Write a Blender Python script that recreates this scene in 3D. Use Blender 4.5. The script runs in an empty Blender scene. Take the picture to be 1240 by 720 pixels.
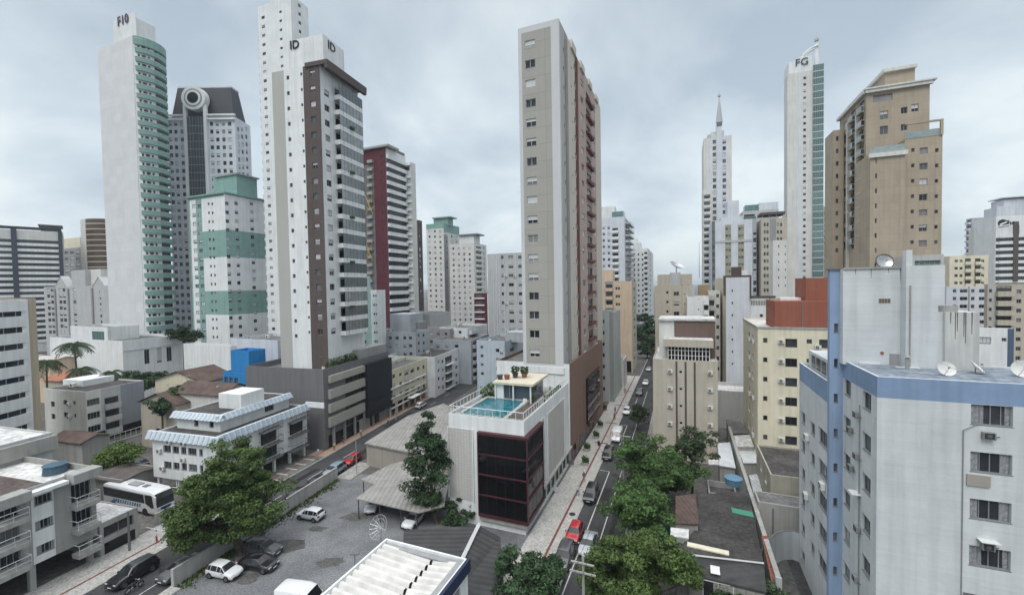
import bpy, math, random
import numpy as np
from mathutils import Matrix, Vector
random.seed(7)
SC = bpy.context.scene
COL = SC.collection
# ------------------------------------------------------------------ camera (wide lens on an eleventh-floor balcony)
H = 32.0; F = 511.48; PT = .02869454; RL = -.01747887; GA = .38289853; GB = .27556227
_f = np.array([0, math.cos(PT), -math.sin(PT)]); _r0 = np.array([1., 0, 0]); _u0 = np.cross(_r0, _f)
_r = _r0*math.cos(RL)+_u0*math.sin(RL); _u = -_r0*math.sin(RL)+_u0*math.cos(RL)
CAM = np.array([0., 0., H])
cd = bpy.data.cameras.new('camera'); cam = bpy.data.objects.new('camera', cd); COL.objects.link(cam)
cam.matrix_world = Matrix(((_r[0], _u[0], -_f[0], 0), (_r[1], _u[1], -_f[1], 0), (_r[2], _u[2], -_f[2], H), (0, 0, 0, 1)))
cd.sensor_fit = 'HORIZONTAL'; cd.sensor_width = 36; cd.lens = 36*F/1240; cd.clip_start = .1; cd.clip_end = 6000
SC.camera = cam
SC.view_settings.view_transform = 'Standard'; SC.view_settings.look = 'None'
SC.view_settings.exposure = EXPOSURE = 0.2; SC.view_settings.gamma = 1
try: SC.view_settings.use_curve_mapping = False
except Exception: pass
# ------------------------------------------------------------------ sky and sun (overcast)
SUN_EL = math.radians(52); SUN_AZ = math.radians(205)      # azimuth clockwise from +Y: behind the camera, a little left
w = bpy.data.worlds.new('World'); SC.world = w; w.use_nodes = True
nt = w.node_tree; nt.nodes.clear(); N = nt.nodes.new; LK = nt.links.new
out = N('ShaderNodeOutputWorld'); bg = N('ShaderNodeBackground'); bg.inputs[1].default_value = .12
sky = N('ShaderNodeTexSky'); sky.sky_type = 'NISHITA'; sky.sun_disc = False; sky.sun_elevation = SUN_EL; sky.sun_rotation = SUN_AZ
sky.air_density = 1; sky.dust_density = 2
tc = N('ShaderNodeTexCoord'); sep = N('ShaderNodeSeparateXYZ'); LK(tc.outputs['Generated'], sep.inputs[0])
def ramp(nt, stops, mode='LINEAR'):
    r = nt.nodes.new('ShaderNodeValToRGB'); r.color_ramp.interpolation = mode
    e = r.color_ramp.elements
    while len(e) < len(stops): e.new(.5)
    for k, (p, c) in enumerate(stops):
        e[k].position = p; e[k].color = tuple(c)+(1,) if len(c) == 3 else c
    return r
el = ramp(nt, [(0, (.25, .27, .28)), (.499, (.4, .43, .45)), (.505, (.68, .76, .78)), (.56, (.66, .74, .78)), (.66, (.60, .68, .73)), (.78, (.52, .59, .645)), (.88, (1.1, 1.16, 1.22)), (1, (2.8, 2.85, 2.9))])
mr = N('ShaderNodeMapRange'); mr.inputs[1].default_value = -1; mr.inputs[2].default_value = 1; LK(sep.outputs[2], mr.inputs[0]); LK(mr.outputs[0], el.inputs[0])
# cloud deck: direction projected on a flat layer so clouds flatten towards the horizon
mz = N('ShaderNodeMath'); mz.operation = 'MAXIMUM'; mz.inputs[1].default_value = 0; LK(sep.outputs[2], mz.inputs[0])
az = N('ShaderNodeMath'); az.operation = 'ADD'; az.inputs[1].default_value = .42; LK(mz.outputs[0], az.inputs[0])
dx = N('ShaderNodeMath'); dx.operation = 'DIVIDE'; LK(sep.outputs[0], dx.inputs[0]); LK(az.outputs[0], dx.inputs[1])
dy = N('ShaderNodeMath'); dy.operation = 'DIVIDE'; LK(sep.outputs[1], dy.inputs[0]); LK(az.outputs[0], dy.inputs[1])
cb = N('ShaderNodeCombineXYZ'); LK(dx.outputs[0], cb.inputs[0]); LK(dy.outputs[0], cb.inputs[1])
n1 = N('ShaderNodeTexNoise'); n1.inputs['Scale'].default_value = 1.7; n1.inputs['Detail'].default_value = 7; n1.inputs['Roughness'].default_value = .52; n1.inputs['Distortion'].default_value = .25
LK(cb.outputs[0], n1.inputs['Vector'])
cr = ramp(nt, [(.36, (.72, .76, .81)), (.5, (.97, .98, 1.0)), (.60, (1.20, 1.17, 1.13))]); LK(n1.outputs[0], cr.inputs[0])
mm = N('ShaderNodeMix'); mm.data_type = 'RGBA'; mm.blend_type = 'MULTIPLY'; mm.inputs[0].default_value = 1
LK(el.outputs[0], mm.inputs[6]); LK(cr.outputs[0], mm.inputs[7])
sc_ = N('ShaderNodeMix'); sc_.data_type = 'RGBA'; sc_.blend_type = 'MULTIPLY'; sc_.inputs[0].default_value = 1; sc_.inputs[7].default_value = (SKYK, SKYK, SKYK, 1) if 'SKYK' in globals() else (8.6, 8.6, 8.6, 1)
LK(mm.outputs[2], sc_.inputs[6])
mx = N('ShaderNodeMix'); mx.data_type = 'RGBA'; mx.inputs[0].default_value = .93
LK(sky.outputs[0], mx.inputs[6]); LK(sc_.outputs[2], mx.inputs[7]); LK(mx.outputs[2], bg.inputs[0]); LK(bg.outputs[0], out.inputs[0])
sd = bpy.data.lights.new('sun', 'SUN'); sd.energy = 1.5; sd.angle = math.radians(28); sd.color = (1, .97, .93)
so = bpy.data.objects.new('sun', sd); COL.objects.link(so)
_sv = Vector((math.sin(SUN_AZ)*math.cos(SUN_EL), math.cos(SUN_AZ)*math.cos(SUN_EL), math.sin(SUN_EL)))
so.rotation_euler = _sv.to_track_quat('Z', 'Y').to_euler(); so.location = (0, 0, 150)

# ------------------------------------------------------------------ measuring helpers: where a line of sight meets a real plane
def ray(px, py): return _f*F+_r*(px-620)-_u*(py-360)
def gnd(px, py, z=0.):
    d = ray(px, py); return CAM+d*((z-H)/d[2])
def at(px, py, D):
    d = ray(px, py); return CAM+d*(D/d[1])
def axes(g): return np.array([math.cos(g), -math.sin(g), 0]), np.array([math.sin(g), math.cos(g), 0])
def solve_t(P, d, px):      # distance along d from P at which the point is seen at column px
    q = P-CAM; k = (px-620)/F
    a = q@_r-k*(q@_f); b = d@_r-k*(d@_f)
    return -a/b
def gw(across, along, g=GA, z=0.):
    ex, ey = axes(g); P = ex*across+ey*along; return np.array([P[0], P[1], z])

# ------------------------------------------------------------------ materials
MATS = {}
def _new(name):
    m = bpy.data.materials.new(name); m.use_nodes = True; n = m.node_tree
    return m, n, n.nodes['Principled BSDF']
def _mixc(n, blend, fac, a, b):
    m = n.nodes.new('ShaderNodeMix'); m.data_type = 'RGBA'; m.blend_type = blend
    for s, v in ((0, fac), (6, a), (7, b)):
        if hasattr(v, 'is_linked') or hasattr(v, 'links'): n.links.new(v, m.inputs[s])
        elif isinstance(v, (int, float)): m.inputs[s].default_value = v
        else: m.inputs[s].default_value = tuple(v)+(1,)
    return m.outputs[2]
def wallm(name, c, rough=.85, dirt=.35, streak=.35, grout=None, bump=.15):
    """painted render with blotches, rain streaks and, if asked, a tile grout grid"""
    if name in MATS: return MATS[name]
    dirt *= .5; streak *= .42
    m, n, b = _new(name); L = n.links.new
    t = n.nodes.new('ShaderNodeTexCoord')
    no = n.nodes.new('ShaderNodeTexNoise'); no.inputs['Scale'].default_value = .22; no.inputs['Detail'].default_value = 8; no.inputs['Roughness'].default_value = .65
    L(t.outputs['Object'], no.inputs['Vector'])
    r1 = ramp(n, [(.3, (1-dirt,)*3), (.62, (1, 1, 1))]); L(no.outputs[0], r1.inputs[0])
    mp = n.nodes.new('ShaderNodeMapping'); mp.inputs['Scale'].default_value = (1.7, 1.7, .09); L(t.outputs['Object'], mp.inputs[0])
    n2 = n.nodes.new('ShaderNodeTexNoise'); n2.inputs['Scale'].default_value = 1.0; n2.inputs['Detail'].default_value = 6; L(mp.outputs[0], n2.inputs['Vector'])
    r2 = ramp(n, [(.34, (1-streak, 1-streak, 1-streak*1.05)), (.55, (1, 1, 1))]); L(n2.outputs[0], r2.inputs[0])
    c1 = _mixc(n, 'MULTIPLY', .8, c, r1.outputs[0]); c2 = _mixc(n, 'MULTIPLY', .8, c1, r2.outputs[0])
    if grout:
        gx, gz, gc = grout
        s = n.nodes.new('ShaderNodeSeparateXYZ'); L(t.outputs['Object'], s.inputs[0])
        ad = n.nodes.new('ShaderNodeMath'); ad.operation = 'ADD'; L(s.outputs[0], ad.inputs[0]); L(s.outputs[1], ad.inputs[1])
        cc = n.nodes.new('ShaderNodeCombineXYZ'); L(ad.outputs[0], cc.inputs[0]); L(s.outputs[2], cc.inputs[1])
        br = n.nodes.new('ShaderNodeTexBrick'); br.offset = 0; br.inputs['Scale'].default_value = 1
        br.inputs['Brick Width'].default_value = gx; br.inputs['Row Height'].default_value = gz; br.inputs['Mortar Size'].default_value = .04
        br.inputs['Color1'].default_value = (1, 1, 1, 1); br.inputs['Color2'].default_value = (.93, .93, .93, 1); br.inputs['Mortar'].default_value = (gc, gc, gc, 1)
        L(cc.outputs[0], br.inputs['Vector']); c2 = _mixc(n, 'MULTIPLY', 1., c2, br.outputs[0])
    L(c2, b.inputs['Base Color']); b.inputs['Roughness'].default_value = rough
    if 'Specular IOR Level' in b.inputs: b.inputs['Specular IOR Level'].default_value = .25
    if bump:
        n3 = n.nodes.new('ShaderNodeTexNoise'); n3.inputs['Scale'].default_value = 2.5; n3.inputs['Detail'].default_value = 4; L(t.outputs['Object'], n3.inputs['Vector'])
        bp = n.nodes.new('ShaderNodeBump'); bp.inputs['Strength'].default_value = bump; bp.inputs['Distance'].default_value = .05
        L(n3.outputs[0], bp.inputs['Height']); L(bp.outputs[0], b.inputs['Normal'])
    MATS[name] = m; return m
def plain(name, c, rough=.5, metal=0., var=.1, scale=1.5, spec=.4, coat=0):
    if name in MATS: return MATS[name]
    m, n, b = _new(name); L = n.links.new
    t = n.nodes.new('ShaderNodeTexCoord'); no = n.nodes.new('ShaderNodeTexNoise'); no.inputs['Scale'].default_value = scale; no.inputs['Detail'].default_value = 5
    L(t.outputs['Object'], no.inputs['Vector']); r = ramp(n, [(.3, (1-var,)*3), (.7, (1+var*.3,)*3)]); L(no.outputs[0], r.inputs[0])
    L(_mixc(n, 'MULTIPLY', 1., c, r.outputs[0]), b.inputs['Base Color'])
    b.inputs['Roughness'].default_value = rough; b.inputs['Metallic'].default_value = metal
    if 'Specular IOR Level' in b.inputs: b.inputs['Specular IOR Level'].default_value = spec
    if coat and 'Coat Weight' in b.inputs: b.inputs['Coat Weight'].default_value = coat
    MATS[name] = m; return m
def glassm(name, c, c2, rough=.12, spec=.35, stripes=False):
    """opaque dark glass; tone wanders from pane to pane (rooms, blinds behind it)"""
    if name in MATS: return MATS[name]
    m, n, b = _new(name); L = n.links.new
    oi = n.nodes.new('ShaderNodeObjectInfo'); t = n.nodes.new('ShaderNodeTexCoord')
    no = n.nodes.new('ShaderNodeTexNoise'); no.inputs['Scale'].default_value = 1.1; no.noise_dimensions = '4D'; L(t.outputs['Object'], no.inputs['Vector']); L(oi.outputs['Random'], no.inputs['W'])
    mu = n.nodes.new('ShaderNodeMath'); mu.operation = 'MULTIPLY'; L(oi.outputs['Random'], mu.inputs[0]); L(no.outputs[0], mu.inputs[1])
    f = ramp(n, [(.05, (0, 0, 0)), (.6, (1, 1, 1))]); L(mu.outputs[0], f.inputs[0])
    col = _mixc(n, 'MIX', f.outputs[0], c, c2)
    if stripes:
        wv = n.nodes.new('ShaderNodeTexWave'); wv.inputs['Scale'].default_value = 2.2; wv.inputs['Distortion'].default_value = 2.; L(t.outputs['Object'], wv.inputs['Vector'])
        rr = ramp(n, [(0, (.6, .6, .6)), (1, (1.1, 1.1, 1.1))]); L(wv.outputs[0], rr.inputs[0]); col = _mixc(n, 'MULTIPLY', 1., col, rr.outputs[0])
    L(col, b.inputs['Base Color']); b.inputs['Roughness'].default_value = rough
    if 'Specular IOR Level' in b.inputs: b.inputs['Specular IOR Level'].default_value = spec
    MATS[name] = m; return m
def groundm(name, c, c2, scale=.15, fine=6., rough=.9, bump=.3, dist=.04, spots=0.):
    if name in MATS: return MATS[name]
    m, n, b = _new(name); L = n.links.new
    t = n.nodes.new('ShaderNodeTexCoord')
    a = n.nodes.new('ShaderNodeTexNoise'); a.inputs['Scale'].default_value = scale; a.inputs['Detail'].default_value = 10; a.inputs['Roughness'].default_value = .7; L(t.outputs['Object'], a.inputs['Vector'])
    r = ramp(n, [(.35, c), (.65, c2)]); L(a.outputs[0], r.inputs[0])
    d = n.nodes.new('ShaderNodeTexNoise'); d.inputs['Scale'].default_value = fine; d.inputs['Detail'].default_value = 3; L(t.outputs['Object'], d.inputs['Vector'])
    r2 = ramp(n, [(.35, (.72, .72, .72)), (.65, (1.18, 1.18, 1.18))]); L(d.outputs[0], r2.inputs[0])
    L(_mixc(n, 'MULTIPLY', 1., r.outputs[0], r2.outputs[0]), b.inputs['Base Color']); b.inputs['Roughness'].default_value = rough
    if 'Specular IOR Level' in b.inputs: b.inputs['Specular IOR Level'].default_value = .2
    bp = n.nodes.new('ShaderNodeBump'); bp.inputs['Strength'].default_value = bump; bp.inputs['Distance'].default_value = dist; L(d.outputs[0], bp.inputs['Height']); L(bp.outputs[0], b.inputs['Normal'])
    MATS[name] = m; return m
def corrm(name, c, c2, axis=0, pitch=.5, rough=.8, metal=0):
    """corrugated or ribbed roofing, ribs along the other axis"""
    if name in MATS: return MATS[name]
    m, n, b = _new(name); L = n.links.new
    t = n.nodes.new('ShaderNodeTexCoord'); s = n.nodes.new('ShaderNodeSeparateXYZ'); L(t.outputs['Object'], s.inputs[0])
    mu = n.nodes.new('ShaderNodeMath'); mu.operation = 'MULTIPLY'; mu.inputs[1].default_value = 2*math.pi/pitch; L(s.outputs[axis], mu.inputs[0])
    si = n.nodes.new('ShaderNodeMath'); si.operation = 'SINE'; L(mu.outputs[0], si.inputs[0])
    a = n.nodes.new('ShaderNodeTexNoise'); a.inputs['Scale'].default_value = .5; a.inputs['Detail'].default_value = 9; a.inputs['Roughness'].default_value = .7; L(t.outputs['Object'], a.inputs['Vector'])
    r = ramp(n, [(.32, c), (.66, c2)]); L(a.outputs[0], r.inputs[0])
    rs = ramp(n, [(0, (.8, .8, .8)), (.5, (1, 1, 1))]); L(si.outputs[0], rs.inputs[0])
    L(_mixc(n, 'MULTIPLY', .6, r.outputs[0], rs.outputs[0]), b.inputs['Base Color']); b.inputs['Roughness'].default_value = rough; b.inputs['Metallic'].default_value = metal
    bp = n.nodes.new('ShaderNodeBump'); bp.inputs['Strength'].default_value = .8; bp.inputs['Distance'].default_value = .06; L(si.outputs[0], bp.inputs['Height']); L(bp.outputs[0], b.inputs['Normal'])
    MATS[name] = m; return m
WHITE = wallm('white_render', (.72, .74, .74)); OFFW = wallm('off_white_render', (.62, .62, .59)); GREYW = wallm('pale_grey_render', (.46, .47, .47))
LAV = wallm('cool_white_render', (.60, .63, .68)); CREAM = wallm('cream_render', (.68, .63, .49)); BEIGE = wallm('beige_render', (.47, .43, .36)); DGREY = wallm('dark_grey_render', (.16, .16, .165), dirt=.3)
MGREY = wallm('mid_grey_render', (.30, .30, .30)); TAN = wallm('tan_tile', (.41, .35, .27), grout=(1.5, 1.5, .85)); TEAL = wallm('sea_green_tile', (.235, .38, .345), grout=(1.2, 1.0, .85))
CONC = wallm('weathered_concrete', (.36, .355, .335), dirt=.5, streak=.5); STONE = wallm('grey_beige_panel', (.36, .35, .32), dirt=.12, streak=.1, grout=(5, 3.0, .75))
BROWN = wallm('dark_brown_tile', (.105, .085, .08)); CRIM = wallm('crimson_tile', (.105, .032, .042)); BLUEP = wallm('blue_paint', (.225, .315, .46), dirt=.55, streak=.3); BLUEC = wallm('pale_blue_paint', (.27, .365, .52), dirt=.35, streak=.5); TERRA = wallm('terracotta_paint', (.28, .10, .068))
PEACH = wallm('peach_render', (.60, .47, .35)); BLGREY = wallm('blue_grey_render', (.40, .43, .46)); PALEBL = wallm('icy_blue_render', (.50, .57, .64))
COPPER = wallm('copper_panel', (.235, .15, .115), dirt=.15, streak=.15, grout=(.6, 30, .8)); BLACKP = wallm('black_panel', (.018, .02, .026), rough=.4, grout=(.5, 40, .6)); SKYBL = wallm('bright_blue_paint', (.03, .22, .50))
ROOFG = groundm('grey_roof_screed', (.10, .10, .10), (.20, .20, .19), .35, 3.); ROOFD = groundm('dark_roof_membrane', (.045, .043, .042), (.11, .10, .095), .4, 3.); ROOFW = groundm('white_roof_coating', (.42, .42, .41), (.68, .68, .66), .3, 2.)
ROOFB = groundm('slate_blue_roof', (.17, .20, .24), (.24, .27, .31), .5, 2.)
G_DARK = glassm('dark_window_glass', (.012, .014, .018), (.06, .065, .07)); G_MID = glassm('grey_window_glass', (.05, .06, .065), (.16, .17, .18)); G_CURT = glassm('curtained_window_glass', (.22, .22, .21), (.45, .45, .44), stripes=True)
G_TEAL = glassm('green_glass', (.05, .11, .105), (.14, .24, .23), rough=.08, spec=.6); G_REFL = glassm('painted_sky_glass', (.10, .12, .125), (.30, .34, .35), rough=.08, spec=.6); G_PALE = glassm('pale_terrace_glass', (.20, .25, .25), (.32, .37, .37), rough=.1); G_BLUE = glassm('blue_grey_glass', (.06, .075, .09), (.14, .16, .19), rough=.08, spec=.6)  # G_REFL: reflected sky is put into its pale base colour
G_BLK = glassm('smoked_black_glass', (.004, .004, .005), (.014, .015, .018), rough=.05, spec=.3)
FRW = plain('white_aluminium', (.62, .63, .63), .45); FRD = plain('dark_aluminium', (.05, .05, .055), .4); FRG = plain('grey_aluminium', (.28, .29, .30), .45, .3)
ACW = plain('appliance_white', (.60, .60, .57), .5); ACD = plain('fan_grille_grey', (.10, .10, .10), .6); METAL = plain('galvanised_metal', (.45, .46, .47), .4, .7)

# ------------------------------------------------------------------ mesh builder
SRC = {}
class MB:
    def __init__(s): s.v = []; s.f = []; s.m = []; s.mats = []; s.smooth = False
    def mi(s, mat):
        if mat not in s.mats: s.mats.append(mat)
        return s.mats.index(mat)
    def poly(s, pts, mat):
        n = len(s.v); s.v.extend([tuple(map(float, p)) for p in pts]); s.f.append(tuple(range(n, n+len(pts)))); s.m.append(s.mi(mat))
    def box(s, x0, x1, y0, y1, z0, z1, mat, top=None, M=None):
        p = [(x0, y0, z0), (x1, y0, z0), (x1, y1, z0), (x0, y1, z0), (x0, y0, z1), (x1, y0, z1), (x1, y1, z1), (x0, y1, z1)]
        if M is not None: p = [tuple(M@Vector(q)) for q in p]
        n = len(s.v); s.v += p; i = s.mi(mat); j = s.mi(top) if top else i
        for q, k in (((0, 3, 2, 1), i), ((4, 5, 6, 7), j), ((0, 1, 5, 4), i), ((1, 2, 6, 5), i), ((2, 3, 7, 6), i), ((3, 0, 4, 7), i)):
            s.f.append(tuple(n+a for a in q)); s.m.append(k)
        return s
    def prism(s, poly, z0, z1, mat, top=None):
        n = len(s.v); k = len(poly); s.v += [(float(x), float(y), z0) for x, y in poly]+[(float(x), float(y), z1) for x, y in poly]
        i = s.mi(mat); j = s.mi(top) if top else i
        for a in range(k): s.f.append((n+a, n+(a+1) % k, n+k+(a+1) % k, n+k+a)); s.m.append(i)
        s.f.append(tuple(n+k+a for a in range(k))); s.m.append(j); s.f.append(tuple(n+a for a in reversed(range(k)))); s.m.append(i)
        return s
    def tube(s, p0, p1, r0, r1, mat, k=8, cap=True):
        p0 = Vector(p0); p1 = Vector(p1); d = (p1-p0)
        if d.length < 1e-6: return s
        q = d.to_track_quat('Z', 'Y'); n = len(s.v)
        for p, r in ((p0, r0), (p1, r1)):
            for a in range(k): s.v.append(tuple(p+q@Vector((r*math.cos(2*math.pi*a/k), r*math.sin(2*math.pi*a/k), 0))))
        i = s.mi(mat)
        for a in range(k): s.f.append((n+a, n+(a+1) % k, n+k+(a+1) % k, n+k+a)); s.m.append(i)
        if cap: s.f.append(tuple(n+k+a for a in range(k))); s.m.append(i); s.f.append(tuple(n+a for a in reversed(range(k)))); s.m.append(i)
        return s
    def dish(s, c, r, depth, mat, k=16, rings=4, q=None):
        n = len(s.v); c = Vector(c); q = q or Vector((0, -1, .6)).to_track_quat('Z', 'Y'); i = s.mi(mat)
        s.v.append(tuple(c))
        for j in range(1, rings+1):
            rr = r*j/rings
            for a in range(k): s.v.append(tuple(c+q@Vector((rr*math.cos(2*math.pi*a/k), rr*math.sin(2*math.pi*a/k), depth*(j/rings)**2))))
        for a in range(k): s.f.append((n, n+1+a, n+1+(a+1) % k)); s.m.append(i)
        for j in range(rings-1):
            for a in range(k):
                b = n+1+j*k; s.f.append((b+a, b+k+a, b+k+(a+1) % k, b+(a+1) % k)); s.m.append(i)
        return s
    def add(s, o, M):
        n = len(s.v); s.v += [tuple(M@Vector(p)) for p in o.v]
        for f, k in zip(o.f, o.m): s.f.append(tuple(n+a for a in f)); s.m.append(s.mi(o.mats[k]))
        return s
    def mesh(s, name):
        me = bpy.data.meshes.new(name); me.from_pydata(s.v, [], s.f)
        for m in s.mats: me.materials.append(m)
        me.polygons.foreach_set('material_index', s.m)
        if s.smooth: me.polygons.foreach_set('use_smooth', [True]*len(s.f))
        me.update(); SRC[me.name] = s; return me
def link(name, me, parent=None, M=None, W=None):
    """link a mesh (or an Empty); M is relative to the parent"""
    o = bpy.data.objects.new(name, me); COL.objects.link(o)
    if parent is not None: o.parent = parent
    if M is not None: o.matrix_basis = M
    return o
def tag(o, label, cat, group=None):
    o['label'] = label; o['category'] = cat
    if group: o['group'] = group
    return o
def struct(name, mb, kind='structure', W=None):
    o = link(name, mb.mesh(name)); o['kind'] = kind; return o
def thing(name, label, cat, loc, rz=0., group=None):
    o = link(name, None, None, Matrix.Translation(Vector(loc))@Matrix.Rotation(rz, 4, 'Z')); o.empty_display_size = .5
    return tag(o, label, cat, group)
def text_mesh(txt, size, mat, ext=.08, bold=.02):
    cu = bpy.data.curves.new('lettering', 'FONT'); cu.body = txt; cu.size = size; cu.extrude = ext; cu.offset = bold; cu.align_x = 'CENTER'; cu.align_y = 'CENTER'; cu.resolution_u = 3
    o = bpy.data.objects.new('lettering', cu); COL.objects.link(o); dg = bpy.context.evaluated_depsgraph_get()
    me = bpy.data.meshes.new_from_object(o.evaluated_get(dg)); bpy.data.objects.remove(o); bpy.data.curves.remove(cu)
    me.materials.clear(); me.materials.append(mat); return me

# ------------------------------------------------------------------ windows and other repeated facade pieces
WC = {}
def win_parts(w, h, n=2, frame=FRW, glass=G_DARK, sill=True, detail=False, transom=False, shut=0):
    key = (shut, round(w, 1), round(h, 1), n, frame.name, glass.name, sill, detail, transom)
    if key in WC: return WC[key]
    w, h = round(w, 1), round(h, 1); w = max(w, .3); h = max(h, .3)
    fr = MB(); t = min(.06, w*.08)
    fr.box(-w/2, w/2, -.05, .02, h/2-t, h/2, frame); fr.box(-w/2, w/2, -.05, .02, -h/2, -h/2+t, frame)
    fr.box(-w/2, -w/2+t, -.045, .018, -h/2+t, h/2-t, frame); fr.box(w/2-t, w/2, -.045, .018, -h/2+t, h/2-t, frame)
    for k in range(1, n):
        x = -w/2+w*k/n; fr.box(x-t*.45, x+t*.45, -.04, .016, -h/2+t, h/2-t, frame)
    if transom: fr.box(-w/2+t, w/2-t, -.038, .014, h*.18, h*.18+t*.8, frame)
    if sill: fr.box(-w/2-.06, w/2+.06, -.20, -.052, -h/2-.05, -h/2+.02, frame)
    g = MB(); g.poly([(-w/2+t*.5, .008, -h/2+t*.5), (w/2-t*.5, .008, -h/2+t*.5), (w/2-t*.5, .008, h/2-t*.5), (-w/2+t*.5, .008, h/2-t*.5)], glass)
    if shut:
        s_ = t+(h-2*t)*shut; fr.box(-w/2+t*.8, w/2-t*.8, -.025, -.004, h/2-s_, h/2-t, FRW)
        for k in range(1, int((s_-t)/.12)): fr.box(-w/2+t*.8, w/2-t*.8, -.03, -.0255, h/2-t-k*.12, h/2-t-k*.12+.025, FRG)
    if detail: r = (fr.mesh('window'), g.mesh('pane'))
    else:
        fr.add(g, Matrix.Identity(4)); r = (fr.mesh('window'), None)
    WC[key] = r; return r
ACM = None; CUR = {}
def curtain_mesh(w, h):
    k = (round(w, 1), round(h, 1), random.randrange(3))
    if k not in CUR:
        CUR[k] = []; m = plain('pale_curtain', (.30, .31, .32), .9, var=.45, scale=6); fl, fr_ = ((.22, .24), (.34, .15), (.14, .08))[k[2]]
        for x0, x1 in ((-w/2+.07, -w/2+w*fl), (w/2-w*fr_, w/2-.07)):
            n = max(4, int((x1-x0)/.07)); q = MB()
            for i in range(n): a, b = x0+(x1-x0)*i/n, x0+(x1-x0)*(i+1)/n; q.poly([(a, (.004, -.012)[i % 2], -h/2+.07), (b, (-.012, .004)[i % 2], -h/2+.07), (b, (-.012, .004)[i % 2], h/2-.07), (a, (.004, -.012)[i % 2], h/2-.07)], m)
            CUR[k].append(q.mesh('curtain'))
    return CUR[k]
def ac_mesh():
    global ACM
    if ACM is None:
        b = MB(); b.box(-.42, .42, -.36, -.03, -.3, .3, ACW); b.tube((-.1, -.362, 0), (-.1, -.40, 0), .24, .24, ACD, 14); b.tube((-.1, -.402, 0), (-.1, -.41, 0), .07, .07, ACW, 8)
        b.box(-.35, -.3, -.36, 0, -.36, -.3, ACD); b.box(.3, .35, -.36, 0, -.36, -.3, ACD); ACM = b.mesh('air_conditioner')
    return ACM
ACN = []
def ac_dark():
    if not ACN:
        b = MB(); b.box(-.40, .40, -.42, -.10, -.28, .28, plain('grimy_condenser', (.22, .22, .215), .6)); b.box(-.34, .30, -.435, -.421, -.24, .24, plain('dark_condenser', (.03, .032, .035), .7)); b.tube((-.02, -.436, 0), (-.02, -.45, 0), .17, .17, ACD, 12); b.box(-.38, -.33, -.42, -.001, -.34, -.281, FRG); b.box(.33, .38, -.42, -.001, -.34, -.281, FRG); b.tube((.42, -.2, -.1), (.8, -.03, -.1), .03, .03, ACD, 5); ACN.append(b.mesh('air_conditioner'))
    return ACN[0]
RB_ = {}
def roof_bit(k):
    if k not in RB_:
        q = MB(); m = plain('roof_vent_metal', (.30, .30, .29), .6)
        if k == 'vent': q.tube((0, 0, 0), (0, 0, 1.0), .14, .14, m, 8); q.tube((0, 0, 1.0), (0, 0, 1.2), .25, .1, m, 8)
        elif k == 'unit': q.box(-.6, .6, -.4, .4, .15, .95, ACW); q.tube((0, -.401, .55), (0, -.43, .55), .3, .3, ACD, 12); q.box(-.5, -.4, -.4, .4, 0, .15, ACD); q.box(.4, .5, -.4, .4, 0, .15, ACD)
        else:
            q.tube((0, 0, 0), (0, 0, 3.2), .04, .03, m, 5); q.tube((-.7, 0, 3), (.7, 0, 3), .02, .02, m, 4)
            for x in (-.6, -.3, 0, .3, .6): q.tube((x, -.35, 3), (x, .35, 3), .012, .012, m, 4)
        RB_[k] = q.mesh({'vent': 'roof_vent', 'unit': 'roof_unit', 'antenna': 'antenna'}[k])
    return RB_[k]
REG = {}     # root object -> part name -> placements
ROOTS = []
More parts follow.
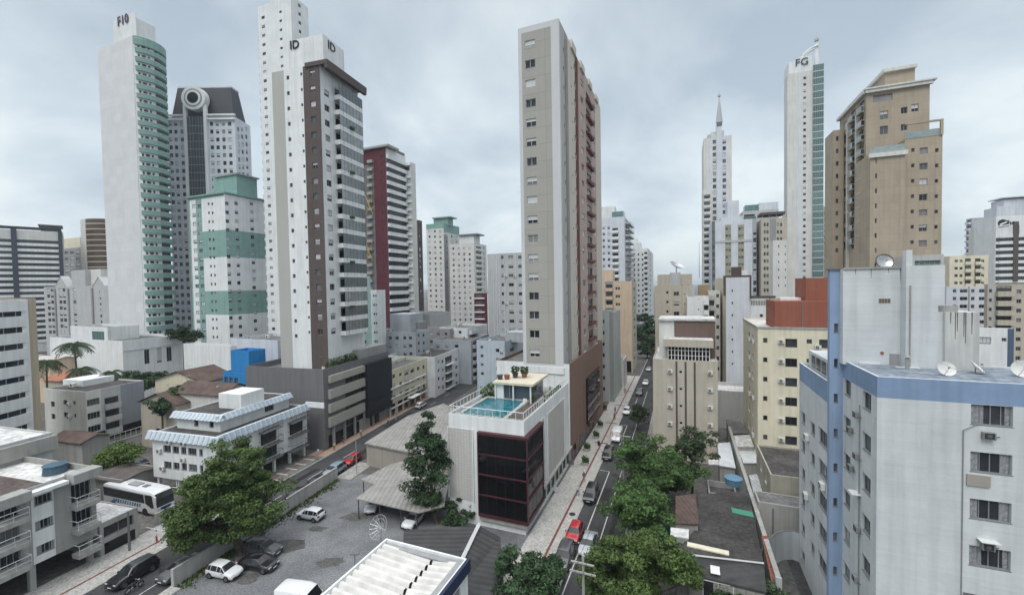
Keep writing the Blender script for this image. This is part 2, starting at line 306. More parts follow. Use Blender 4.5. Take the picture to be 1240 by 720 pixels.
class Bld:
    """A building: local frame = front-left corner on the ground, x to the right along the front, y away."""
    def __init__(s, name=None, label='', cat='building', corner=None, D=None, xf=None, xs=None, d=None, g=GA, side='R', wall=WHITE, roof=ROOFG, par=.8, frame=None, w=None, h=None, z0=0., group=None, base=None, off=0.):
        ex, ey = axes(g); s.ex, s.ey, s.g = ex, ey, g
        if frame:
            a0, a1, l0, l1, h = frame; O = gw(a0, l0, g); w_ = a1-a0; d_ = l1-l0
        else:
            P = at(corner[0], corner[1], D); h = P[2] if h is None else h
            sg = -1 if side == 'R' else 1
            w_ = solve_t(P, ex*sg, xf) if xf is not None else w
            d_ = solve_t(P, ey, xs) if xs is not None else d
            O = P-ex*w_ if side == 'R' else P.copy(); O[2] = 0
        s.far = math.hypot(O[0]+.5*abs(w_), O[1]) > 95
        s.O, s.w, s.d, s.h, s.side, s.wall, s.roofm, s.par, s.z0 = O, abs(w_), abs(d_), h, side, wall, roof, par, z0
        s.T = Matrix.Translation(Vector(O))@Matrix.Rotation(-g, 4, 'Z')
        if base is None:
            s.root = link(name, None, None, s.T.copy()); s.root.empty_display_size = 1; tag(s.root, label, cat, group); s.RT = s.T; REG[s.root.name] = {}; s.main = True
        else:
            s.root = base.root; s.RT = base.RT; s.main = False
        s.K = s.RT.inverted()@s.T; s.holes = {'F': [], 'R': [], 'L': []}; s.zones = []; s.done = False
        s.FM = {'F': Matrix.Identity(4), 'R': Matrix.Translation((s.w, 0, 0))@Matrix.Rotation(math.pi/2, 4, 'Z'), 'L': Matrix.Translation((0, s.d, 0))@Matrix.Rotation(-math.pi/2, 4, 'Z')}
        s.FW = {'F': s.w, 'R': s.d, 'L': s.d}; ROOTS.append(s)
    def loc(s, px, py, plane='F', off=0.):
        """local point where the sight line through (px,py) meets a facade plane (off = metres behind the front / inside the side)"""
        d = ray(px, py); q = CAM-s.O
        lx, ly = np.array([q@s.ex, q@s.ey]), np.array([d@s.ex, d@s.ey])
        if plane == 'F': t = (off-lx[1])/ly[1]
        elif plane == 'R': t = (s.w-off-lx[0])/ly[0]
        elif plane == 'L': t = (off-lx[0])/ly[0]
        else: t = (plane-H)/d[2]
        P = q+d*t; return P@s.ex, P@s.ey, P[2]
    def hit(s, face, px, py):
        x, y, z = s.loc(px, py, face); return {'F': x, 'R': y, 'L': s.d-y}[face], z
    def put(s, name, mesh, M, kids=()): REG[s.root.name].setdefault(name, []).append((mesh, s.K@M, kids))
    def part(s, name, mb, label=None):
        me = mb.mesh(name) if isinstance(mb, MB) else mb
        o = link(name, me, s.root, s.K.copy())
        if label: o['label'] = label
        return o
    def zone(s, face, px0, px1, mat, py0=None, py1=None, pyr=None):
        pyr = pyr if pyr is not None else 250
        a0 = s.hit(face, px0, pyr)[0]; a1 = s.hit(face, px1, pyr)[0]; a0, a1 = max(0, min(a0, a1)), min(s.FW[face], max(a0, a1))
        z1 = s.hit(face, (px0+px1)/2, py0)[1] if py0 is not None else s.h; z0 = s.hit(face, (px0+px1)/2, py1)[1] if py1 is not None else s.z0
        s.zones.append((face, a0, a1, max(s.z0, z0), min(s.h, z1), mat))
    def win1(s, face, a, z, w, h, n=2, frame=FRW, mix=(.6, .3, .1), detail=False, hole=True, glass=None, sill=True, transom=False, name='window', dep=.2, off=0., drapes=False, shutter=False):
        g = glass or random.choices((G_DARK, G_MID, G_CURT), mix)[0]; sok = frame is FRW
        if s.far:
            sill = False; frame = FRG if frame is FRW else frame; w *= 1.12; h *= 1.08
        w = min(w, s.FW[face]-.1); w, h = max(.3, round(w, 1)), max(.3, round(h, 1)); a = min(max(a, w/2+.02), s.FW[face]-w/2-.02)
        if z+h/2 > s.h-.05 or z-h/2 < s.z0: return
        if hole: s.holes[face].append((a-w/2, a+w/2, z-h/2, z+h/2))
        sh = random.choice((0, 0, 0, .35, .55, .9)) if (shutter or (not detail and sok and name == 'window' and w > 1 and h > .9)) else 0
        fm, pm = win_parts(w, h, n, frame, g, sill, detail, transom, sh)
        M = s.FM[face]@Matrix.Translation((a, dep if hole else -.02-off, z))
        kids = ((('pane', pm, Matrix.Identity(4)),) if pm else ())
        if drapes: kids = kids+tuple(('curtain', c_, Matrix.Identity(4)) for c_ in curtain_mesh(w, h))
        s.put(name, fm, M, kids)
    def wins(s, face, px, py, pw, ph, pyl, rows, **k):
        a0, z0 = s.hit(face, px-pw/2, py); a1, _ = s.hit(face, px+pw/2, py); _, zt = s.hit(face, px, py-ph/2); _, zb = s.hit(face, px, py+ph/2)
        a, zl = s.hit(face, px, pyl); a = s.hit(face, px, py)[0]; dz = (z0-zl)/(rows-1) if rows > 1 else 0
        skip = k.pop('skip', ()); ac = k.pop('ac', 0); acs = k.pop('acside', 1)
        for i in range(rows):
            if i in skip: continue
            s.win1(face, a, z0-dz*i, abs(a1-a0), zt-zb, **k)
            if ac and random.random() < ac: s.acu(face, a+acs*(abs(a1-a0)/2+.7), z0-dz*i-.3)
        return a, z0, dz
    def acu(s, face, a, z, k=1.):
        if .5 < a < s.FW[face]-.5 and z < s.h-1: s.put('air_conditioner', ac_dark() if k < 1 else ac_mesh(), s.FM[face]@Matrix.Translation((a, 0, z))@Matrix.Scale(k, 4))
    def balc(s, face, px0, px1, py, pyl, n, depth=1.2, mat=None, rail='solid', hh=1.05, door=True, glass=None, slab=.18, frame=FRD, nd=3, enclosed=False, railm=None):
        a0, z = s.hit(face, px0, py); a1, _ = s.hit(face, px1, py); _, zl = s.hit(face, px0, pyl); a0, a1 = min(a0, a1), max(a0, a1); dz = (z-zl)/(n-1) if n > 1 else 0
        W = a1-a0; m = mat or s.wall; b = MB(); b.box(-W/2, W/2, -depth, -.004, -slab, 0, m)
        if rail == 'solid':
            b.box(-W/2, W/2, -depth, -depth+.12, .001, hh, m); b.box(-W/2, -W/2+.12, -depth+.121, -.004, .001, hh, m); b.box(W/2-.12, W/2, -depth+.121, -.004, .001, hh, m)
        rl = None
        if rail in ('bars', 'glass'):
            rl = MB(); rm = railm or FRW
            rl.box(-W/2, W/2, -depth, -depth+.05, hh-.06, hh, rm); rl.box(-W/2, -W/2+.05, -depth+.051, -.01, hh-.06, hh, rm); rl.box(W/2-.05, W/2, -depth+.051, -.01, hh-.06, hh, rm)
            if rail == 'bars':
                rl.box(-W/2, W/2, -depth, -depth+.04, .45, .5, rm)
                for k in range(int(W/.9)+1):
                    x = -W/2+.02+(W-.06)*k/max(1, int(W/.9)); rl.box(x, x+.03, -depth+.005, -depth+.035, 0, hh-.06, rm)
            else: rl.box(-W/2+.02, W/2-.02, -depth+.015, -depth+.03, .05, hh-.06, glass or G_TEAL)
        if enclosed:
            rl = rl or MB(); k = max(3, int(W/1.1)); t = .05
            rl.box(-W/2+.02, W/2-.02, -depth+.02, -depth+.04, hh, dz-slab-.02, G_REFL)
            for j in range(k+1):
                x = -W/2+.01+(W-.02-t)*j/k; rl.box(x, x+t, -depth-.01, -depth+.05, 0, dz-slab-.01, frame)
        bm = b.mesh('balcony'); rm_ = rl.mesh('railing') if rl else None
        for i in range(n):
            zz = z-dz*i
            s.put('balcony', bm, s.FM[face]@Matrix.Translation(((a0+a1)/2, 0, zz)), ((('railing', rm_, Matrix.Identity(4)),) if rm_ else ()))
            if door: s.win1(face, (a0+a1)/2, zz+1.15, W*.8, 2.1, n=nd, frame=frame, sill=False, mix=(.7, .2, .1), name='balcony_door')
        return a0, a1, z, dz
    def bands(s, face, py, pyl, n, hh, mat, px0=None, px1=None, out=.12, name='spandrel', pyr=None, glass=None):
        """horizontal bands standing proud of a facade; optional ribbon glazing between them"""
        pxm = px0 if px0 is not None else {'F': 620, 'R': 620, 'L': 620}[face]
        a0 = 0 if px0 is None else s.hit(face, px0, py)[0]; a1 = s.FW[face] if px1 is None else s.hit(face, px1, py)[0]; a0, a1 = max(0, min(a0, a1)), min(s.FW[face], max(a0, a1))
        pm = pyr if pyr is not None else (px0+px1)/2
        z = s.hit(face, pm, py)[1]; zl = s.hit(face, pm, pyl)[1]; dz = (z-zl)/max(1, n-1)
        b = MB(); b.box(-(a1-a0)/2, (a1-a0)/2, -out, -.004, -hh/2, hh/2, mat); bm = b.mesh(name)
        for i in range(n): s.put(name, bm, s.FM[face]@Matrix.Translation(((a0+a1)/2, 0, z-dz*i)))
        if glass:
            nn = max(2, int((a1-a0)/1.6))
            for i in range(n-1):
                s.win1(face, (a0+a1)/2, z-dz*(i+.5), a1-a0-.1, dz-hh, n=nn, frame=FRD, glass=glass, sill=False, hole=False, name='ribbon_window')
        return dz
    def box(s, name, x0, x1, y0, y1, z0, z1, mat, top=None, label=None):
        b = MB(); b.box(min(x0, x1), max(x0, x1), y0, y1, z0, z1, mat, top); return s.part(name, b, label)
    def rbox(s, name, px0, px1, pyt, yoff, dep, mat, zb=None, top=None, label=None, pyb=None):
        """roof-top box, its front on the plane y=yoff, seen between columns px0..px1 with its top at pyt"""
        pm = (px0+px1)/2; x0, _, z = s.loc(px0, pyt, 'F', yoff); x1, _, _ = s.loc(px1, pyt, 'F', yoff); z = s.loc(pm, pyt, 'F', yoff)[2]
        if pyb is not None: zb = s.loc(pm, pyb, 'F', yoff)[2]
        zb = (s.h-s.par-.05) if zb is None else zb
        return s.box(name, x0, x1, yoff, yoff+dep, zb, z, mat, top, label), (x0, x1, zb, z)
    def sign(s, txt, face, px, py, size, mat, off=0., yoff=None, label=None):
        if yoff is not None: x, y, z = s.loc(px, py, 'F', yoff); M = Matrix.Translation((x, yoff-.12, z))@Matrix.Rotation(math.pi/2, 4, 'X')
        else:
            a, z = s.hit(face, px, py); M = s.FM[face]@Matrix.Translation((a, -.14-off, z))@Matrix.Rotation(math.pi/2, 4, 'X')
        o = link('sign_lettering', text_mesh(txt, size, mat), s.root, s.K@M); return o
    def cols(s, n, sz=.4, mat=None, face='R', z1=None, inset=.3, back=True):
        mat = mat or s.wall; z1 = z1 or s.z0+.02; L = s.FW[face]; b = MB(); b.box(-sz/2, sz/2, -sz/2, sz/2, 0, z1, mat); me = b.mesh('column')
        for i in range(n):
            a = inset+sz/2+(L-2*inset-sz)*i/(n-1)
            s.put('column', me, s.FM[face]@Matrix.Translation((a, inset+sz/2, 0)))
            if back: s.put('column', me, s.FM[face]@Matrix.Translation((a, inset+sz/2+min(s.w, s.d)*.6, 0)))
    def clutter(s, R):
        z = s.h-s.par; V = plain('roof_vent_metal', (.30, .30, .29), .6); n = R.randint(2, 5)
        for _ in range(n):
            x, y = R.uniform(1, s.w-1.5), R.uniform(1, s.d-1.5); k = R.random()
            if k < .4: s.put('roof_vent', roof_bit('vent'), Matrix.Translation((x, y, z)))
            elif k < .7: s.put('roof_unit', roof_bit('unit'), Matrix.Translation((x, y, z))@Matrix.Rotation(R.choice((0, 1.57)), 4, 'Z'))
            else: s.put('antenna', roof_bit('antenna'), Matrix.Translation((x, y, z))@Matrix.Rotation(R.random()*6, 4, 'Z'))
    def build(s):
        b = MB()
        for face in 'FRL': panel(b, s.FM[face], s.FW[face], s.z0, s.h, s.holes[face], s.wall, [z for z in s.zones if z[0] == face])
        MK = Matrix.Translation((s.w, s.d, 0))@Matrix.Rotation(math.pi, 4, 'Z'); panel(b, MK, s.w, s.z0, s.h, [], s.wall, [])
        if s.z0 > 0: b.poly([(0, 0, s.z0), (0, s.d, s.z0), (s.w, s.d, s.z0), (s.w, 0, s.z0)], s.wall)
        p, t, w_, d_, h = s.par, .18, s.w, s.d, s.h
        ring = [(0, 0), (w_, 0), (w_, d_), (0, d_)]; inn = [(t, t), (w_-t, t), (w_-t, d_-t), (t, d_-t)]
        for k in range(4):
            a, c = ring[k], ring[(k+1) % 4]; e, f = inn[k], inn[(k+1) % 4]
            b.poly([(*a, h), (*c, h), (*f, h), (*e, h)], s.wall); b.poly([(*e, h), (*f, h), (*f, h-p), (*e, h-p)], s.wall)
        s.part('wall' if s.main else 'wing_wall', b)
        if s.main and w_ > 6 and d_ > 5: s.clutter(random.Random(int(w_*1000)+int(d_*977)))
        r = MB(); r.box(t-.01, w_-t+.01, t-.01, d_-t+.01, h-p-.3, h-p, s.roofm); s.part('roof', r)
def panel(b, M, W, z0, z1, holes, mat, zones, dep=.24):
    xs = {0., W}; zs = {z0, z1}
    for h in holes: xs |= {h[0], h[1]}; zs |= {h[2], h[3]}
    for z in zones: xs |= {z[1], z[2]}; zs |= {z[3], z[4]}
    def cl(v, lo, hi): 
        v = sorted(q for q in v if lo <= q <= hi); o = []
        for q in v:
            if not o or q-o[-1] > 1e-4: o.append(q)
        return o
    xs = cl(xs, 0, W); zs = cl(zs, z0, z1)
    X, Z = np.array(xs), np.array(zs); cx, cz = (X[1:]+X[:-1])/2, (Z[1:]+Z[:-1])/2
    g = np.full((len(cx), len(cz)), b.mi(mat))
    for z in zones: g[np.ix_((cx > z[1]) & (cx < z[2]), (cz > z[3]) & (cz < z[4]))] = b.mi(z[5])
    keep = g.copy()
    for h in holes: g[np.ix_((cx > h[0]) & (cx < h[1]), (cz > h[2]) & (cz < h[3]))] = -1
    P = lambda x, y, z: tuple(M@Vector((x, y, z)))
    for i in range(len(cx)):
        j = 0
        while j < len(cz):
            k = j
            while k+1 < len(cz) and g[i, k+1] == g[i, j]: k += 1
            if g[i, j] >= 0:
                n = len(b.v); b.v += [P(xs[i], 0, zs[j]), P(xs[i+1], 0, zs[j]), P(xs[i+1], 0, zs[k+1]), P(xs[i], 0, zs[k+1])]; b.f.append((n, n+1, n+2, n+3)); b.m.append(int(g[i, j]))
            j = k+1
    for h in holes:
        a0, a1, c0, c1 = h; n = len(b.v)
        q = int(keep[min(len(cx)-1, max(0, int(np.searchsorted(X, (a0+a1)/2))-1)), min(len(cz)-1, max(0, int(np.searchsorted(Z, (c0+c1)/2))-1))])
        b.v += [P(a0, 0, c0), P(a1, 0, c0), P(a1, 0, c1), P(a0, 0, c1), P(a0, dep, c0), P(a1, dep, c0), P(a1, dep, c1), P(a0, dep, c1)]
        for f in ((0, 4, 5, 1), (1, 5, 6, 2), (2, 6, 7, 3), (3, 7, 4, 0)): b.f.append(tuple(n+x for x in f)); b.m.append(q)
def finish_buildings():
    for s in ROOTS: s.build()
    cp = Vector(CAM)
    for rn, parts in REG.items():
        root = bpy.data.objects[rn]; RT = root.matrix_basis
        for name, L in parts.items():
            L.sort(key=lambda e: ((RT@e[1]).translation-cp).length)
            for me, M, kids in L[:96]:
                o = link(name, me, root, M)
                for kn, km, kM in kids: link(kn, km, o, kM)
            if len(L) > 96:
                b = MB()
                for me, M, kids in L[96:]:
                    b.add(SRC[me.name], M)
                    for kn, km, kM in kids: b.add(SRC[km.name], M@kM)
                o = link(name, b.mesh(name), root, Matrix.Identity(4)); o['kind'] = 'stuff'
# ================================================================== GROUND, STREETS
ASPH = groundm('asphalt', (.040, .041, .043), (.075, .076, .078), .12, 8., bump=.25, dist=.01)
PAVE = groundm('pale_paving', (.33, .325, .305), (.42, .41, .385), .35, 5.); PAVE2 = groundm('stone_paving', (.24, .235, .22), (.36, .35, .33), .4, 4.)
REDP = plain('red_tactile_paving', (.17, .055, .045), .8, var=.3); LINE = plain('road_paint', (.52, .52, .50), .7, var=.35, scale=3); KERB = plain('kerb_concrete', (.35, .34, .32), .9, var=.3)
GRAV = groundm('gravel', (.115, .12, .125), (.215, .22, .225), .16, 5, bump=.5, dist=.04); CITY = groundm('city_ground', (.07, .07, .068), (.15, .145, .135), .08, 2.)
GRASS = groundm('grass', (.03, .07, .015), (.07, .11, .03), .6, 9., bump=.7, dist=.06); COBB = groundm('worn_concrete_yard', (.11, .105, .095), (.22, .21, .19), .4, 3.)
g = MB(); g.poly([(-3500, -300, 0), (3500, -300, 0), (3500, 5200, 0), (-3500, 5200, 0)], CITY); struct('ground', g)
def strip(name, g_, a0, a1, l0, l1, z, mat, th=None):
    b = MB(); ex, ey = axes(g_); P = [gw(a, l, g_, z) for a, l in ((a0, l0), (a1, l0), (a1, l1), (a0, l1))]
    if th: b.prism([(p[0], p[1]) for p in P], z-th, z, mat)
    else: b.poly(P, mat)
    return struct(name, b)
strip('left_street', GB, -56.2, -48.3, 8, 330, .004, ASPH); strip('right_street', GA, -13.5, -6.9, 12, 520, .004, ASPH)
strip('left_pavement', GB, -62.4, -56.35, 8, 46, .12, PAVE, .13); strip('left_pavement', GB, -62, -56.35, 46, 66.5, .121, COBB, .13); strip('left_pavement', GB, -60, -56.35, 66.5, 112, .12, wallm('salmon_paving', (.36, .25, .18)), .13)
strip('left_kerb', GB, -56.34, -56.1, 8, 300, .14, KERB, .15); strip('left_red_stripe', GB, -58.6, -58.3, 8, 110, .125, REDP)
strip('far_pavement', GB, -59, -56.35, 112, 300, .12, PAVE2, .13)
strip('lot_pavement', GB, -48.3, -46.9, 20, 33.0, .12, PAVE, .13); strip('lot_pavement', GB, -48.3, -45.3, 59.5, 66, .12, PAVE2, .13)
strip('right_pavement', GA, -18.3, -13.65, 40, 150, .12, PAVE, .13); strip('right_kerb', GA, -13.64, -13.4, 20, 480, .14, KERB, .15); strip('right_red_stripe', GA, -15.3, -15.0, 30, 150, .125, REDP)
for l in (84, 97, 112, 128): strip('right_red_crossing', GA, -16.5, -13.9, l, l+.5, .1255, plain('dark_tactile_paving', (.07, .04, .035), .8))
strip('opposite_pavement', GA, -6.75, -4.4, 20, 300, .12, PAVE2, .13); strip('opposite_kerb', GA, -6.9, -6.76, 20, 300, .14, KERB, .15)
for l0, l1 in ((28, 72), (80, 97), (108, 121)): strip('parking_line', GA, -11.72, -11.58, l0, l1, .009, LINE)
for l in (72, 80, 97, 108, 121): strip('parking_line', GA, -13.3, -11.73, l, l+.12, .009, LINE)
strip('lane_line', GA, -9.75, -9.62, 25, 130, .009, LINE)
for k in range(9): strip('lane_line', GB, -52.7, -52.58, 40+k*9, 43.5+k*9, .009, LINE)
for l in (28.5, 33.5, 44): strip('parking_line', GB, -50.4, -48.4, l, l+.12, .009, LINE)
strip('parking_line', GB, -50.45, -50.33, 28.5, 33.5, .009, LINE)
for k in range(7): strip('parking_line', GB, -59.6, -57.2, 52+k*2.1, 52.35+k*2.1, .128, LINE)
strip('cross_street', GA, -400, 300, 140, 148, .006, ASPH); strip('cross_street', GA, -400, 300, 300, 310, .006, ASPH)
strip('gravel_lot', GB, -47.9, -12, 8, 62, .006, GRAV)
def blotch(name, cx, cy, r, seed, mat, z, sq=1.):
    rr = random.Random(seed); q = MB(); q.poly([(cx+r*(.6+.5*rr.random())*math.cos(t), cy+sq*r*(.6+.5*rr.random())*math.sin(t), z) for t in np.linspace(0, 2*math.pi, 15)[:-1]], mat); struct(name, q)
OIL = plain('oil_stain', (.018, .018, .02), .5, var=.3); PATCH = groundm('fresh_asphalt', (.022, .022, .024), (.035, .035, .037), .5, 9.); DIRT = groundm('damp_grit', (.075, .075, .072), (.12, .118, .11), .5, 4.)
for i, (a, l, r) in enumerate(((-11, 46, .6), (-12.6, 60, .5), (-10.6, 71, .7), (-12.5, 83, .5), (-9, 58, .4), (-12.7, 90, .6))): p = gw(a, l, GA); blotch('oil_stain', p[0], p[1], r, i, OIL, .007)
for i, (a, l, r) in enumerate(((-52, 35, .7), (-54, 50, .6), (-51, 62, .8), (-53.5, 75, .6))): p = gw(a, l, GB); blotch('oil_stain', p[0], p[1], r, 20+i, OIL, .007)
for a, l0, l1, w_ in ((-10.9, 62, 66, 1.2), (-8.6, 50, 60, .7), (-8.3, 74, 82, 1.)): strip('asphalt_patch', GA, a-w_/2, a+w_/2, l0, l1, .0065, PATCH)
for a, l0, l1, w_ in ((-54, 56, 62, 1.1), (-50.6, 66, 72, 1.4), (-52, 42, 46, 1.2), (-54.5, 84, 96, .8)): strip('asphalt_patch', GB, a-w_/2, a+w_/2, l0, l1, .0065, PATCH)
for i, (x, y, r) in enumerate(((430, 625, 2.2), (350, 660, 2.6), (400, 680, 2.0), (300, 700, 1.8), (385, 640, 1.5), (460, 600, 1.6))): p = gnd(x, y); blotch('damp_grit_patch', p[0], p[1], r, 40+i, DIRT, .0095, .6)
strip('bus_yard', GB, -86, -62.45, 35.5, 52, .010, COBB); strip('lawn', GB, -72.5, -62.6, 50.2, 59.5, .06, GRASS, .07)
for l in (36.8, 38.2, 40.5): strip('yard_marking', GB, -63.6, -60.2, l, l+.2, .1275, LINE)
strip('courtyard', GA, 11, 24, 26, 60, .008, groundm('dark_courtyard', (.03, .031, .032), (.06, .06, .06), .3, 3.))

# ================================================================== LEFT SIDE, FAR TO NEAR
# striped office block
b = Bld('office_block', 'white and black striped office block with dark corner piers, far left edge', corner=(76, 281), D=240, xf=-40, d=25, g=-.80, wall=OFFW, roof=ROOFD)
b.bands('F', 296, 296+6.9*17, 18, 1.5, WHITE, -40, 76, out=.3, pyr=40)
for i in range(18):
    z = b.hit('F', 40, 292.5+6.9*i)[1]
    for (x0, x1) in ((-40, 13), (22, 69)):
        a0 = b.hit('F', x0, 300)[0]; a1 = b.hit('F', x1, 300)[0]; b.win1('F', (a0+a1)/2, z, a1-a0-.5, 1.7, n=int((a1-a0)/2.2), frame=FRD, glass=G_DARK, hole=False, sill=False, name='ribbon_window')
NAVY = plain('navy_cladding', (.035, .045, .07), .4)
for x0, x1 in ((14, 21), (71, 76)):
    a0 = b.hit('F', x0, 300)[0]; a1 = b.hit('F', x1, 300)[0]; b.box('pier', a0, a1, -.8, -.35, 0, b.h+.3, NAVY)
b.box('pergola', b.w*.05, b.w*.98, .5, 12, b.h+1.5, b.h+1.9, NAVY); b.box('penthouse', b.w*.75, b.w*.98, 2, 14, b.h-.7, b.h+3.2, DGREY); b.box('penthouse_slab', b.w*.72, b.w*1.0, 1, 15, b.h+3.25, b.h+3.8, DGREY)
# cream block and brown rounded tower
b = Bld('apartment_block', 'small pale cream block peeping between the striped office and the brown rounded tower', corner=(97, 287), D=262, xf=60, d=15, wall=CREAM)
b.zone('F', 60, 97, MGREY, 301, 420)
for x in (80, 87, 94): b.wins('F', x, 306, 4, 3, 366, 9)
b = Bld('apartment_tower', 'rounded brown banded tower left of the tallest sea green one', corner=(103, 265), D=250, xf=97, d=8, wall=OFFW, roof=ROOFD)
poly = [(b.w, .1)]+[(b.w+14*math.sin(t), 14-14*math.cos(t)+.1) for t in np.linspace(.1, 2.2, 14)]+[(b.w, 20)]
z = b.h; m1 = plain('brown_glass', (.07, .045, .03), .25); m2 = plain('beige_band', (.42, .36, .28), .8)
k = 0
while z > 3 and k < 30:
    q = MB(); q.prism(poly, z-2.5, z-.0, m1); q.prism([(x+(x-b.w)*.03, y-.1) for x, y in poly], z-3.15, z-2.51, m2); b.put('curved_storey', q.mesh('curved_storey'), Matrix.Identity(4)); z -= 3.2; k += 1
# grey gabled block
b = Bld('apartment_block', 'light grey apartment block with small gables on its roof line', corner=(139, 345), D=195, xf=53, d=25, wall=GREYW)
for x in (60.5, 75, 92): b.wins('F', x-2, 351, 3.2, 4, 351+7.25*8, 9, mix=(.8, .2, 0)); 
for x in (63, 77.5): b.wins('F', x, 351, 3.2, 4, 351+7.25*8, 9, mix=(.8, .2, 0))
b.wins('F', 121, 346, 2, 3, 346+7.25*8, 9); 
for x in (67, 83, 112):
    a0 = b.hit('F', x, 350)[0]; b.box('pilaster', a0-.6, a0+.6, -.5, -.003, 0, b.h-1, MGREY)
for x0, x1, yt in ((66, 82, 334), (112, 128, 335)):
    a0 = b.hit('F', x0, 345)[0]; a1 = b.hit('F', x1, 345)[0]; zt = b.hit('F', (x0+x1)/2, yt)[1]; q = MB()
    for y in (0.01, 3): q.poly([(a0, y, b.h-.4), (a1, y, b.h-.4), ((a0+a1)/2, y, zt)] if y < 1 else [(a1, y, b.h-.4), (a0, y, b.h-.4), ((a0+a1)/2, y, zt)], GREYW)
    q.poly([(a0, -.2, b.h-.4), ((a0+a1)/2, -.2, zt), ((a0+a1)/2, 3.1, zt), (a0, 3.1, b.h-.4)], WHITE); q.poly([((a0+a1)/2, -.2, zt), (a1, -.2, b.h-.4), (a1, 3.1, b.h-.4), ((a0+a1)/2, 3.1, zt)], GREYW); b.part('gable', q)
b.rbox('penthouse', 86, 103, 327, 2, 12, GREYW); b.rbox('penthouse', 104, 122, 326, 4, 12, OFFW)
# F10 tower
b = Bld('apartment_tower', 'very tall blank white tower with a curved sea green balcony side, leftmost of the giants', corner=(160, 43), D=150, xf=118, d=9, wall=wallm('white_flank', (.64, .65, .66), dirt=.2, streak=.15, grout=(4.2, 3.1, .90)))
R = 5.6; cx0, cy0 = b.w-3.2, 4.6
def arc(r, t0=-.9, t1=1.9, n=16): return [(cx0+r*math.cos(t), cy0+r*math.sin(t)) for t in np.linspace(t0, t1, n)]
q = MB(); top = b.h-1; q.prism(arc(R, -.93, 2.2)+[(b.w-6, 8.5), (b.w-6, 1)], 0, top, WHITE); b.part('curved_wall', q)
q = MB(); q.prism(arc(R+1.0, -.80, 2.2)+[(cx0, cy0)], -.45, 1.05, TEAL); q.prism(arc(R+1.05, -.85, 2.2)+[(cx0, cy0)], 1.06, 1.16, WHITE); bal = q.mesh('curved_balcony')
q = MB(); P_ = arc(R+.04, .1, 2.2, 12)
for (x0, y0), (x1, y1) in zip(P_[:-1], P_[1:]): q.poly([(x0, y0, 1.1), (x1, y1, 1.1), (x1, y1, 2.55), (x0, y0, 2.55)], G_DARK)
P_ = arc(R+.04, -.72, -.05, 8)
for k in (0, 2, 3, 5): q.poly([(*P_[k], 1.35), (*P_[k+1], 1.35), (*P_[k+1], 2.3), (*P_[k], 2.3)], G_DARK)
rib = q.mesh('ribbon_window')
for k in range(39):
    z = top-1.2-k*3.14
    if z > 3: b.put('curved_balcony', bal, Matrix.Translation((0, 0, z))); b.put('ribbon_window', rib, Matrix.Translation((0, 0, z-3.14)))
q = MB(); q.prism(arc(R+1.05, -.85, 2.2)+[(cx0, cy0)], top-2.2, top+.6, TEAL); b.part('crown_band', q)
b.rbox('crown', 137, 164, 27, .6, 6, WHITE); (o, (x0, x1, z0, z1)) = b.rbox('crown_panel', 137, 164, 20, .3, .25, WHITE)
INK = plain('black_lettering', (.012, .012, .016), .4); INKP = plain('dark_purple_lettering', (.05, .015, .06), .4)
b.sign('F10', 'F', 149, 25, 4.6, INKP, yoff=.15)
# mansard tower
b = Bld('apartment_tower', 'pale tower with a black mansard roof and a big round medallion', corner=(284, 141), D=172, xf=202, xs=303, g=-.01, wall=LAV, roof=ROOFD)
for x in (206, 212.5, 220, 256, 263, 270.5, 278): b.wins('F', x, 150, 3.6, 4.6, 150+9.4*26, 27, mix=(.5, .4, .1))
for x in (288.5, 293, 298): b.wins('R', x, 156, 2.2, 4.6, 156+9.1*25, 26, mix=(.5, .4, .1))
a0 = b.hit('F', 230, 200)[0]; a1 = b.hit('F', 250.5, 200)[0]; am = (a0+a1)/2
q = MB(); q.box(a0, a1, -.7, -.01, 5, b.h, G_BLUE)
for k in range(0, 40): q.box(a0, a1, -.78, -.705, 8+k*3.1, 8.25+k*3.1, FRG) if 9+k*3.1 < b.h else None
for k in range(7): x = a0+(a1-a0)*k/6; q.box(x-.06, x+.06, -.8, -.706, 5, b.h, FRG)
b.part('glass_bay', q)
for x in (a0-.6, a1+.6): b.box('pier', x-.6, x+.6, -1.1, -.005, 0, b.h+4.5, WHITE)
for py in (140, 145): z = b.hit('F', 243, py)[1]; b.box('cornice', -.5, a0-1.3, -.9, -.004, z-.3, z+.3, WHITE); b.box('cornice', a1+1.3, b.w+.5, -.9, -.004, z-.3, z+.3, WHITE)
zc = b.hit('F', 239, 120.5)[1]; ztop = b.hit('F', 240, 102.5)[1]
q = MB(); q.tube((am, -1.6, zc), (am, 1.2, zc), 4.7, 4.7, WHITE, 32); q.tube((am, -1.65, zc), (am, -1.603, zc), 3.6, 3.6, MGREY, 32); q.tube((am, -1.75, zc), (am, -1.652, zc), 3.0, 3.0, WHITE, 32); q.tube((am, -1.8, zc), (am, -1.753, zc), 2.2, 2.2, G_DARK, 24); b.part('medallion', q)
q = MB(); i0, i1 = 2.0, b.w-1.0; D1 = b.d-1
lo = [(1, 1), (i1, 1), (i1, D1), (1, D1)]; hi = [(2.6, 2.8), (i1-1.8, 2.8), (i1-1.8, D1-2), (2.6, D1-2)]; RD = plain('black_slate', (.035, .037, .045), .6)
for k in range(4): q.poly([(*lo[k], b.h-.6), (*lo[(k+1) % 4], b.h-.6), (*hi[(k+1) % 4], ztop), (*hi[k], ztop)], RD)
q.poly([(*p, ztop) for p in hi], RD); q.box(2.8, i1-1.8, 2.8, D1-1.3, ztop+.01, ztop+.6, LAV); b.part('mansard_roof', q)
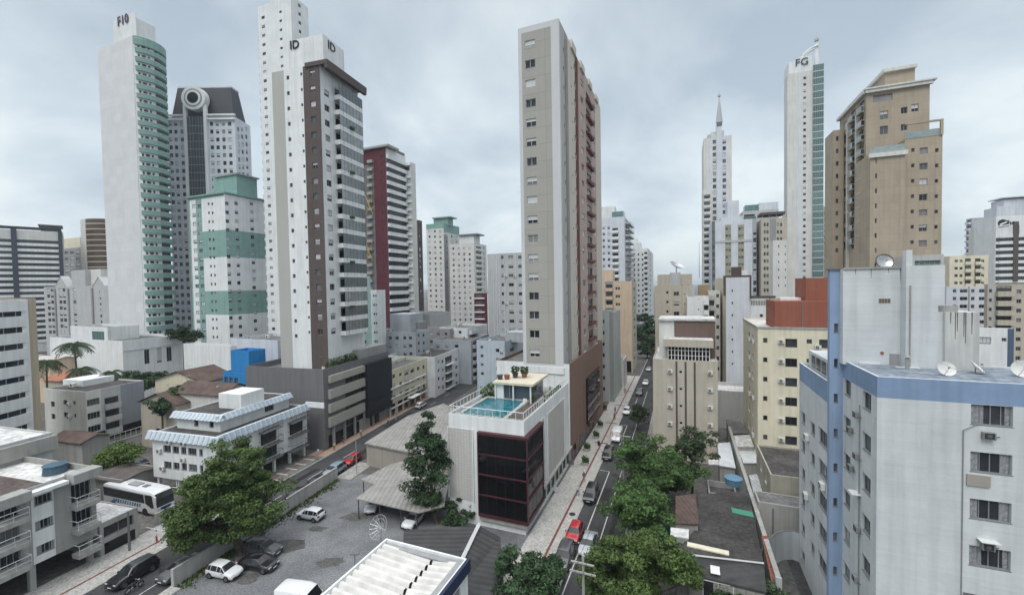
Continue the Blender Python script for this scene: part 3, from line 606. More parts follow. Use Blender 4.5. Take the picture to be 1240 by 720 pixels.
# teal and white tower
b = Bld('apartment_tower', 'square white tower with broad sea green bands and a green penthouse', corner=(272, 234), D=140, xf=228, xs=322, wall=WHITE, roof=TEAL)
for y0, y1 in ((278, 311), (352, 381)):
    zb_, za_ = b.hit('F', 271.5, y1)[1], b.hit('F', 271.5, y0)[1]; b.zones.append(('F', b.hit('F', 246, 300)[0], b.w, zb_, za_, TEAL)); b.zones.append(('R', 0, b.d, zb_, za_, TEAL))
b.zone('F', 226, 246, TEAL, 234, 460, 300); b.zone('F', 232, 239, WHITE, 242, 460, 300)
b.zone('F', 226, 273, TEAL, 230, 240, 300); b.zone('R', 272, 325, TEAL, 230, 240, 300)
for x in (235, 241.5): b.wins('F', x, 250, 4, 4.4, 250+10.65*15, 16, mix=(.1, .4, .5))
for x in (252.5, 257): b.wins('F', x, 247, 2, 3, 247+10.7*16, 17)
for x in (274.5, 286, 304.5): b.wins('R', x, 246, 3.8, 4, 246+10.7*17 if x < 300 else 246+10.2*17, 18, mix=(.55, .35, .1))
a, z = b.hit('R', 290, 240); b.box('eaves', -.6, b.w+.6, -.6, b.d+.4, b.h+.01, b.h+.5, TEAL)
b.rbox('penthouse', 258, 284, 211, 5, 8, TEAL); b.box('penthouse', b.w*.45, b.w*.98, 4.5, b.d*.8, b.h+.4, b.h+7.2, TEAL); b.box('penthouse_roof', b.w*.4, b.w*1.02, 4, b.d*.83, b.h+7.22, b.h+7.7, MGREY)
# tall white tower behind
b = Bld('apartment_tower', 'tallest plain white tower, its top out of the picture, behind the brown and white one', corner=(352, -6), D=138, xf=312, xs=373, wall=WHITE)
b.wins('F', 318.5, 22, 3.4, 3.6, 22+10.7*38, 39, mix=(.5, .4, .1)); b.wins('F', 339.5, 15, 2.6, 3, 15+10.7*38, 39)
b.wins('R', 362.5, 6, 2.6, 3.6, 6+10.4*34, 35, mix=(.6, .4, 0)); b.zone('F', 310, 313.5, MGREY)
q = MB()
for k in range(42): z = b.h-5-k*2.9; q.box(-.7, -.005, 0.2, 2.5, z, z+1, LAV)
b.part('side_ledges', q)
# brown and white tower
b = Bld('apartment_tower', 'white tower with a dark brown corner stripe and glazed balconies on a grey podium', corner=(387, 77), D=86.5, xf=329, xs=433, wall=WHITE, roof=ROOFG, g=GB)
T1 = b
b.zone('F', 327, 346.5, wallm('beige_grey_render', (.40, .40, .375), dirt=.12, streak=.1), pyr=180); b.zone('F', 368, 390, BROWN, pyr=130)
b.wins('F', 348.5, 94.5, 3, 4.4, 94.5+18.35*17, 18, mix=(.9, .1, 0)); b.wins('F', 364.8, 90, 2, 3.4, 90+18.35*17, 18, mix=(.9, .1, 0))
b.wins('F', 378, 89, 6, 7, 89+18.4*17, 18, mix=(.3, .4, .3)); b.wins('R', 395.5, 111.5, 5.2, 7, 111.5+18.15*16, 17, mix=(.55, .35, .1))
b.balc('R', 404, 432, 119, 119+17.9*16, 17, depth=1.4, mat=WHITE, rail='solid', enclosed=True, frame=FRD, hh=.62, slab=.35)
zr = b.h; q = MB(); q.box(b.w-3.4, b.w+2.0, -.3, b.d+.6, zr-.35, zr+.5, BROWN); b.part('roof_slab', q)
q = MB(); q.box(b.w+1.3, b.w+2., -.25, b.d+.5, zr-1.2, zr-.36, BROWN); b.part('eaves_fascia', q)
b.rbox('penthouse', 343, 391, 46, 6, 7, WHITE)
x, y, z = b.loc(357, 55, 'F', 6.0)
b.sign('ID', 'F', 357, 55, 2.6, INK, yoff=6.)
me = text_mesh('ID', 2.6, INK); xx = b.loc(391, 60, 'F', 6.)[0]; link('sign_lettering', me, b.root, b.K@Matrix.Translation((xx+.14, 8.7, z-.3))@Matrix.Rotation(math.pi/2, 4, 'Z')@Matrix.Rotation(math.pi/2, 4, 'X'))
for i in range(0, 18, 3): a, z = b.hit('R', 419, 104+17.9*i); b.put('plant_box', MB().box(-.6, .6, -1.9, -1.45, 0, .5, plain('planter_green', (.04, .07, .03), .9)).mesh('plant_box'), b.FM['R']@Matrix.Translation((a, 0, z)))
# mint strip and white low tower
b = Bld('apartment_block', 'narrow mint green block squeezed behind the brown and white tower', corner=(439.5, 334), D=120, xf=425, d=3, wall=wallm('mint_render', (.46, .64, .60)))
b.wins('F', 436, 342, 3.4, 4, 342+12*8, 9, mix=(.3, .6, .1)); b.wins('R', 441, 342, 1.8, 4, 342+12*8, 9, mix=(.3, .6, .1))
b = Bld('apartment_block', 'plain white block between the mint strip and the crimson tower', corner=(456, 351), D=128, xf=436, d=4, wall=WHITE)
for x in (447, 452.5, 457): b.wins('F', x, 358, 1.8, 2.4, 358+11*7, 8, mix=(.8, .2, 0))
# crimson tower
b = Bld('apartment_tower', 'tall crimson tower with a white striped side', corner=(467, 179), D=150, xf=433, xs=491, wall=CRIM, roof=ROOFG)
b.zone('R', 466, 500, WHITE, pyr=300)
a0 = b.hit('F', 443.5, 300)[0]; a1 = b.hit('F', 455, 300)[0]; b.box('recess', a0, a1, -.02, .02, 0, b.h-5, DGREY)
q = MB(); q.box(-1.1, 1.1, -.9, -.03, -.5, .5, STONE); sl = q.mesh('stair_slab'); YEL = plain('ochre_bracing', (.42, .28, .07), .6)
for k in range(24): a, z = b.hit('F', 449.3, 196+9.6*k); b.put('stair_slab', sl, Matrix.Translation((a, 0, z)))
for py in (247.5, 304):
    a, z = b.hit('F', 449.3, py); q = MB(); q.tube((-1.7, -1., -3.6), (1.7, -1., 3.6), .14, .14, YEL, 5); q.tube((1.7, -1.3, -3.6), (-1.7, -1.3, 3.6), .14, .14, YEL, 5); o = link('cross_brace', q.mesh('cross_brace'), b.root, b.K@Matrix.Translation((a, 0, z)))
b.wins('F', 438.5, 186, 1.6, 4.6, 186+9.6*22, 23, mix=(.1, .3, .6)); b.wins('F', 462, 190, 1.0, 4, 190+9.6*22, 23)
b.bands('R', 193.5, 193.5+10.05*19, 20, 1.35, WHITE, 468, 491, out=.5, pyr=478, glass=G_DARK)
b.box('roof_slab', -.8, b.w+1.6, -.8, 5.5, b.h+.3, b.h+1, STONE); b.rbox('penthouse', 475, 482, 183, 9, 4, DGREY, zb=b.h-1)
c = Bld(corner=(497, 196), D=160, xf=487, xs=503, wall=OFFW, base=b)
c.part('crown_band', MB().box(-.2, c.w+.2, -.5, -.004, c.h-1.2, c.h-.2, WHITE)); bm = MB().box(0, c.w+.3, -.6, -.004, 0, 1.1, WHITE).mesh('balcony')
for i in range(1, 20): c.put('balcony', bm, Matrix.Translation((0, 0, c.h-3-i*3.05)))
for i in range(21): c.win1('F', c.w/2, c.h-2.4-3.05*i, c.w*.7, 1.5, n=3, mix=(.9, .1, 0))
b = Bld('apartment_tower', 'slim dark brown and grey tower just behind the crimson one', corner=(505, 266), D=200, xf=494, xs=511, wall=MGREY)
b.wins('F', 501, 272, 3, 4, 272+7.6*17, 18); b.wins('R', 508, 272, 1.5, 4, 272+7.4*16, 17); b.zone('R', 505, 512, BROWN, pyr=300)
# green topped and cream towers
b = Bld('apartment_tower', 'pale tower with a green crown, fourth floor line above its cream neighbour', corner=(537, 270), D=238, xf=516, xs=556, wall=OFFW)
b.zone('F', 514, 538, TEAL, 266, 277, 300); b.zone('R', 536, 560, TEAL, 266, 283, 300); b.zone('R', 536, 543, MGREY, 284, 420, 330)
for x in (520, 526.5, 533): b.wins('F', x, 280, 2, 2.6, 280+6.5*18, 19)
for x in (541, 547, 552.5): b.wins('R', x, 286, 1.5, 2.6, 286+6.3*6, 7)
b.rbox('penthouse', 525, 542, 264, 4, 6, TEAL); b.rbox('penthouse_slab', 523, 545, 262.5, 3, 8, TEAL, zb=b.loc(533, 264, 'F', 3)[2]+.02)
b = Bld('apartment_tower', 'cream tower with a pergola on its roof', corner=(574, 294), D=225, xf=544, xs=589, wall=OFFW)
for x in (549, 555.5, 562, 568.5): b.wins('F', x, 301, 2, 2.8, 301+6.6*16, 17)
b.balc('R', 576, 583, 303, 303+6.5*13, 14, depth=1, mat=OFFW, door=True); b.wins('R', 586, 300, 1, 3, 300+6.4*14, 15)
b.rbox('penthouse', 556, 574, 285.5, 4, 7, WHITE); b.rbox('pergola', 554, 578, 283, 3, 9, MGREY, zb=b.loc(566, 284.5, 'F', 3)[2])
b = Bld('apartment_block', 'low crimson block with white balconies before the cream tower', corner=(590, 355), D=170, xf=574, d=9, wall=CRIM)
b.bands('F', 361, 361+8.3*4, 5, .5, WHITE, 575, 587, out=.5); b.wins('F', 580, 358, 6, 2.6, 358+8.3*4, 5)
c = Bld(corner=(593.5, 355), D=168, xf=590, d=9, wall=WHITE, base=b); c.wins('F', 592, 360, 1, 2, 395, 5)
# slab tower behind the pool building
b = Bld('apartment_tower', 'pale grey slab tower with a central column of windows left of the tallest beige one', corner=(645, 305), D=140, xf=590, d=16, wall=GREYW)
for x, w in ((608.5, 3.2), (618.5, 5), (629.5, 3.6)): b.wins('F', x, 311.5, w, 3.6, 311.5+11*10, 11, mix=(.5, .4, .1), ac=.3)
for x in (598, 602, 605, 611, 625): a0 = b.hit('F', x, 350)[0]; b.box('pilaster', a0-.1, a0+.1, -.15, -.003, 0, b.h-.5, LAV)
# mid-rise cluster
b = Bld('apartment_block', 'grey mid-rise block with a raised stair box, behind the shops', corner=(520, 380), D=175, xf=470, xs=546, wall=GREYW)
for x in (478, 486, 496, 508): b.wins('F', x, 388, 3, 3, 397, 2)
b = Bld('apartment_block', 'white terraced block with balconies under the crimson low block', corner=(566, 397), D=150, xf=532, xs=590, wall=WHITE)
for x in (540, 548, 557): b.wins('F', x, 402, 3, 3, 420, 3)
b.balc('R', 568, 578, 404, 424, 3, depth=1, mat=WHITE)
b = Bld('apartment_block', 'bluish grey block with rows of dark windows beyond the black panelled building', corner=(503, 402), D=128, xf=449, xs=520, wall=BLGREY)
for x in (457, 463.5, 472.5, 481, 490, 497): b.wins('F', x, 409, 3.2, 3.6, 409+9.6*2, 3, mix=(.8, .2, 0))
for x in (507, 513): b.wins('R', x, 406, 2, 3.4, 406+9.4*3, 4)
b.rbox('penthouse', 472, 497, 380, 5, 7, BLGREY); b.rbox('stair_box', 489, 507, 390, 8, 5, MGREY)
c = Bld('apartment_block', 'low grey block with a dark flat roof stepping up the left street', corner=(545, 398), D=150, xf=503, xs=556, wall=MGREY)
for x in (512, 522, 531, 540): c.wins('F', x, 404, 3, 3.2, 423, 3)
b = Bld('apartment_block', 'long pale blue grey block whose side runs along the left street', corner=(570, 412), D=137, xf=524, xs=592, wall=BLGREY, g=GB)
for x in (530, 541, 553): b.wins('F', x, 419, 4, 3.4, 419+9, 2)
b.balc('R', 572, 580, 421, 421+9.6*4, 5, depth=.9, mat=GREYW); b.wins('R', 586, 414, 1.8, 4, 414+9*4, 5)
b = Bld('apartment_block', 'white four storey block with a dark roof and rows of small balconies', corner=(526, 432), D=121, xf=470, xs=559, wall=WHITE, roof=ROOFD, g=GB)
for x in (531, 536): b.wins('R', x, 438, 2, 4, 438+10.4*3, 4)
b.balc('R', 538.5, 548, 442, 442+9.7*3, 4, depth=1, mat=WHITE, rail='bars'); b.wins('R', 552.5, 435, 2, 4, 435+9.7*3, 4); b.wins('R', 556.5, 433, 1.6, 3.6, 433+9.7*3, 4)
b.rbox('stair_box', 488, 505, 413.5, 6, 5, WHITE); b.cols(2)
b = Bld('apartment_block', 'cream three storey block raised on pilotis above shops on the left street', corner=(472, 449), D=103, xf=440, xs=517, wall=CREAM, roof=ROOFG, g=GB, z0=3.2)
for x, w in ((477, 3), (485, 3), (506.5, 2.4), (513, 2.2)): b.wins('R', x, 456-(x-477)*.32, w, 4.6, 456-(x-477)*.32+11.3*2, 3, mix=(.7, .3, 0))
b.wins('R', 492.5, 452, 4.6, 5.6, 452+11.1*2, 3); b.wins('R', 499.5, 449, 4, 5.6, 449+11*2, 3)
b.bands('R', 463, 463+11*2, 3, .35, WHITE, 473, 516, out=.25, pyr=492); b.cols(7, z1=3.2); b.box('shop_front', b.w-3, b.w-2.6, 1, b.d-1, 0, 3.19, G_BLK)
b.box('awning', b.w+.01, b.w+1.6, 8, 13, 2.7, 2.85, WHITE)
b = Bld('apartment_block', 'pale blue block with blind side wall behind the pool terrace', corner=(611, 413), D=118, xf=577, xs=636, wall=PALEBL, g=GA)
for x in (583.5,): b.wins('F', x, 420, 3, 3, 452, 4)
b.wins('F', 602.5, 424, 4, 4, 424+11*3, 4, ac=.7); b.wins('R', 620, 424, 4.5, 4, 424+11*2, 3, ac=.5); b.rbox('stair_box', 612, 634, 402, 5, 5, BLGREY)

# podium walls between the towers
b = Bld('podium_building', 'white windowless podium with roof terrace at the foot of the curved tower', corner=(148, 413), D=118, xf=60, xs=222, wall=WHITE, roof=ROOFG)
for x in (178, 193, 205): b.wins('R', x, 432-(x-178)*.12, 5.5, 16, 432, 1, n=2, glass=G_DARK)
c = Bld(corner=(130, 396), D=127, xf=85, d=8, wall=WHITE, base=b); c.win1('F', c.w*.75, c.h-3, 6, 3, n=4, glass=G_TEAL)
b.bands('R', 421, 421, 1, .4, LAV, 149, 221, pyr=180, name='cornice')
b = Bld('podium_building', 'bright white blank podium wall with plants on top, left of the blue structure', corner=(279, 419), D=104, xf=222, xs=292, wall=WHITE)
b = Bld('podium_building', 'blank white party wall behind the blue structure', corner=(336, 412), D=100, xf=279, d=12, wall=LAV)
b = Bld('blue_tank_tower', 'bright blue square tank tower beside the dark grey block', 'tower', corner=(301, 425), D=92, xf=279, d=4, wall=SKYBL, roof=SKYBL)
c = Bld(corner=(298, 452), D=90, xf=270, d=8, wall=SKYBL, base=b, roof=SKYBL)
for i in range(3): c.win1('F', 1+i*1.6, c.h-2, 1.1, 1.6, n=1, frame=FRD, glass=G_BLUE)
# dark grey podium with banded front and black panel
b = Bld('commercial_block', 'dark grey block with beige bands on its street side and a huge black panel', corner=(391, 447), D=82.4, xf=297, xs=470, wall=DGREY, roof=ROOFG, g=GB, par=1.2)
BANDM = wallm('beige_band_render', (.36, .35, .31), dirt=.2, streak=.2)
for y0, y1 in ((455, 463.5), (472, 483), (489.5, 500), (505.5, 517.5)):
    a0 = b.hit('R', 397, y0)[0]; a1 = b.hit('R', 440, y0)[0]; z1 = b.hit('R', 397, y0)[1]; z0 = b.hit('R', 397, y1)[1]; b.box('spandrel', b.w+.005, b.w+.6, a0, a1, z0, z1, BANDM)
    az = b.hit('R', 419, y0)[0]; b.win1('R', (az+a1)/2, z0-.75, a1-az-.2, 1.2, n=5, frame=FRD, glass=G_BLK, hole=False, sill=False, name='ribbon_window')
a0 = b.hit('R', 440, 470)[0]; a1 = b.hit('R', 470, 470)[0]; zt = b.hit('R', 440, 441)[1]; zb = b.hit('R', 440, 506)[1]
b.box('black_panel', b.w+.01, b.w+1.2, a0, a1, zb, zt, BLACKP)
a2 = b.hit('R', 397, 500)[0]; zb2 = b.hit('R', 397, 519)[1]; b.box('shop_front', b.w-.1, b.w+.02, a2, a1, .1, min(zb, zb2)-.02, G_BLK)
for t in np.linspace(a2+1, a1-.5, 7): b.box('column', b.w+.1, b.w+.5, t, t+.4, 0, zb2-.05, MGREY)
for t in (.45, .8): b.box('shop_shutter', b.w+.03, b.w+.08, a2+(a1-a2)*t, a2+(a1-a2)*t+4, 0.15, 2.7, CONC)
q = MB(); m_ = [plain('terrace_plant', (.035, .06, .02), .8), plain('terrace_plant_light', (.06, .10, .03), .8)]
for _ in range(900): c = Vector((b.w-random.uniform(.2, 2.2), random.uniform(b.d*.12, b.d*.62), b.h-.2+random.random()**2*1.6)); u = Vector((random.gauss(0, 1), random.gauss(0, 1), random.gauss(0, 1))).normalized()*.3; v = u.cross(Vector((.3, .2, 1))).normalized()*.16; q.poly([c-u, c-v, c+u, c+v], random.choice(m_))
b.part('terrace_planting', q)
b.box('terrace_parapet', b.w-2.5, b.w-.1, b.d*.5, b.d*.98, b.h-1.15, b.h+2.0, MGREY)
# ================================================================== LEFT SIDE, NEAR
def eave(b, face, a0, a1, z, hgt, out, name='wavy_eaves', pitch=.95):
    """scalloped pale blue tile fascia sloping outwards"""
    q = MB(); A = wallm('pale_blue_tile', (.30, .36, .42), dirt=.4, streak=.2); B = wallm('pale_white_tile', (.50, .56, .60), dirt=.4, streak=.2); n = max(2, int(abs(a1-a0)/pitch)); M = b.FM[face]
    P = lambda a, y, zz: tuple(M@Vector((a, y, zz)))
    for k in range(n):
        x0 = a0+(a1-a0)*k/n; x1 = a0+(a1-a0)*(k+1)/n; m = 4
        for j in range(m):
            u0 = x0+(x1-x0)*j/m; u1 = x0+(x1-x0)*(j+1)/m; o0 = .28*abs(math.sin(math.pi*j/m)); o1 = .28*abs(math.sin(math.pi*(j+1)/m)); mt = A if j < 2 else B
            q.poly([P(u0, -out-o0, z-hgt), P(u1, -out-o1, z-hgt), P(u1, -.1-o1*.6, z), P(u0, -.1-o0*.6, z)], mt)
            q.poly([P(u0, -.01, z-hgt+.05), P(u1, -.01, z-hgt+.05), P(u1, -out-o1, z-hgt), P(u0, -out-o0, z-hgt)], B)
            q.poly([P(u0, -.1-o0*.6, z), P(u1, -.1-o1*.6, z), P(u1, .3, z-.02), P(u0, .3, z-.02)], B)
    b.part(name, q)
# white building with curved bands at the left edge
b = Bld('apartment_block', 'white block with curved window bands in a beige frame, cut by the left edge', frame=(-121, -105.6, 18, 51.0, 31.2), g=GB, wall=wallm('sand_frame_render', (.44, .38, .29), dirt=.15), roof=ROOFG, par=.3)
ar = b.hit('R', 34, 420)[0]
def bulge(o, L=24): return [(ar, .02)]+[(ar-t, -o-2.6*math.sin(math.pi*min(1, t/L))**.8) for t in np.linspace(0, L, 14)]+[(ar-L, .02)]
def rprism(q, pts, z0, z1, mat):
    n = len(pts); M = b.FM['R']; P = [M@Vector((x, y, 0)) for x, y in pts]; P = [(p[0], p[1]) for p in P][::-1]; q.prism(P, z0, z1, mat)
zt = b.hit('R', 20, 363)[1]
q = MB(); rprism(q, bulge(.1), 0, zt-1, G_DARK)
for (xx, yy) in bulge(.13)[1:-1]: p = b.FM['R']@Vector((xx, yy, 0)); q.box(p[0]-.05, p[0]+.05, p[1]-.06, p[1]+.05, 0, zt-1.1, FRG)
b.part('curved_glazing', q)
q = MB(); rprism(q, bulge(.4), -.95, .95, WHITE); bd = q.mesh('curved_spandrel')
q = MB(); rprism(q, bulge(.45), zt-2.0, zt-.05, WHITE); b.part('white_frame', q); b.part('white_frame', MB().box(ar-.9, ar+.01, -.5, -.004, 0, zt, WHITE, M=b.FM['R']))
for k in range(9): z = b.hit('R', 20, 388+19.8*k)[1]; b.put('curved_spandrel', bd, Matrix.Translation((0, 0, z-.15)))
# grey three storey block beside it
b = Bld('apartment_block', 'pale grey three storey block with a dark flat roof and recessed balconies, by the palms', corner=(104, 474), D=88, xf=53, xs=174, wall=OFFW, roof=ROOFD, g=GB, par=.3)
b.zone('R', 123, 180, GREYW, pyr=500); b.zone('R', 147, 180, wallm('blue_grey_flank', (.27, .29, .33)), pyr=500)
b.wins('R', 113.2, 488, 14, 7.4, 519, 3, n=4, mix=(.8, .2, 0), frame=FRG); b.balc('R', 126, 145, 495, 526, 3, depth=.7, mat=GREYW)
b.wins('F', 79, 487, 4.4, 5.5, 502, 2, ac=.9, frame=FRG, mix=(1, 0, 0)); b.wins('F', 90, 487.5, 2.8, 4, 503, 2, frame=FRG, mix=(1, 0, 0)); b.wins('F', 64, 489, 4, 6, 504, 2, frame=FRG, mix=(1, 0, 0))
b.rbox('roof_parapet_box', 76, 100, 460, 4, 6, WHITE)
b.box('ground_wall', -4, b.w+2.6, -2, -1.7, 0, 2.2, WHITE); b.box('garage_shade_sheet', b.w+.01, b.w+.05, 1, b.d, .1, 2.2, G_BLK)  # flat black sheet stands in for the shade of the garage level
q = MB(); q.box(b.w+4.5, b.w+4.6, 0, b.d+8, 1.9, 2.0, FRW); q.box(b.w+4.5, b.w+4.6, 0, b.d+8, .3, .4, FRW)
for k in range(34): q.box(b.w+4.52, b.w+4.58, k*1., k*1.+.06, .401, 1.899, FRW)
b.part('front_fence', q)
# grey raised volume and three storey near block
b9 = Bld('commercial_block', 'plain grey flat topped block behind the roof terrace at the left edge', frame=(-96, -75, 18, 37.2, 13.4), g=GB, wall=GREYW, roof=ROOFW, par=.2)
b9.win1('R', 4, 10.5, 1.6, 1.2); b9.box('cornice', b9.w+.01, b9.w+.5, -1, b9.d+.3, 11.2, 13.0, CONC)
b = Bld('apartment_block', 'near grey three storey block on pilotis with white railed balconies, lower left corner', frame=(-75, -62.0, 8, 34.4, 11.3), g=GB, wall=wallm('stained_grey_render', (.34, .34, .325), dirt=.45, streak=.45), roof=ROOFW, z0=2.9, par=.7)
b.zone('R', 38.5, 66, WHITE, 588, None, pyr=630)
def near_win(b, face, px, py, pw, ph, pyl, n, cols=4, **k):
    a0, z0 = b.hit(face, px-pw/2, py); a1 = b.hit(face, px+pw/2, py)[0]; zt = b.hit(face, px, py-ph/2)[1]; zb = b.hit(face, px, py+ph/2)[1]; a, zl = b.hit(face, px, pyl)[0], b.hit(face, px, pyl)[1]; z0 = (zt+zb)/2; a = b.hit(face, px, py)[0]
    dz = (z0-zl)/max(1, n-1)
    for i in range(n): b.win1(face, a, z0-dz*i, abs(a1-a0), zt-zb, n=cols, detail=True, **k)
near_win(b, 'R', 52.5, 603.5, 22, 11.5, 663.5, 3, cols=4, drapes=True, mix=(.8, .2, 0), frame=FRG)
for px0, px1, y0, y1 in ((84, 113, 612, 671.5), (-14, 27.5, 638, 700)): b.balc('R', px0, px1, y0, y1, 3, depth=1.3, mat=b.wall, rail='bars', hh=1.05, nd=4, frame=FRG, slab=.5)
b.box('stair_cornice', b.w+.01, b.w+.9, b.hit('R', 28, 620)[0], b.hit('R', 79, 620)[0], b.hit('R', 60, 590)[1], b.hit('R', 60, 586)[1], WHITE)
b.box('roof_parapet', b.w-.3, b.w+1.35, b.hit('R', 80, 580)[0], b.d, b.h-.9, b.h+.15, b.wall); b.box('roof_parapet', b.w-.3, b.w+1.35, b.hit('R', -14, 640)[0], b.hit('R', 29, 600)[0], b.h-.9, b.h+.12, b.wall)
b.box('brown_roof_part', .3, b.w-.6, .5, b.hit('R', 29, 600)[0]+2.5, b.h-.69, b.h-.60, groundm('brown_roof_felt', (.07, .055, .05), (.13, .11, .10), .5, 3.)); b.cols(6, sz=.5, z1=2.89); b.box('garage_wall', .4, .7, .5, b.d-.5, 0, 2.89, MGREY)
wt = tag(link('water_tank', MB().tube((0, 0, 0), (0, 0, 1.0), 1.1, 1.0, plain('faded_blue_plastic', (.05, .10, .14), .6), 18).tube((0, 0, 1.01), (0, 0, 1.2), 1.15, .5, plain('faded_blue_plastic', (.05, .10, .14), .6), 18).mesh('water_tank')), 'dark round water tank on the white roof terrace, lower left', 'water tank')
x, y, z = b.loc(67, 571, 10.7); P = b.T@Vector((x, y, 10.62)); wt.location = P
c = Bld('annex', 'small concrete annex with a white roof at the end of the near grey block', frame=(-69.5, -62.0, 34.6, 38.7, 4.1), g=GB, wall=CONC, roof=ROOFW, par=.1, z0=0)
c.win1('R', 2.0, c.h-1.3, 3.2, 1.3, n=2, frame=FRG, glass=G_DARK); c.box('garage_inside_shade', c.w-.1, c.w+.02, .4, c.d-.4, .15, 1.5, G_BLK)  # black sheet on the wall stands in for the dark garage inside
# white block with wavy pale blue eaves
b = Bld('apartment_block', 'white three storey block with scalloped pale blue eaves, behind the big tree', corner=(261, 531.5), D=62.7, xf=184, xs=371, wall=WHITE, roof=ROOFD, g=GB, z0=2.7, par=.25)
TW = b
for x, w, c_ in ((201.5, 9, 2), (212, 7.5, 2), (221.5, 6.5, 2), (232, 10, 3), (242.5, 4, 1)): near_win(b, 'F', x, 523.5+(x-201.5)*.11, w, 8.6, 562.5+(x-201.5)*.11, 3, cols=c_, mix=(.6, .35, .05), frame=FRG)
for x, y in ((206, 534), (223, 536), (194, 545), (223, 556), (198, 566)): a, z = b.hit('F', x, y); b.acu('F', a, z)
near_win(b, 'R', 276, 530, 8, 9, 570, 3, cols=2, mix=(.8, .2, 0), frame=FRD); near_win(b, 'R', 298, 521, 8, 9, 560, 3, cols=2, mix=(.8, .2, 0), frame=FRD)
b.balc('R', 313, 337, 524, 561, 3, depth=1.1, mat=DGREY, rail='bars', railm=FRD, nd=4); b.balc('R', 348, 369, 512, 547, 3, depth=1.1, mat=DGREY, rail='bars', railm=FRD, nd=3)
eave(b, 'F', -.8, b.w+.8, b.h+.3, 1.1, .55); eave(b, 'R', -.8, b.d+.4, b.h+.3, 1.1, .55)
b.cols(6, z1=2.7); b.cols(4, z1=2.7, face='F'); b.box('lobby', 2, b.w*.5, 5, b.d-4, 0, 2.69, G_BLK)
x0 = b.loc(214, 495, 'F', 3.2)[0]; x1 = b.loc(266, 495, 'F', 3.2)[0]; ztop = b.h+2.3
c = Bld(base=b, g=GB, wall=WHITE, roof=ROOFD, frame=(0, x1-x0, 0, 14, ztop), par=.1, z0=b.h-.4); O = b.O+b.ex*x0+b.ey*3.2; c.O = O; c.T = Matrix.Translation(Vector(O))@Matrix.Rotation(-GB, 4, 'Z'); c.K = b.RT.inverted()@c.T
for t in (.45, .8): c.win1('F', c.w*t, b.h+1.0, .9, 1.3, n=1, frame=FRG, glass=G_DARK)
c.win1('R', 9.5, b.h+1., 2., 1.2, n=2, frame=FRG, glass=G_DARK)
eave(c, 'F', -.7, c.w+.7, c.h+.2, .8, .7, pitch=.8); eave(c, 'R', -.7, c.d+.4, c.h+.2, .8, .7, pitch=.8)
c.box('water_tank_house', c.w*.45, c.w*.98, 4, 8.6, c.h-.1, c.h+2.4, WHITE)
b.box('terrace_parapet', x1-x0+8, b.w, b.d-.2, b.d, b.h-.3, b.h+.7, WHITE)
for k in range(3):
    q = MB(); q.box(-.5, .5, -.5, .5, 0, .4, CONC)
    for _ in range(60): t = random.random()*6.28; r = random.random()*.7; z = .4+random.random()*.9; q.poly([(r*math.cos(t)+dx_, r*math.sin(t)+dy_, z+dz_) for dx_, dy_, dz_ in ((0, 0, 0), (.25, 0, .05), (.25, .2, .2), (0, .2, .15))], plain('potted_leaf', (.06, .10, .02), .8))
    x, y, z = b.loc((318, 345, 355)[k], (484, 486, 487)[k], b.h-.2); o = link('potted_shrub', q.mesh('potted_shrub')); o.location = b.T@Vector((x, min(y, b.d-1), b.h-.25)); tag(o, ('potted shrub beside the roof laundry on the white block with blue eaves', 'middle potted shrub on the white roof terrace with blue eaves', 'potted shrub nearest the terrace corner on the blue eaved block')[k], 'potted plant', 'potted shrubs on the terrace')
# old houses behind it
def house(name, label, px, py, D, w, d, hw, hr, wall, roofm, g=GB, axis='x', oh=.5, group=None, wins=()):
    P = at(px, py, D); o = Bld(name, label, 'house', frame=(0, w, 0, d, P[2]), g=g, wall=wall, roof=ROOFD, par=.02); O = P-o.ex*w; O[2] = 0
    o.O = O; o.T = Matrix.Translation(Vector(O))@Matrix.Rotation(-g, 4, 'Z'); o.root.matrix_basis = o.T; o.RT = o.T; o.K = Matrix.Identity(4); h = o.h; q = MB()
    if axis == 'x':
        for s0, s1 in ((-oh, d/2), (d+oh, d/2)):
            p = [(-oh, s0, h-.1), (w+oh, s0, h-.1), (w+oh, s1, h+hr), (-oh, s1, h+hr)]; q.poly(p if s0 < s1 else p[::-1], roofm); q.poly([(x, y, z-.12) for x, y, z in (p[::-1] if s0 < s1 else p)], roofm)
        for x in (0.02, w-.02): q.poly([(x, 0, h-.05), (x, d, h-.05), (x, d/2, h+hr-.15)], wall)
    else:
        for s0, s1 in ((-oh, w/2), (w+oh, w/2)):
            p = [(s0, d+oh, h-.1), (s0, -oh, h-.1), (s1, -oh, h+hr), (s1, d+oh, h+hr)]; q.poly(p if s0 < s1 else p[::-1], roofm); q.poly([(x, y, z-.12) for x, y, z in (p[::-1] if s0 < s1 else p)], roofm)
        for y in (0.02, d-.02): q.poly([(0, y, h-.05), (w, y, h-.05), (w/2, y, h+hr-.15)], wall)
    o.part('pitched_roof', q)
    for f, a, z, ww, hh in wins: o.win1(f, a, z, ww, hh, frame=FRD, glass=G_DARK)
    return o
RT_B = corrm('brown_clay_tile', (.05, .03, .025), (.13, .085, .07), 0, .5); RT_O = corrm('orange_clay_tile', (.26, .10, .06), (.40, .17, .10), 0, .5)
house('house', 'cream house with a mossy brown tile roof below the blue structure', 246, 462, 96, 15, 11, 6, 2.2, CREAM, RT_B, axis='y', wins=(('F', 5, 6, 1.6, 1.6), ('F', 9, 6, 1.6, 1.6), ('R', 5, 7, 2, 1.8)))
house('house', 'smaller stone coloured house with a dark gable roof beside the white block', 214, 489, 84, 10, 8, 4, 2.0, BEIGE, RT_B, axis='y', wins=(('F', 5, 3.4, 2, 1.4), ('F', 7.6, 3.2, 1, 1.6)))
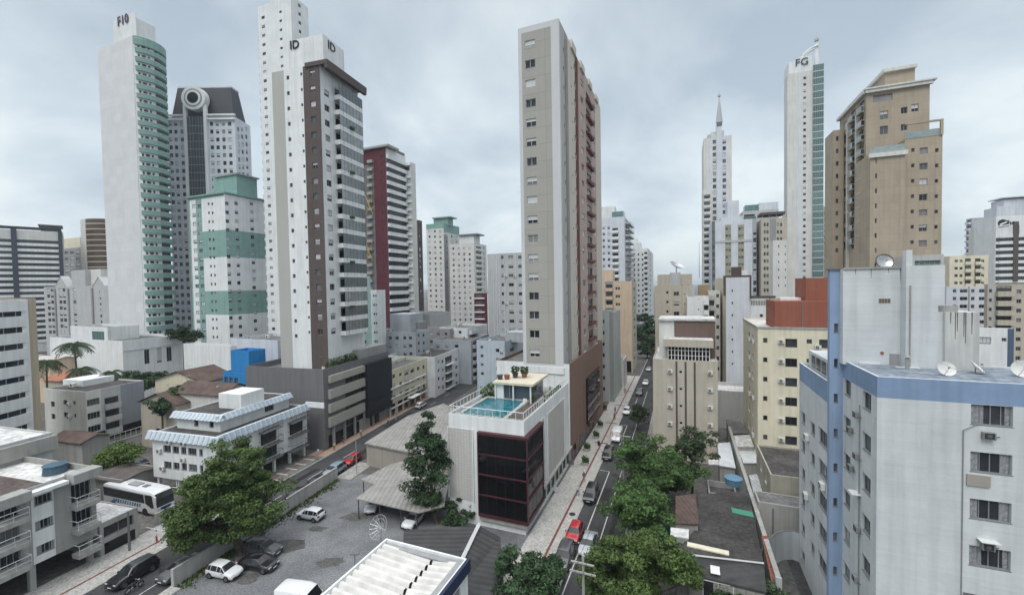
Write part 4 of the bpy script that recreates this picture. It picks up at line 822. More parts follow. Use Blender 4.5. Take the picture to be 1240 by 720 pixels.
house('house', 'brown roofed house wing just behind the scalloped eaves', 268, 478, 84, 13, 7, 5, 1.6, OFFW, RT_B, axis='x')
house('house', 'low house with a bright orange tile roof among the palms', 82, 461, 106, 9, 7, 5, 1.6, BEIGE, RT_O, axis='x')
house('house', 'pink rendered house wall left of the palms', 60, 437, 122, 12, 7, 5, .8, PEACH, corrm('pale_sheet_roof', (.4, .36, .33), (.55, .5, .46), 0, .6), axis='x')
house('shed', 'little dark roofed gatehouse in front of the pale grey block', 99, 535, 74, 8, 4, 2, .8, CONC, RT_B, axis='x')
house('shed', 'low brown roofed shed beside the bus yard', 147, 581, 63, 9, 5, 2, .3, CONC, corrm('brown_fibre_sheet', (.07, .06, .055), (.13, .115, .10), 0, .9), axis='x')
# ------------------------------------------------------------------ centre: warehouse, carport, roofs
def slab(name, label, cat, pts, z, th, mat, wallm_=None, posts=(), kind=None, inset=.25):
    """flat or sloping roof given by sight lines on its own height; pts = (px,py,z)"""
    P = [gnd(x, y, zz if zz is not None else z) for x, y, zz in pts]; c = sum(P)/len(P)
    r = thing(name, label, cat, (c[0], c[1], 0)); q = MB(); n = len(P); L = [(p[0]-c[0], p[1]-c[1], p[2]) for p in P]
    q.poly(L, mat); q.poly([(x, y, z_-th) for x, y, z_ in L[::-1]], mat)
    for k in range(n): a, e = L[k], L[(k+1) % n]; q.poly([(a[0], a[1], a[2]-th), (e[0], e[1], e[2]-th), e, a], mat)
    link('roof', q.mesh('roof'), r)
    if wallm_:
        q = MB(); c2 = [(x*(1-inset/8), y*(1-inset/8), z_) for x, y, z_ in L]
        for k in range(n): a, e = c2[k], c2[(k+1) % n]; q.poly([(a[0], a[1], 0), (e[0], e[1], 0), (e[0], e[1], e[2]-th-.002), (a[0], a[1], a[2]-th-.002)], wallm_)
        link('wall', q.mesh('wall'), r)
    for (x, y) in posts:
        p = gnd(x, y, z-th); link('post', MB().tube((0, 0, 0), (0, 0, z-th-.003), .08, .08, FRD, 6).mesh('post'), r, Matrix.Translation((p[0]-c[0], p[1]-c[1], 0)))
    return r
FIB = corrm('weathered_fibre_sheet', (.21, .205, .19), (.33, .32, .30), 0, .7); FIBD = corrm('dark_fibre_sheet', (.03, .03, .031), (.06, .06, .06), 1, .8)
slab('warehouse', 'beige warehouse with a pale fibre sheet roof beside the gravel lot', 'warehouse', [(441, 536, None), (505, 549, None), (560, 556, None), (575, 505, None), (537, 488, None), (494, 503, None)], 4.2, .25, FIB, wallm('ribbed_beige_wall', (.36, .33, .29), grout=(3, 30, .7)))
slab('carport', 'grey sheet roofed carport on thin posts in the gravel lot', 'carport', [(431, 603, None), (507, 620, None), (538, 612, None), (545, 575, None), (500, 555, None), (472, 562, None), (437, 580, None), (453, 586, None)], 2.9, .15, FIB, posts=((434, 604), (440, 583), (460, 610), (485, 615), (505, 620)))
slab('shed', 'dark corrugated shed roof between the gravel lot and the smoked glass building', 'shed', [(489, 641, None), (551, 637, None), (576, 636, None), (552, 688, None), (519, 672, None), (488, 660, None)], 3.4, .2, FIBD, CONC)
r = slab('shed', 'dark sloping shed roof with a white ridge flashing below the pool building', 'shed', [(579, 635, 4.8), (606, 650, 3.4), (612, 735, 3.4), (540, 735, 4.4), (555, 692, 4.8)], 3.4, .2, FIBD, CONC)
p0 = gnd(580, 634, 4.95); p1 = gnd(550, 696, 4.95); c = r.location; d_ = (p1-p0)/np.linalg.norm(p1-p0)
link('ridge_flashing', MB().tube((p0[0]-c[0], p0[1]-c[1], p0[2]), (p1[0]-c[0], p1[1]-c[1], p1[2]), .22, .22, plain('white_flashing', (.62, .63, .62), .6), 4).mesh('ridge_flashing'), r)
# white ribbed roof building at the bottom
P = gnd(566, 676, 7.6); Q = gnd(469, 650, 7.6); ex, ey = axes(GA); aw = P@ex; al = P@ey; a0 = Q@ex
b = Bld('commercial_block', 'white building with a ribbed white roof and navy fascia at the bottom edge', frame=(a0, aw, al-17, al, 7.6), g=GA, wall=WHITE, roof=ROOFG, par=1.1)
q = MB(); RW = plain('white_fibre_sheet', (.62, .61, .58), .8, var=.22, scale=.8); n = 21
for k in range(n):
    y0 = .3+(b.d-.6)*k/n; y1 = .3+(b.d-.6)*(k+1)/n; ym = (y0+y1)/2
    for (xa, xb, za, zb) in ((.2, b.w*.62, 7.45, 7.15), (b.w*.62+.25, b.w-.8, 7.15, 7.45)):
        q.poly([(xa, y0, za-.42), (xb, y0, zb-.42), (xb, ym-.14, zb), (xa, ym-.14, za)], RW); q.poly([(xa, ym-.14, za), (xb, ym-.14, zb), (xb, ym+.14, zb), (xa, ym+.14, za)], RW); q.poly([(xa, ym+.14, za), (xb, ym+.14, zb), (xb, y1, zb-.42), (xa, y1, za-.42)], RW); q.poly([(xa, y1, za-.42), (xa, ym+.14, za), (xa, ym-.14, za), (xa, y0, za-.42)], DGREY)
b.part('ribbed_roof', q); b.box('navy_fascia', b.w+.01, b.w+.3, -.1, b.d+.05, 6.6, 7.7, plain('navy_fascia_paint', (.02, .03, .07), .6)); b.box('gutter', b.w*.62, b.w*.62+.24, .3, b.d-.3, 6.6, 6.8, FRD); b.box('parapet_cap', b.w-.75, b.w-.25, .3, b.d-.3, 7.3, 7.5, MGREY); b.box('parapet_cap', .3, b.w-.8, b.d-.75, b.d-.2, 7.2, 7.35, MGREY)
for k in range(4): b.win1('R', b.d-2.2-3.4*k, 5.2, 1.6, 1.7, frame=FRG)
# boundary wall of the lot
LW = wallm('stained_white_wall', (.42, .42, .40), dirt=.6, streak=.6)
def lwall(label, g_, a, l0, l1, h, mat=LW, th=.2, z0=0., name='boundary_wall', tilt=None, coping=True):
    P0 = gw(a, l0, g_); r = thing(name, label, 'wall', (P0[0], P0[1], 0), -g_); q = MB(); q.box(0, th, 0, l1-l0, z0, h, mat); link('wall_panel', q.mesh('wall_panel'), r)
    if coping: link('coping', MB().box(-.05, th+.05, 0, l1-l0, h+.002, h+.09, CONC).mesh('coping'), r)
    q = MB().box(-.08, th+.08, -.12, .12, 0, h+.12, mat); me = q.mesh('pillar')
    for k in range(int((l1-l0)/6)+1): link('pillar', me, r, Matrix.Translation((0, min(k*6, l1-l0-.1)+.05, 0)))
    return r
lwall('stained whitewashed wall between the left street and the gravel lot', GB, -48.1, 33, 59.5, 1.9)
lwall('white wall beside the bus yard entrance', GB, -63.2, 41.5, 44, 1.5, CONC)
strip('planter_bed', GB, -46.8, -44.6, 66, 68.5, .3, plain('soil', (.08, .06, .045), .95, var=.4), .3)

# ================================================================== CENTRE: POOL BUILDING AND MAIN TOWER
PERF = wallm('pale_perforated_panel', (.52, .51, .48), dirt=.2, streak=.2, grout=(.45, .35, .78)); MAR = plain('maroon_frame', (.06, .018, .024), .45)
P0 = gw(-18.6, 49.8); b = Bld('pool_building', 'low white building with smoked glass corner floors and a rooftop swimming pool', 'building', corner=(634.5, 510), D=float(P0[1])+.1, xf=543, xs=689, wall=WHITE, roof=PAVE2, par=1.1)
PB = b; h = b.h
for px0, px1, face in ((544, 573, 'F'), (655, 659, 'R'), (663, 683, 'R')):
    a0 = b.hit(face, px0, 560)[0]; a1 = b.hit(face, px1, 560)[0]; q = MB(); q.box(a0, a1, -.10, -.004, 3.2, h-1.9, PERF, M=b.FM[face])
    for s0, s1 in ((a0-.12, a0-.003), (a1+.003, a1+.12)): q.box(s0, s1, -.2, -.005, 3.1, h-1.8, WHITE, M=b.FM[face])
    b.part('screen_panel', q)
TRIM0 = plain('black_profile', (.012, .012, .013), .4); xg0 = b.hit('F', 581, 560)[0]; yg1 = b.hit('R', 654, 560)[0]; zt = b.hit('F', 600, 525)[1]; zb = b.hit('R', 637, 641)[1]; zb = max(zb, 1.8)
b.box('smoked_glazing', xg0, b.w+.45, -.45, yg1, zb, zt, G_BLK)
nf = 4
for k in range(nf+1):
    z = zt+(zb-zt)*k/nf; hh = .34 if k in (0, nf) else .17; b.put('floor_band', MB().box(xg0-.05, b.w+.62, -.62, yg1+.05, -hh/2, hh/2, MAR).mesh('floor_band'), Matrix.Translation((0, 0, z)))
for x in (xg0-.06, b.w+.42): b.box('glazing_frame', x, x+.14, -.6, -.25, zb, zt, MAR)
b.box('glazing_frame', b.w+.3, b.w+.54, yg1-.05, yg1+.05, zb, zt, MAR)
for k in range(1, 5): x = xg0+(b.w-xg0)*k/5; b.box('mullion', x-.015, x+.015, -.47, -.452, zb, zt, TRIM0)
for k in range(1, 4): y = yg1*k/4; b.box('mullion', b.w+.452, b.w+.47, y-.015, y+.015, zb, zt, TRIM0)
b.box('glazing_soffit', xg0, b.w+.4, -.4, -.01, zb-.8, zb-.24, CONC)
for k in range(7): y = yg1+.8+k*(b.d-yg1-1)/7; b.win1('R', y+1.0, 1.6, 2.0, 2.2, n=1, frame=FRD, glass=G_BLK, hole=True, sill=False, name='shop_window')
b.win1('R', yg1*.5, .95, yg1*.8, 1.2, n=3, frame=FRD, glass=G_BLK, sill=False, name='shop_window'); b.box('shop_cornice', b.w+.01, b.w+.5, yg1+.2, b.d, 3.0, 3.25, CONC)
# pool
zd = h-.35; pp = [b.loc(x, y, zd) for x, y in ((580, 478), (631, 483), (618, 496), (556, 495))]
px0, px1 = min(p[0] for p in pp)+.6, max(p[0] for p in pp)-.8; py0, py1 = min(p[1] for p in pp), max(p[1] for p in pp)
px0, px1, py0, py1 = 1.1, b.w-3.6, 1.3, 10.5
wm, wn, wb = _new('pool_water'); wt_ = wn.nodes.new('ShaderNodeTexNoise'); wt_.inputs['Scale'].default_value = 1.6; wt_.inputs['Distortion'].default_value = 1.; wr = ramp(wn, [(.35, (.008, .075, .10)), (.6, (.025, .155, .19)), (.8, (.09, .29, .33))]); wtc = wn.nodes.new('ShaderNodeTexCoord'); wn.links.new(wtc.outputs['Object'], wt_.inputs['Vector']); wn.links.new(wt_.outputs[0], wr.inputs[0]); wn.links.new(wr.outputs[0], wb.inputs['Base Color']); wb.inputs['Roughness'].default_value = .06
wbp = wn.nodes.new('ShaderNodeBump'); wbp.inputs['Strength'].default_value = .25; wbp.inputs['Distance'].default_value = .05; wn.links.new(wt_.outputs[0], wbp.inputs['Height']); wn.links.new(wbp.outputs[0], wb.inputs['Normal'])
q = MB(); q.box(px0-.5, px1+.5, py0-.5, py0-.001, h-1.3, zd, PAVE); q.box(px0-.5, px1+.5, py1+.001, py1+.5, h-1.3, zd, PAVE); q.box(px0-.5, px0-.001, py0, py1, h-1.3, zd, PAVE); q.box(px1+.001, px1+.5, py0, py1, h-1.3, zd, PAVE); b.part('pool_coping', q)
b.box('pool_water', px0, px1, py0, py1, h-1.2, zd-.12, wm)
b.box('timber_deck', px1+.55, b.w-.9, 1.5, 11, h-1.08, h-.75, plain('dark_decking', (.10, .075, .065), .8, var=.3))
def leafbed(name, x0, x1, y0, y1, z, hgt, n, col, size=.3):
    q = MB(); m = [plain(col[0], col[1], .8), plain(col[0]+'_light', tuple(c*1.9 for c in col[1]), .8)]
    for _ in range(n):
        c = Vector((random.uniform(x0, x1), random.uniform(y0, y1), z+random.random()*hgt)); u = Vector((random.gauss(0, 1), random.gauss(0, 1), random.gauss(0, .6))).normalized()*size; v = u.cross(Vector((random.gauss(0, 1), random.gauss(0, 1), random.gauss(0, 1)))).normalized()*size*.5
        q.poly([c-u, c-v, c+u, c+v], random.choice(m))
    return q
for (x0, x1, y0, y1, n_, hh) in ((.3, b.w-1, .25, .75, 380, .8), (.5, px1+1, 11.3, 12.4, 420, .9), (-.6, .6, 10, 19, 420, 1.7), (b.w-1.2, b.w-.3, 12, 20, 260, 1.0)):
    q = leafbed('planting', x0, x1, y0, y1, h-.8, hh, n_, ('terrace_leaf', (.035, .065, .018) if hh < 1.5 else (.07, .10, .02))); b.part('terrace_planting', q)
def railing(b, pts, z, hgt, mat=FRW, step=1.0, name='terrace_railing', mid=True):
    q = MB()
    for (x0, y0), (x1, y1) in zip(pts[:-1], pts[1:]):
        L = math.hypot(x1-x0, y1-y0); n = max(1, int(L/step))
        q.tube((x0, y0, z+hgt), (x1, y1, z+hgt), .05, .05, mat, 4)
        if mid: q.tube((x0, y0, z+.15), (x1, y1, z+.15), .03, .03, mat, 4)
        for k in range(n+1): t = k/n; q.tube((x0+(x1-x0)*t, y0+(y1-y0)*t, z), (x0+(x1-x0)*t, y0+(y1-y0)*t, z+hgt), .045, .045, mat, 4, cap=False)
    return b.part(name, q)
railing(b, [(b.w-.1, .1), (.1, .1), (.1, 10.5)], h-.02, 1.05); railing(b, [(b.w-.12, .1), (b.w-.12, 8.5)], h-.02, 1.05); railing(b, [(b.w-.12, 9.8), (b.w-.12, b.d-1.5)], h-.02, 1.05)
# pavilion
zp = h+2.3; q0 = b.loc(597, 461.5, zp); q1 = b.loc(645, 465.5, zp); q2 = b.loc(656, 452, zp)
xa, xb, ya, yb = q0[0], q1[0], (q0[1]+q1[1])/2, q2[1]
b.box('pavilion_roof', xa, xb, ya, yb, zp-.35, zp, wallm('cream_slab', (.60, .55, .44))); b.box('pavilion_glazing', xa+1.6, xb-.8, ya+.8, yb-.5, h-1.1, zp-.36, G_BLUE); b.box('pavilion_wall', xa+.1, xa+1.59, ya+.5, yb-.5, h-1.1, zp-.36, WHITE)
for x in (xa+.3, (xa+xb)/2, xb-.5): b.put('pavilion_post', MB().box(-.1, .1, -.1, .1, h-1.1, zp-.36, WHITE).mesh('pavilion_post'), Matrix.Translation((x, ya+.3, 0)))
for k, (px_, py_) in enumerate(((605.5, 459), (614, 459), (624, 457), (635, 457))):
    x, y, z = b.loc(px_, py_, zp); P = b.T@Vector((x, y, zp)); q = MB(); pm = (FRD, plain('terracotta_pot', (.22, .09, .06), .8))[k % 2]; q.tube((0, 0, 0), (0, 0, .75), .35, .5, pm, 12)
    if k >= 2: q.add(leafbed('x', -.6, .6, -.6, .6, .7, 1.1, 90, ('pot_leaf', (.03, .05, .02)), .28), Matrix.Identity(4))
    o = link('plant_pot', q.mesh('plant_pot')); o.location = P; tag(o, ('black empty pot at the left of the pavilion roof', 'brown empty pot on the pavilion roof', 'potted bush on the pavilion roof, middle', 'potted bush nearest the tower on the pavilion roof')[k], 'plant pot', 'pots on the pavilion roof')
for k in range(3):
    x, y, z = b.loc((646, 643, 634)[k], (481, 484, 490)[k], h-.75); q = MB(); q.box(-.3, .3, -.9, .9, .2, .3, FRW); q.box(-.3, .3, .6, .68, .3, .8, FRW)
    for sx in (-.25, .2):
        for sy in (-.8, .7): q.box(sx, sx+.05, sy, sy+.05, 0, .199, FRD)
    o = link('deck_chair', q.mesh('deck_chair')); o.matrix_basis = b.T@Matrix.Translation((min(x, b.w-1.3), y, h-.74)); tag(o, ('deck chair farthest from the corner on the dark pool deck', 'deck chair in the middle of the dark pool deck', 'deck chair closest to the pool corner')[k], 'deck chair', 'chairs on the pool deck')
# ---- main tower
b = Bld('apartment_tower', 'tallest central tower with a beige front and narrow reddish brown balcony side', corner=(676.5, 22.3), D=74.5, xf=627, xs=727, wall=wallm('bright_grey_render', (.53, .54, .55), dirt=.12, streak=.1), roof=ROOFG, z0=0.)
MT = b; b.z0 = b.hit('F', 660, 450)[1]
b.zone('F', 633, 668.5, STONE, 36, 440, pyr=150)
a0, z0 = b.hit('F', 640, 55)
b.wins('F', 641.5, 55, 12.5, 9.5, 55+23.25*16, 17, n=2, mix=(.35, .3, .35))
GW2 = wallm('side_grey_render', (.42, .41, .39), dirt=.12); WR = wallm('beige_side_render', (.55, .51, .45), dirt=.12); RB = wallm('reddish_strip', (.17, .09, .08), dirt=.15); RBR = wallm('dusty_rose_render', (.43, .34, .30), dirt=.15)  # GW2 is a grey render of its own on the side face
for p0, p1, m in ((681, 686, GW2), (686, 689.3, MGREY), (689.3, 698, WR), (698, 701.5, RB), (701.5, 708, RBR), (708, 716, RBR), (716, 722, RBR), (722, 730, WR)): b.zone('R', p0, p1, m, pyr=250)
b.wins('R', 682.4, 60, 1.2, 6, 60+22.9*16, 17, n=1, mix=(.8, .2, 0)); b.wins('R', 695.7, 80, 1.8, 7, 80+21.5*16, 17, mix=(.7, .3, 0)); b.wins('R', 692, 82, .9, 3, 82+21.6*16, 17, n=1, mix=(.8, .2, 0))
b.wins('R', 704.5, 98, 3.2, 8, 98+20.4*16, 17, mix=(.3, .5, .2)); b.wins('R', 719.3, 130, 2.4, 9, 130+18.9*16, 17, mix=(.3, .5, .2))
b.balc('R', 709, 715.5, 121, 121+19.6*16, 17, depth=.7, mat=wallm('wine_render', (.16, .065, .062)), rail='solid', hh=.45)
for p, o_ in ((686.5, .4), (698.8, .4)): a = b.hit('R', p, 250)[0]; b.box('pilaster', b.w+.005, b.w+o_, a, a+.5, b.z0, b.h-1.5, RB if p > 690 else MGREY)
for k in range(4): y0 = b.d*(.2+.2*k); b.box('roof_parapet', b.w-3, b.w+.35, y0, y0+b.d*.09, b.h-.9, b.h+.6-k*.1, WR)
b.box('under_beam', -.15, b.w+.2, -.25, -.005, b.z0-.2, b.z0+1.0, WHITE)
# base of the tower
la = None
exA, eyA = axes(GA); pa = MT.O+exA*MT.w; acr = pa@exA; alo = pa@eyA
s0 = None
base = Bld(base=b, g=GA, wall=COPPER, roof=ROOFG, frame=(acr-13, max(acr+.9, -18.5), alo+.0, alo+38, 20), par=.6)
a_, z_ = base.hit('R', 689, 441); base.h = z_; a2 = base.hit('R', 729.5, 430)[0]; base.d = a2; base.FW['R'] = base.FW['L'] = a2
base.zones.append(('R', 0, a_, 0, base.h, WHITE)); base.zones.append(('F', 0, base.w, 0, base.h, WHITE))
g0 = base.hit('R', 710, 500)[0]; g1 = base.hit('R', 724.5, 480)[0]; zt = base.hit('R', 710, 458)[1]; zb = 3.2
base.box('smoked_glazing', base.w+.01, base.w+.35, g0, g1, zb, zt, G_BLK)
for k in range(5): z = zb+(zt-zb)*k/4; base.put('floor_band', MB().box(base.w+.36, base.w+.6, g0, g1, -.15, .15, MAR).mesh('floor_band'), Matrix.Translation((0, 0, z)))
for k in range(5): base.win1('R', a_+3+k*4.2, 1.5, 2.6, 2.4, n=2, frame=FRD, glass=G_BLK, sill=False, hole=False, name='shop_window')
sh = leafbed('x', -.5, .5, -.6, .6, .3, 1.1, 160, ('hedge_leaf', (.03, .06, .015)), .25)
for k, (x, y) in enumerate(((709, 562), (711, 545), (722, 530), (727, 517), (732, 496))):
    P = gnd(x, y, .1); o = link('street_shrub', MB().box(-.5, .5, -.6, .6, 0, .5, (CONC, TERRA)[k == 4]).add(sh, Matrix.Identity(4)).mesh('street_shrub')); o.location = (P[0], P[1], .12); o.rotation_euler = (0, 0, -GA)
    tag(o, ['nearest planter shrub at the foot of the copper panelled wall', 'second planter shrub at the foot of the copper wall', 'planter shrub below the smoked glazing on the pavement', 'planter shrub just past the smoked glazing', 'shrub in a rust coloured box farthest up the pavement'][k], 'planter', 'planters along the right pavement')
# ================================================================== FAR SIDE OF THE RIGHT STREET, LEFT OF IT
b = Bld('apartment_tower', 'white tower with rounded green glass balconies right of the tallest central one', corner=(756, 262), D=205, xf=716, xs=764, wall=LAV, roof=ROOFG)
for x in (731, 737): b.wins('F', x, 276, 2.4, 3, 276+7.6*12, 13)
b.balc('F', 741, 749, 282, 282+7.6*11, 12, depth=1.2, mat=WHITE); b.rbox('penthouse', 727, 744, 250, 4, 7, WHITE); b.rbox('penthouse_glass', 741, 755, 256, 1.5, 6, G_TEAL, zb=b.h)
b.balc('R', 757, 763, 270, 270+7.5*14, 15, depth=2.2, mat=WHITE, rail='glass', door=True)
b = Bld('apartment_tower', 'slender white tower with a finial closing the right street', corner=(784, 300), D=240, xf=760, xs=791, wall=WHITE)
for x in (768, 773, 778): b.wins('F', x, 308, 1.8, 2.6, 308+6.2*13, 14)
b.balc('F', 780, 784, 310, 310+6.2*13, 14, depth=1, mat=WHITE); b.wins('R', 787.5, 308, 1.6, 2.6, 308+6.2*13, 14); b.rbox('finial', 768, 772, 289, 2, 2, WHITE); b.rbox('penthouse', 766, 776, 294, 3, 5, WHITE)
b = Bld('apartment_block', 'peach block with a dark recess of balconies on the left of the right street', corner=(765, 340), D=150, xf=729, xs=770.5, wall=PEACH, roof=ROOFG)
for x in (747, 750): b.wins('F', x-.5, 349, 2.2, 3, 349+9.6*9, 10, mix=(.8, .2, 0))
b.zone('F', 733, 743, MGREY, 336, 470, pyr=380); b.balc('F', 733.5, 742, 352, 352+10*6, 7, depth=.8, mat=PEACH)
b.wins('R', 768, 350, 1.8, 4, 350+9.4*9, 10); b.zone('R', 765, 772, BEIGE, pyr=380); b.rbox('stair_box', 729, 742, 327, 5, 5, PEACH)
b.box('shop_front', .5, b.w-.4, -.06, -.01, .2, 4.2, G_BLK)
b = Bld('apartment_block', 'narrow pale green grey block with a blind side next to the tower base', corner=(742.5, 378), D=113, xf=722, d=14, wall=wallm('sage_grey_render', (.42, .46, .44)))
b.wins('F', 730.5, 389, 2.6, 4, 389+13.6*6, 7, n=1, mix=(1, 0, 0)); b.zone('F', 738, 744, MGREY, pyr=420)
b = Bld('shop_row', 'low white shop with an awning below the peach block', corner=(755, 435), D=128, xf=736, d=8, wall=OFFW); b.win1('F', b.w*.5, 1.8, b.w*.7, 2.6, n=3, glass=G_BLK)
b = Bld('shop_row', 'blue glass low building where the right street bends', corner=(783, 391), D=215, xf=765, d=9, wall=BLGREY); [b.win1('F', b.w*.5, 3+3.4*i, b.w*.8, 2., n=5, glass=G_TEAL) for i in range(4)]
# ================================================================== RIGHT SIDE, FAR
b = Bld('skyscraper', 'pale stepped skyscraper with a tall thin spire', 'tower', corner=(852, 168), D=215, xf=886, side='L', d=22, wall=OFFW, roof=ROOFG)
for x in (865, 877): b.wins('F', x, 172, 3.6, 4.4, 172+7.7*14, 15, n=2, mix=(.3, .6, .1))
b.zone('F', 859, 863, LAV, pyr=250); b.zone('F', 873.5, 881, LAV, pyr=250)
b.rbox('shoulder', 861, 877, 159, .6, 10, OFFW); b.rbox('centre_pier', 867.5, 874, 149, -.6, 5, LAV, zb=20); b.rbox('shoulder', 857, 861, 163, 1, 8, GREYW)
x, y, z = b.loc(871, 149, 'F', 1.5); q = MB(); q.tube((x, 1.5, z), (x, 1.5, z+10), 1.6, .5, METAL, 8); q.tube((x, 1.5, z+10), (x, 1.5, z+16), .35, .08, METAL, 6); q.tube((x, 1.5, z+13), (x, 1.5, z+13.8), .7, .7, METAL, 8); b.part('spire', q); b.rbox('sign_panel', 868, 874.5, 147.5, -.9, .25, DGREY, pyb=152)
c = Bld(corner=(851, 230), D=200, xf=862, side='L', d=12, wall=OFFW, base=b); c.balc('F', 852, 860, 236, 236+7.8*14, 15, depth=1, mat=OFFW, door=True)
b = Bld('apartment_tower', 'cool white tower with two green windowed strips and a raised centre', corner=(862, 268), D=178, xf=916, side='L', xs=858, wall=LAV, roof=ROOFG)
b.zone('F', 862, 866, DGREY, pyr=300); b.zone('F', 911, 917, BLGREY, pyr=300)
for x0, x1 in ((878, 885.5), (893.5, 901)):
    b.zone('F', x0, x1, wallm('olive_panel', (.33, .33, .24)), 272, 350, pyr=300)
    for x in (x0+2, x1-2): b.wins('F', x, 277, 2.4, 3, 277+8.6*8, 9, mix=(.2, .6, .2), sill=False)
b.wins('F', 864, 282, 2.6, 4.5, 282+8.6*9, 10); b.wins('F', 914, 282, 3.4, 5, 282+8.6*9, 10, mix=(.8, .2, 0)); b.rbox('raised_centre', 881, 895, 243, .4, 10, LAV); b.rbox('raised_centre', 873, 899, 262, .8, 10, LAV)
b.bands('F', 292, 292, 1, .9, GREYW, 866, 911, out=.15, name='cornice', pyr=888)
b = Bld('apartment_tower', 'greenish glass tower with a grey slab on top behind the cool white one', corner=(899, 256), D=198, xf=943, side='L', d=12, wall=GREYW, roof=ROOFG)
b.balc('F', 900, 915, 266, 266+7.8*10, 11, depth=1.2, mat=WHITE, rail='glass', door=True); b.rbox('top_slab', 919, 942.5, 245, .5, 8, LAV); b.rbox('penthouse', 902, 919, 248, 2, 6, G_TEAL)
b = Bld('apartment_tower', 'brownish tower with an open roof pergola left of the tall glass one', corner=(922, 265), D=168, xf=953, side='L', xs=914, wall=BEIGE, roof=ROOFG)
b.zone('F', 932, 940, MGREY, pyr=300); 
for x in (926, 929.5, 942, 946): b.wins('F', x, 272, 2.2, 4, 272+8.8*9, 10, mix=(.5, .4, .1))
b.rbox('pergola', 921, 951, 256.5, -.6, 8, BROWN, pyb=259.5)
for x in (923, 931, 940, 948): b.rbox('pergola_post', x, x+1, 259.5, .2, .8, BEIGE)
b = Bld('apartment_block', 'plain pale green white slab below the brownish pergola tower', corner=(936, 291), D=150, xf=953, side='L', xs=932, wall=OFFW)
b.wins('F', 943, 298, 1, 3, 298+9.5*5, 6); b.wins('F', 951, 298, 1, 2.4, 298+9.5*5, 6)
b = Bld('skyscraper', 'very tall white and green glass skyscraper with a curved roof arch and mast', 'tower', corner=(953.5, 90), D=205, xf=996.8, side='L', d=7, wall=OFFW, roof=ROOFG)
b.zone('F', 967, 971, LAV, pyr=200); b.wins('F', 974.5, 87, 3, 2.8, 87+7.75*34, 35, n=1, mix=(.8, .2, 0), sill=False)
a0 = b.hit('F', 984, 200)[0]; bm = MB(); bw = b.w-a0
bm.box(0, bw, -.9, -.01, -3.0, -.32, G_TEAL); bm.box(-.1, bw+.1, -1.0, -.02, -.3, 0, FRW)
for k in range(6): bm.box(bw*k/5-.05, bw*k/5+.05, -.96, -.901, -3.0, -.32, FRG)
me = bm.mesh('glass_storey')
for k in range(42): z = b.h+2-k*3.1; b.put('glass_storey', me, Matrix.Translation((a0, 0, z))) if z > 30 else None
b.rbox('crown', 955, 983, 73, .2, 10, WHITE, label=None); b.rbox('crown', 965, 983, 69, .15, 8, WHITE); b.sign('FG', 'F', 971, 75.5, 4.6, plain('green_black_lettering', (.01, .04, .05), .4), yoff=-.1)
q = MB(); x0, _, z0 = b.loc(972, 67, 'F', 4); x1, _, z1 = b.loc(991, 55, 'F', 4)
pts = [(x0+(x1-x0)*t, 4, z0+(z1-z0)*math.sin(t*math.pi/2)) for t in np.linspace(0, 1, 9)]
for dy_ in (0, 3):
    for p, r_ in zip(pts[:-1], pts[1:]): q.tube((p[0], p[1]+dy_, p[2]), (r_[0], r_[1]+dy_, r_[2]), .45, .45, WHITE, 6)
xm, _, zm = b.loc(989.5, 75, 'F', 4); zt = b.loc(989.5, 38, 'F', 4)[2]; q.tube((xm, 5, b.h-1), (xm, 5, zm+9), 1.2, .8, WHITE, 8); q.tube((xm, 5, zm+9), (xm, 5, zt), .5, .1, METAL, 6); q.tube((xm, 5, zt-4), (xm, 5, zt-3), .9, .9, METAL, 8); b.part('arch_and_mast', q)
b = Bld('apartment_tower', 'grey balconied tower just visible between the glass skyscraper and the tan one', corner=(996, 250), D=215, xf=1020, side='L', d=12, wall=GREYW)
b.balc('F', 998, 1008, 256, 256+7.2*13, 14, depth=1, mat=WHITE)
# tan tower
b = Bld('apartment_tower', 'big tan tower with stepped terraces and a slanted white roof edge', 'building', corner=(1049, 112), D=86, xf=1126, side='L', xs=1017, wall=TAN, roof=ROOFG)
TN = b
for face, p0, p1 in (('F', 1049, 1126), ('L', 1017, 1049)):
    a0 = 0; a1 = b.FW[face]; b.part('roof_cornice', MB().box(-.3, a1+.3, -.6, -.004, b.h-.3, b.h+.3, OFFW, M=b.FM[face]))
b.box('roof_cornice', -.5, b.w+.8, -.8, b.d*.6, b.h+.31, b.h+.6, OFFW)
b.rbox('penthouse', 1072, 1108, 84, 3, 8, TAN); x0 = b.loc(1070, 84, 'F', 2.4)[0]; x1 = b.loc(1111, 80, 'F', 2.4)[0]; zz = b.loc(1090, 84, 'F', 2.4)[2]; b.box('penthouse_roof', x0, x1, 2.4, 12, zz, zz+.6, OFFW)
b.wins('F', 1069, 120, 21, 8, 120, 1, n=3, mix=(0, .3, .7)); b.wins('F', 1070.5, 140, 9, 9, 157.5, 2, mix=(.2, .5, .3)); b.wins('F', 1095, 134, 7, 7, 154, 2); b.wins('F', 1108, 131, 8, 8, 131, 1)
for x, w in ((1044, 2.5), (1034, 3.5), (1023, 3)): b.wins('L', x, 140+(1049-x)*.55, w, 10, 140+(1049-x)*.55+16.9*9-(1049-x)*.35, 10, mix=(.3, .4, .3)); 
for x in (1039, 1028.5): a = b.hit('L', x, 200)[0]; b.part('pilaster', MB().box(a-.25, a+.25, -.5, -.004, 4, b.h-3, OFFW, M=b.FM['L']))
b.balc('L', 1030, 1036, 150, 150+16.2*9, 10, depth=.6, mat=TAN, rail='glass', glass=G_PALE); b.balc('L', 1040.5, 1047, 140, 140+16.8*9, 10, depth=.6, mat=TAN, rail='glass', glass=G_PALE)
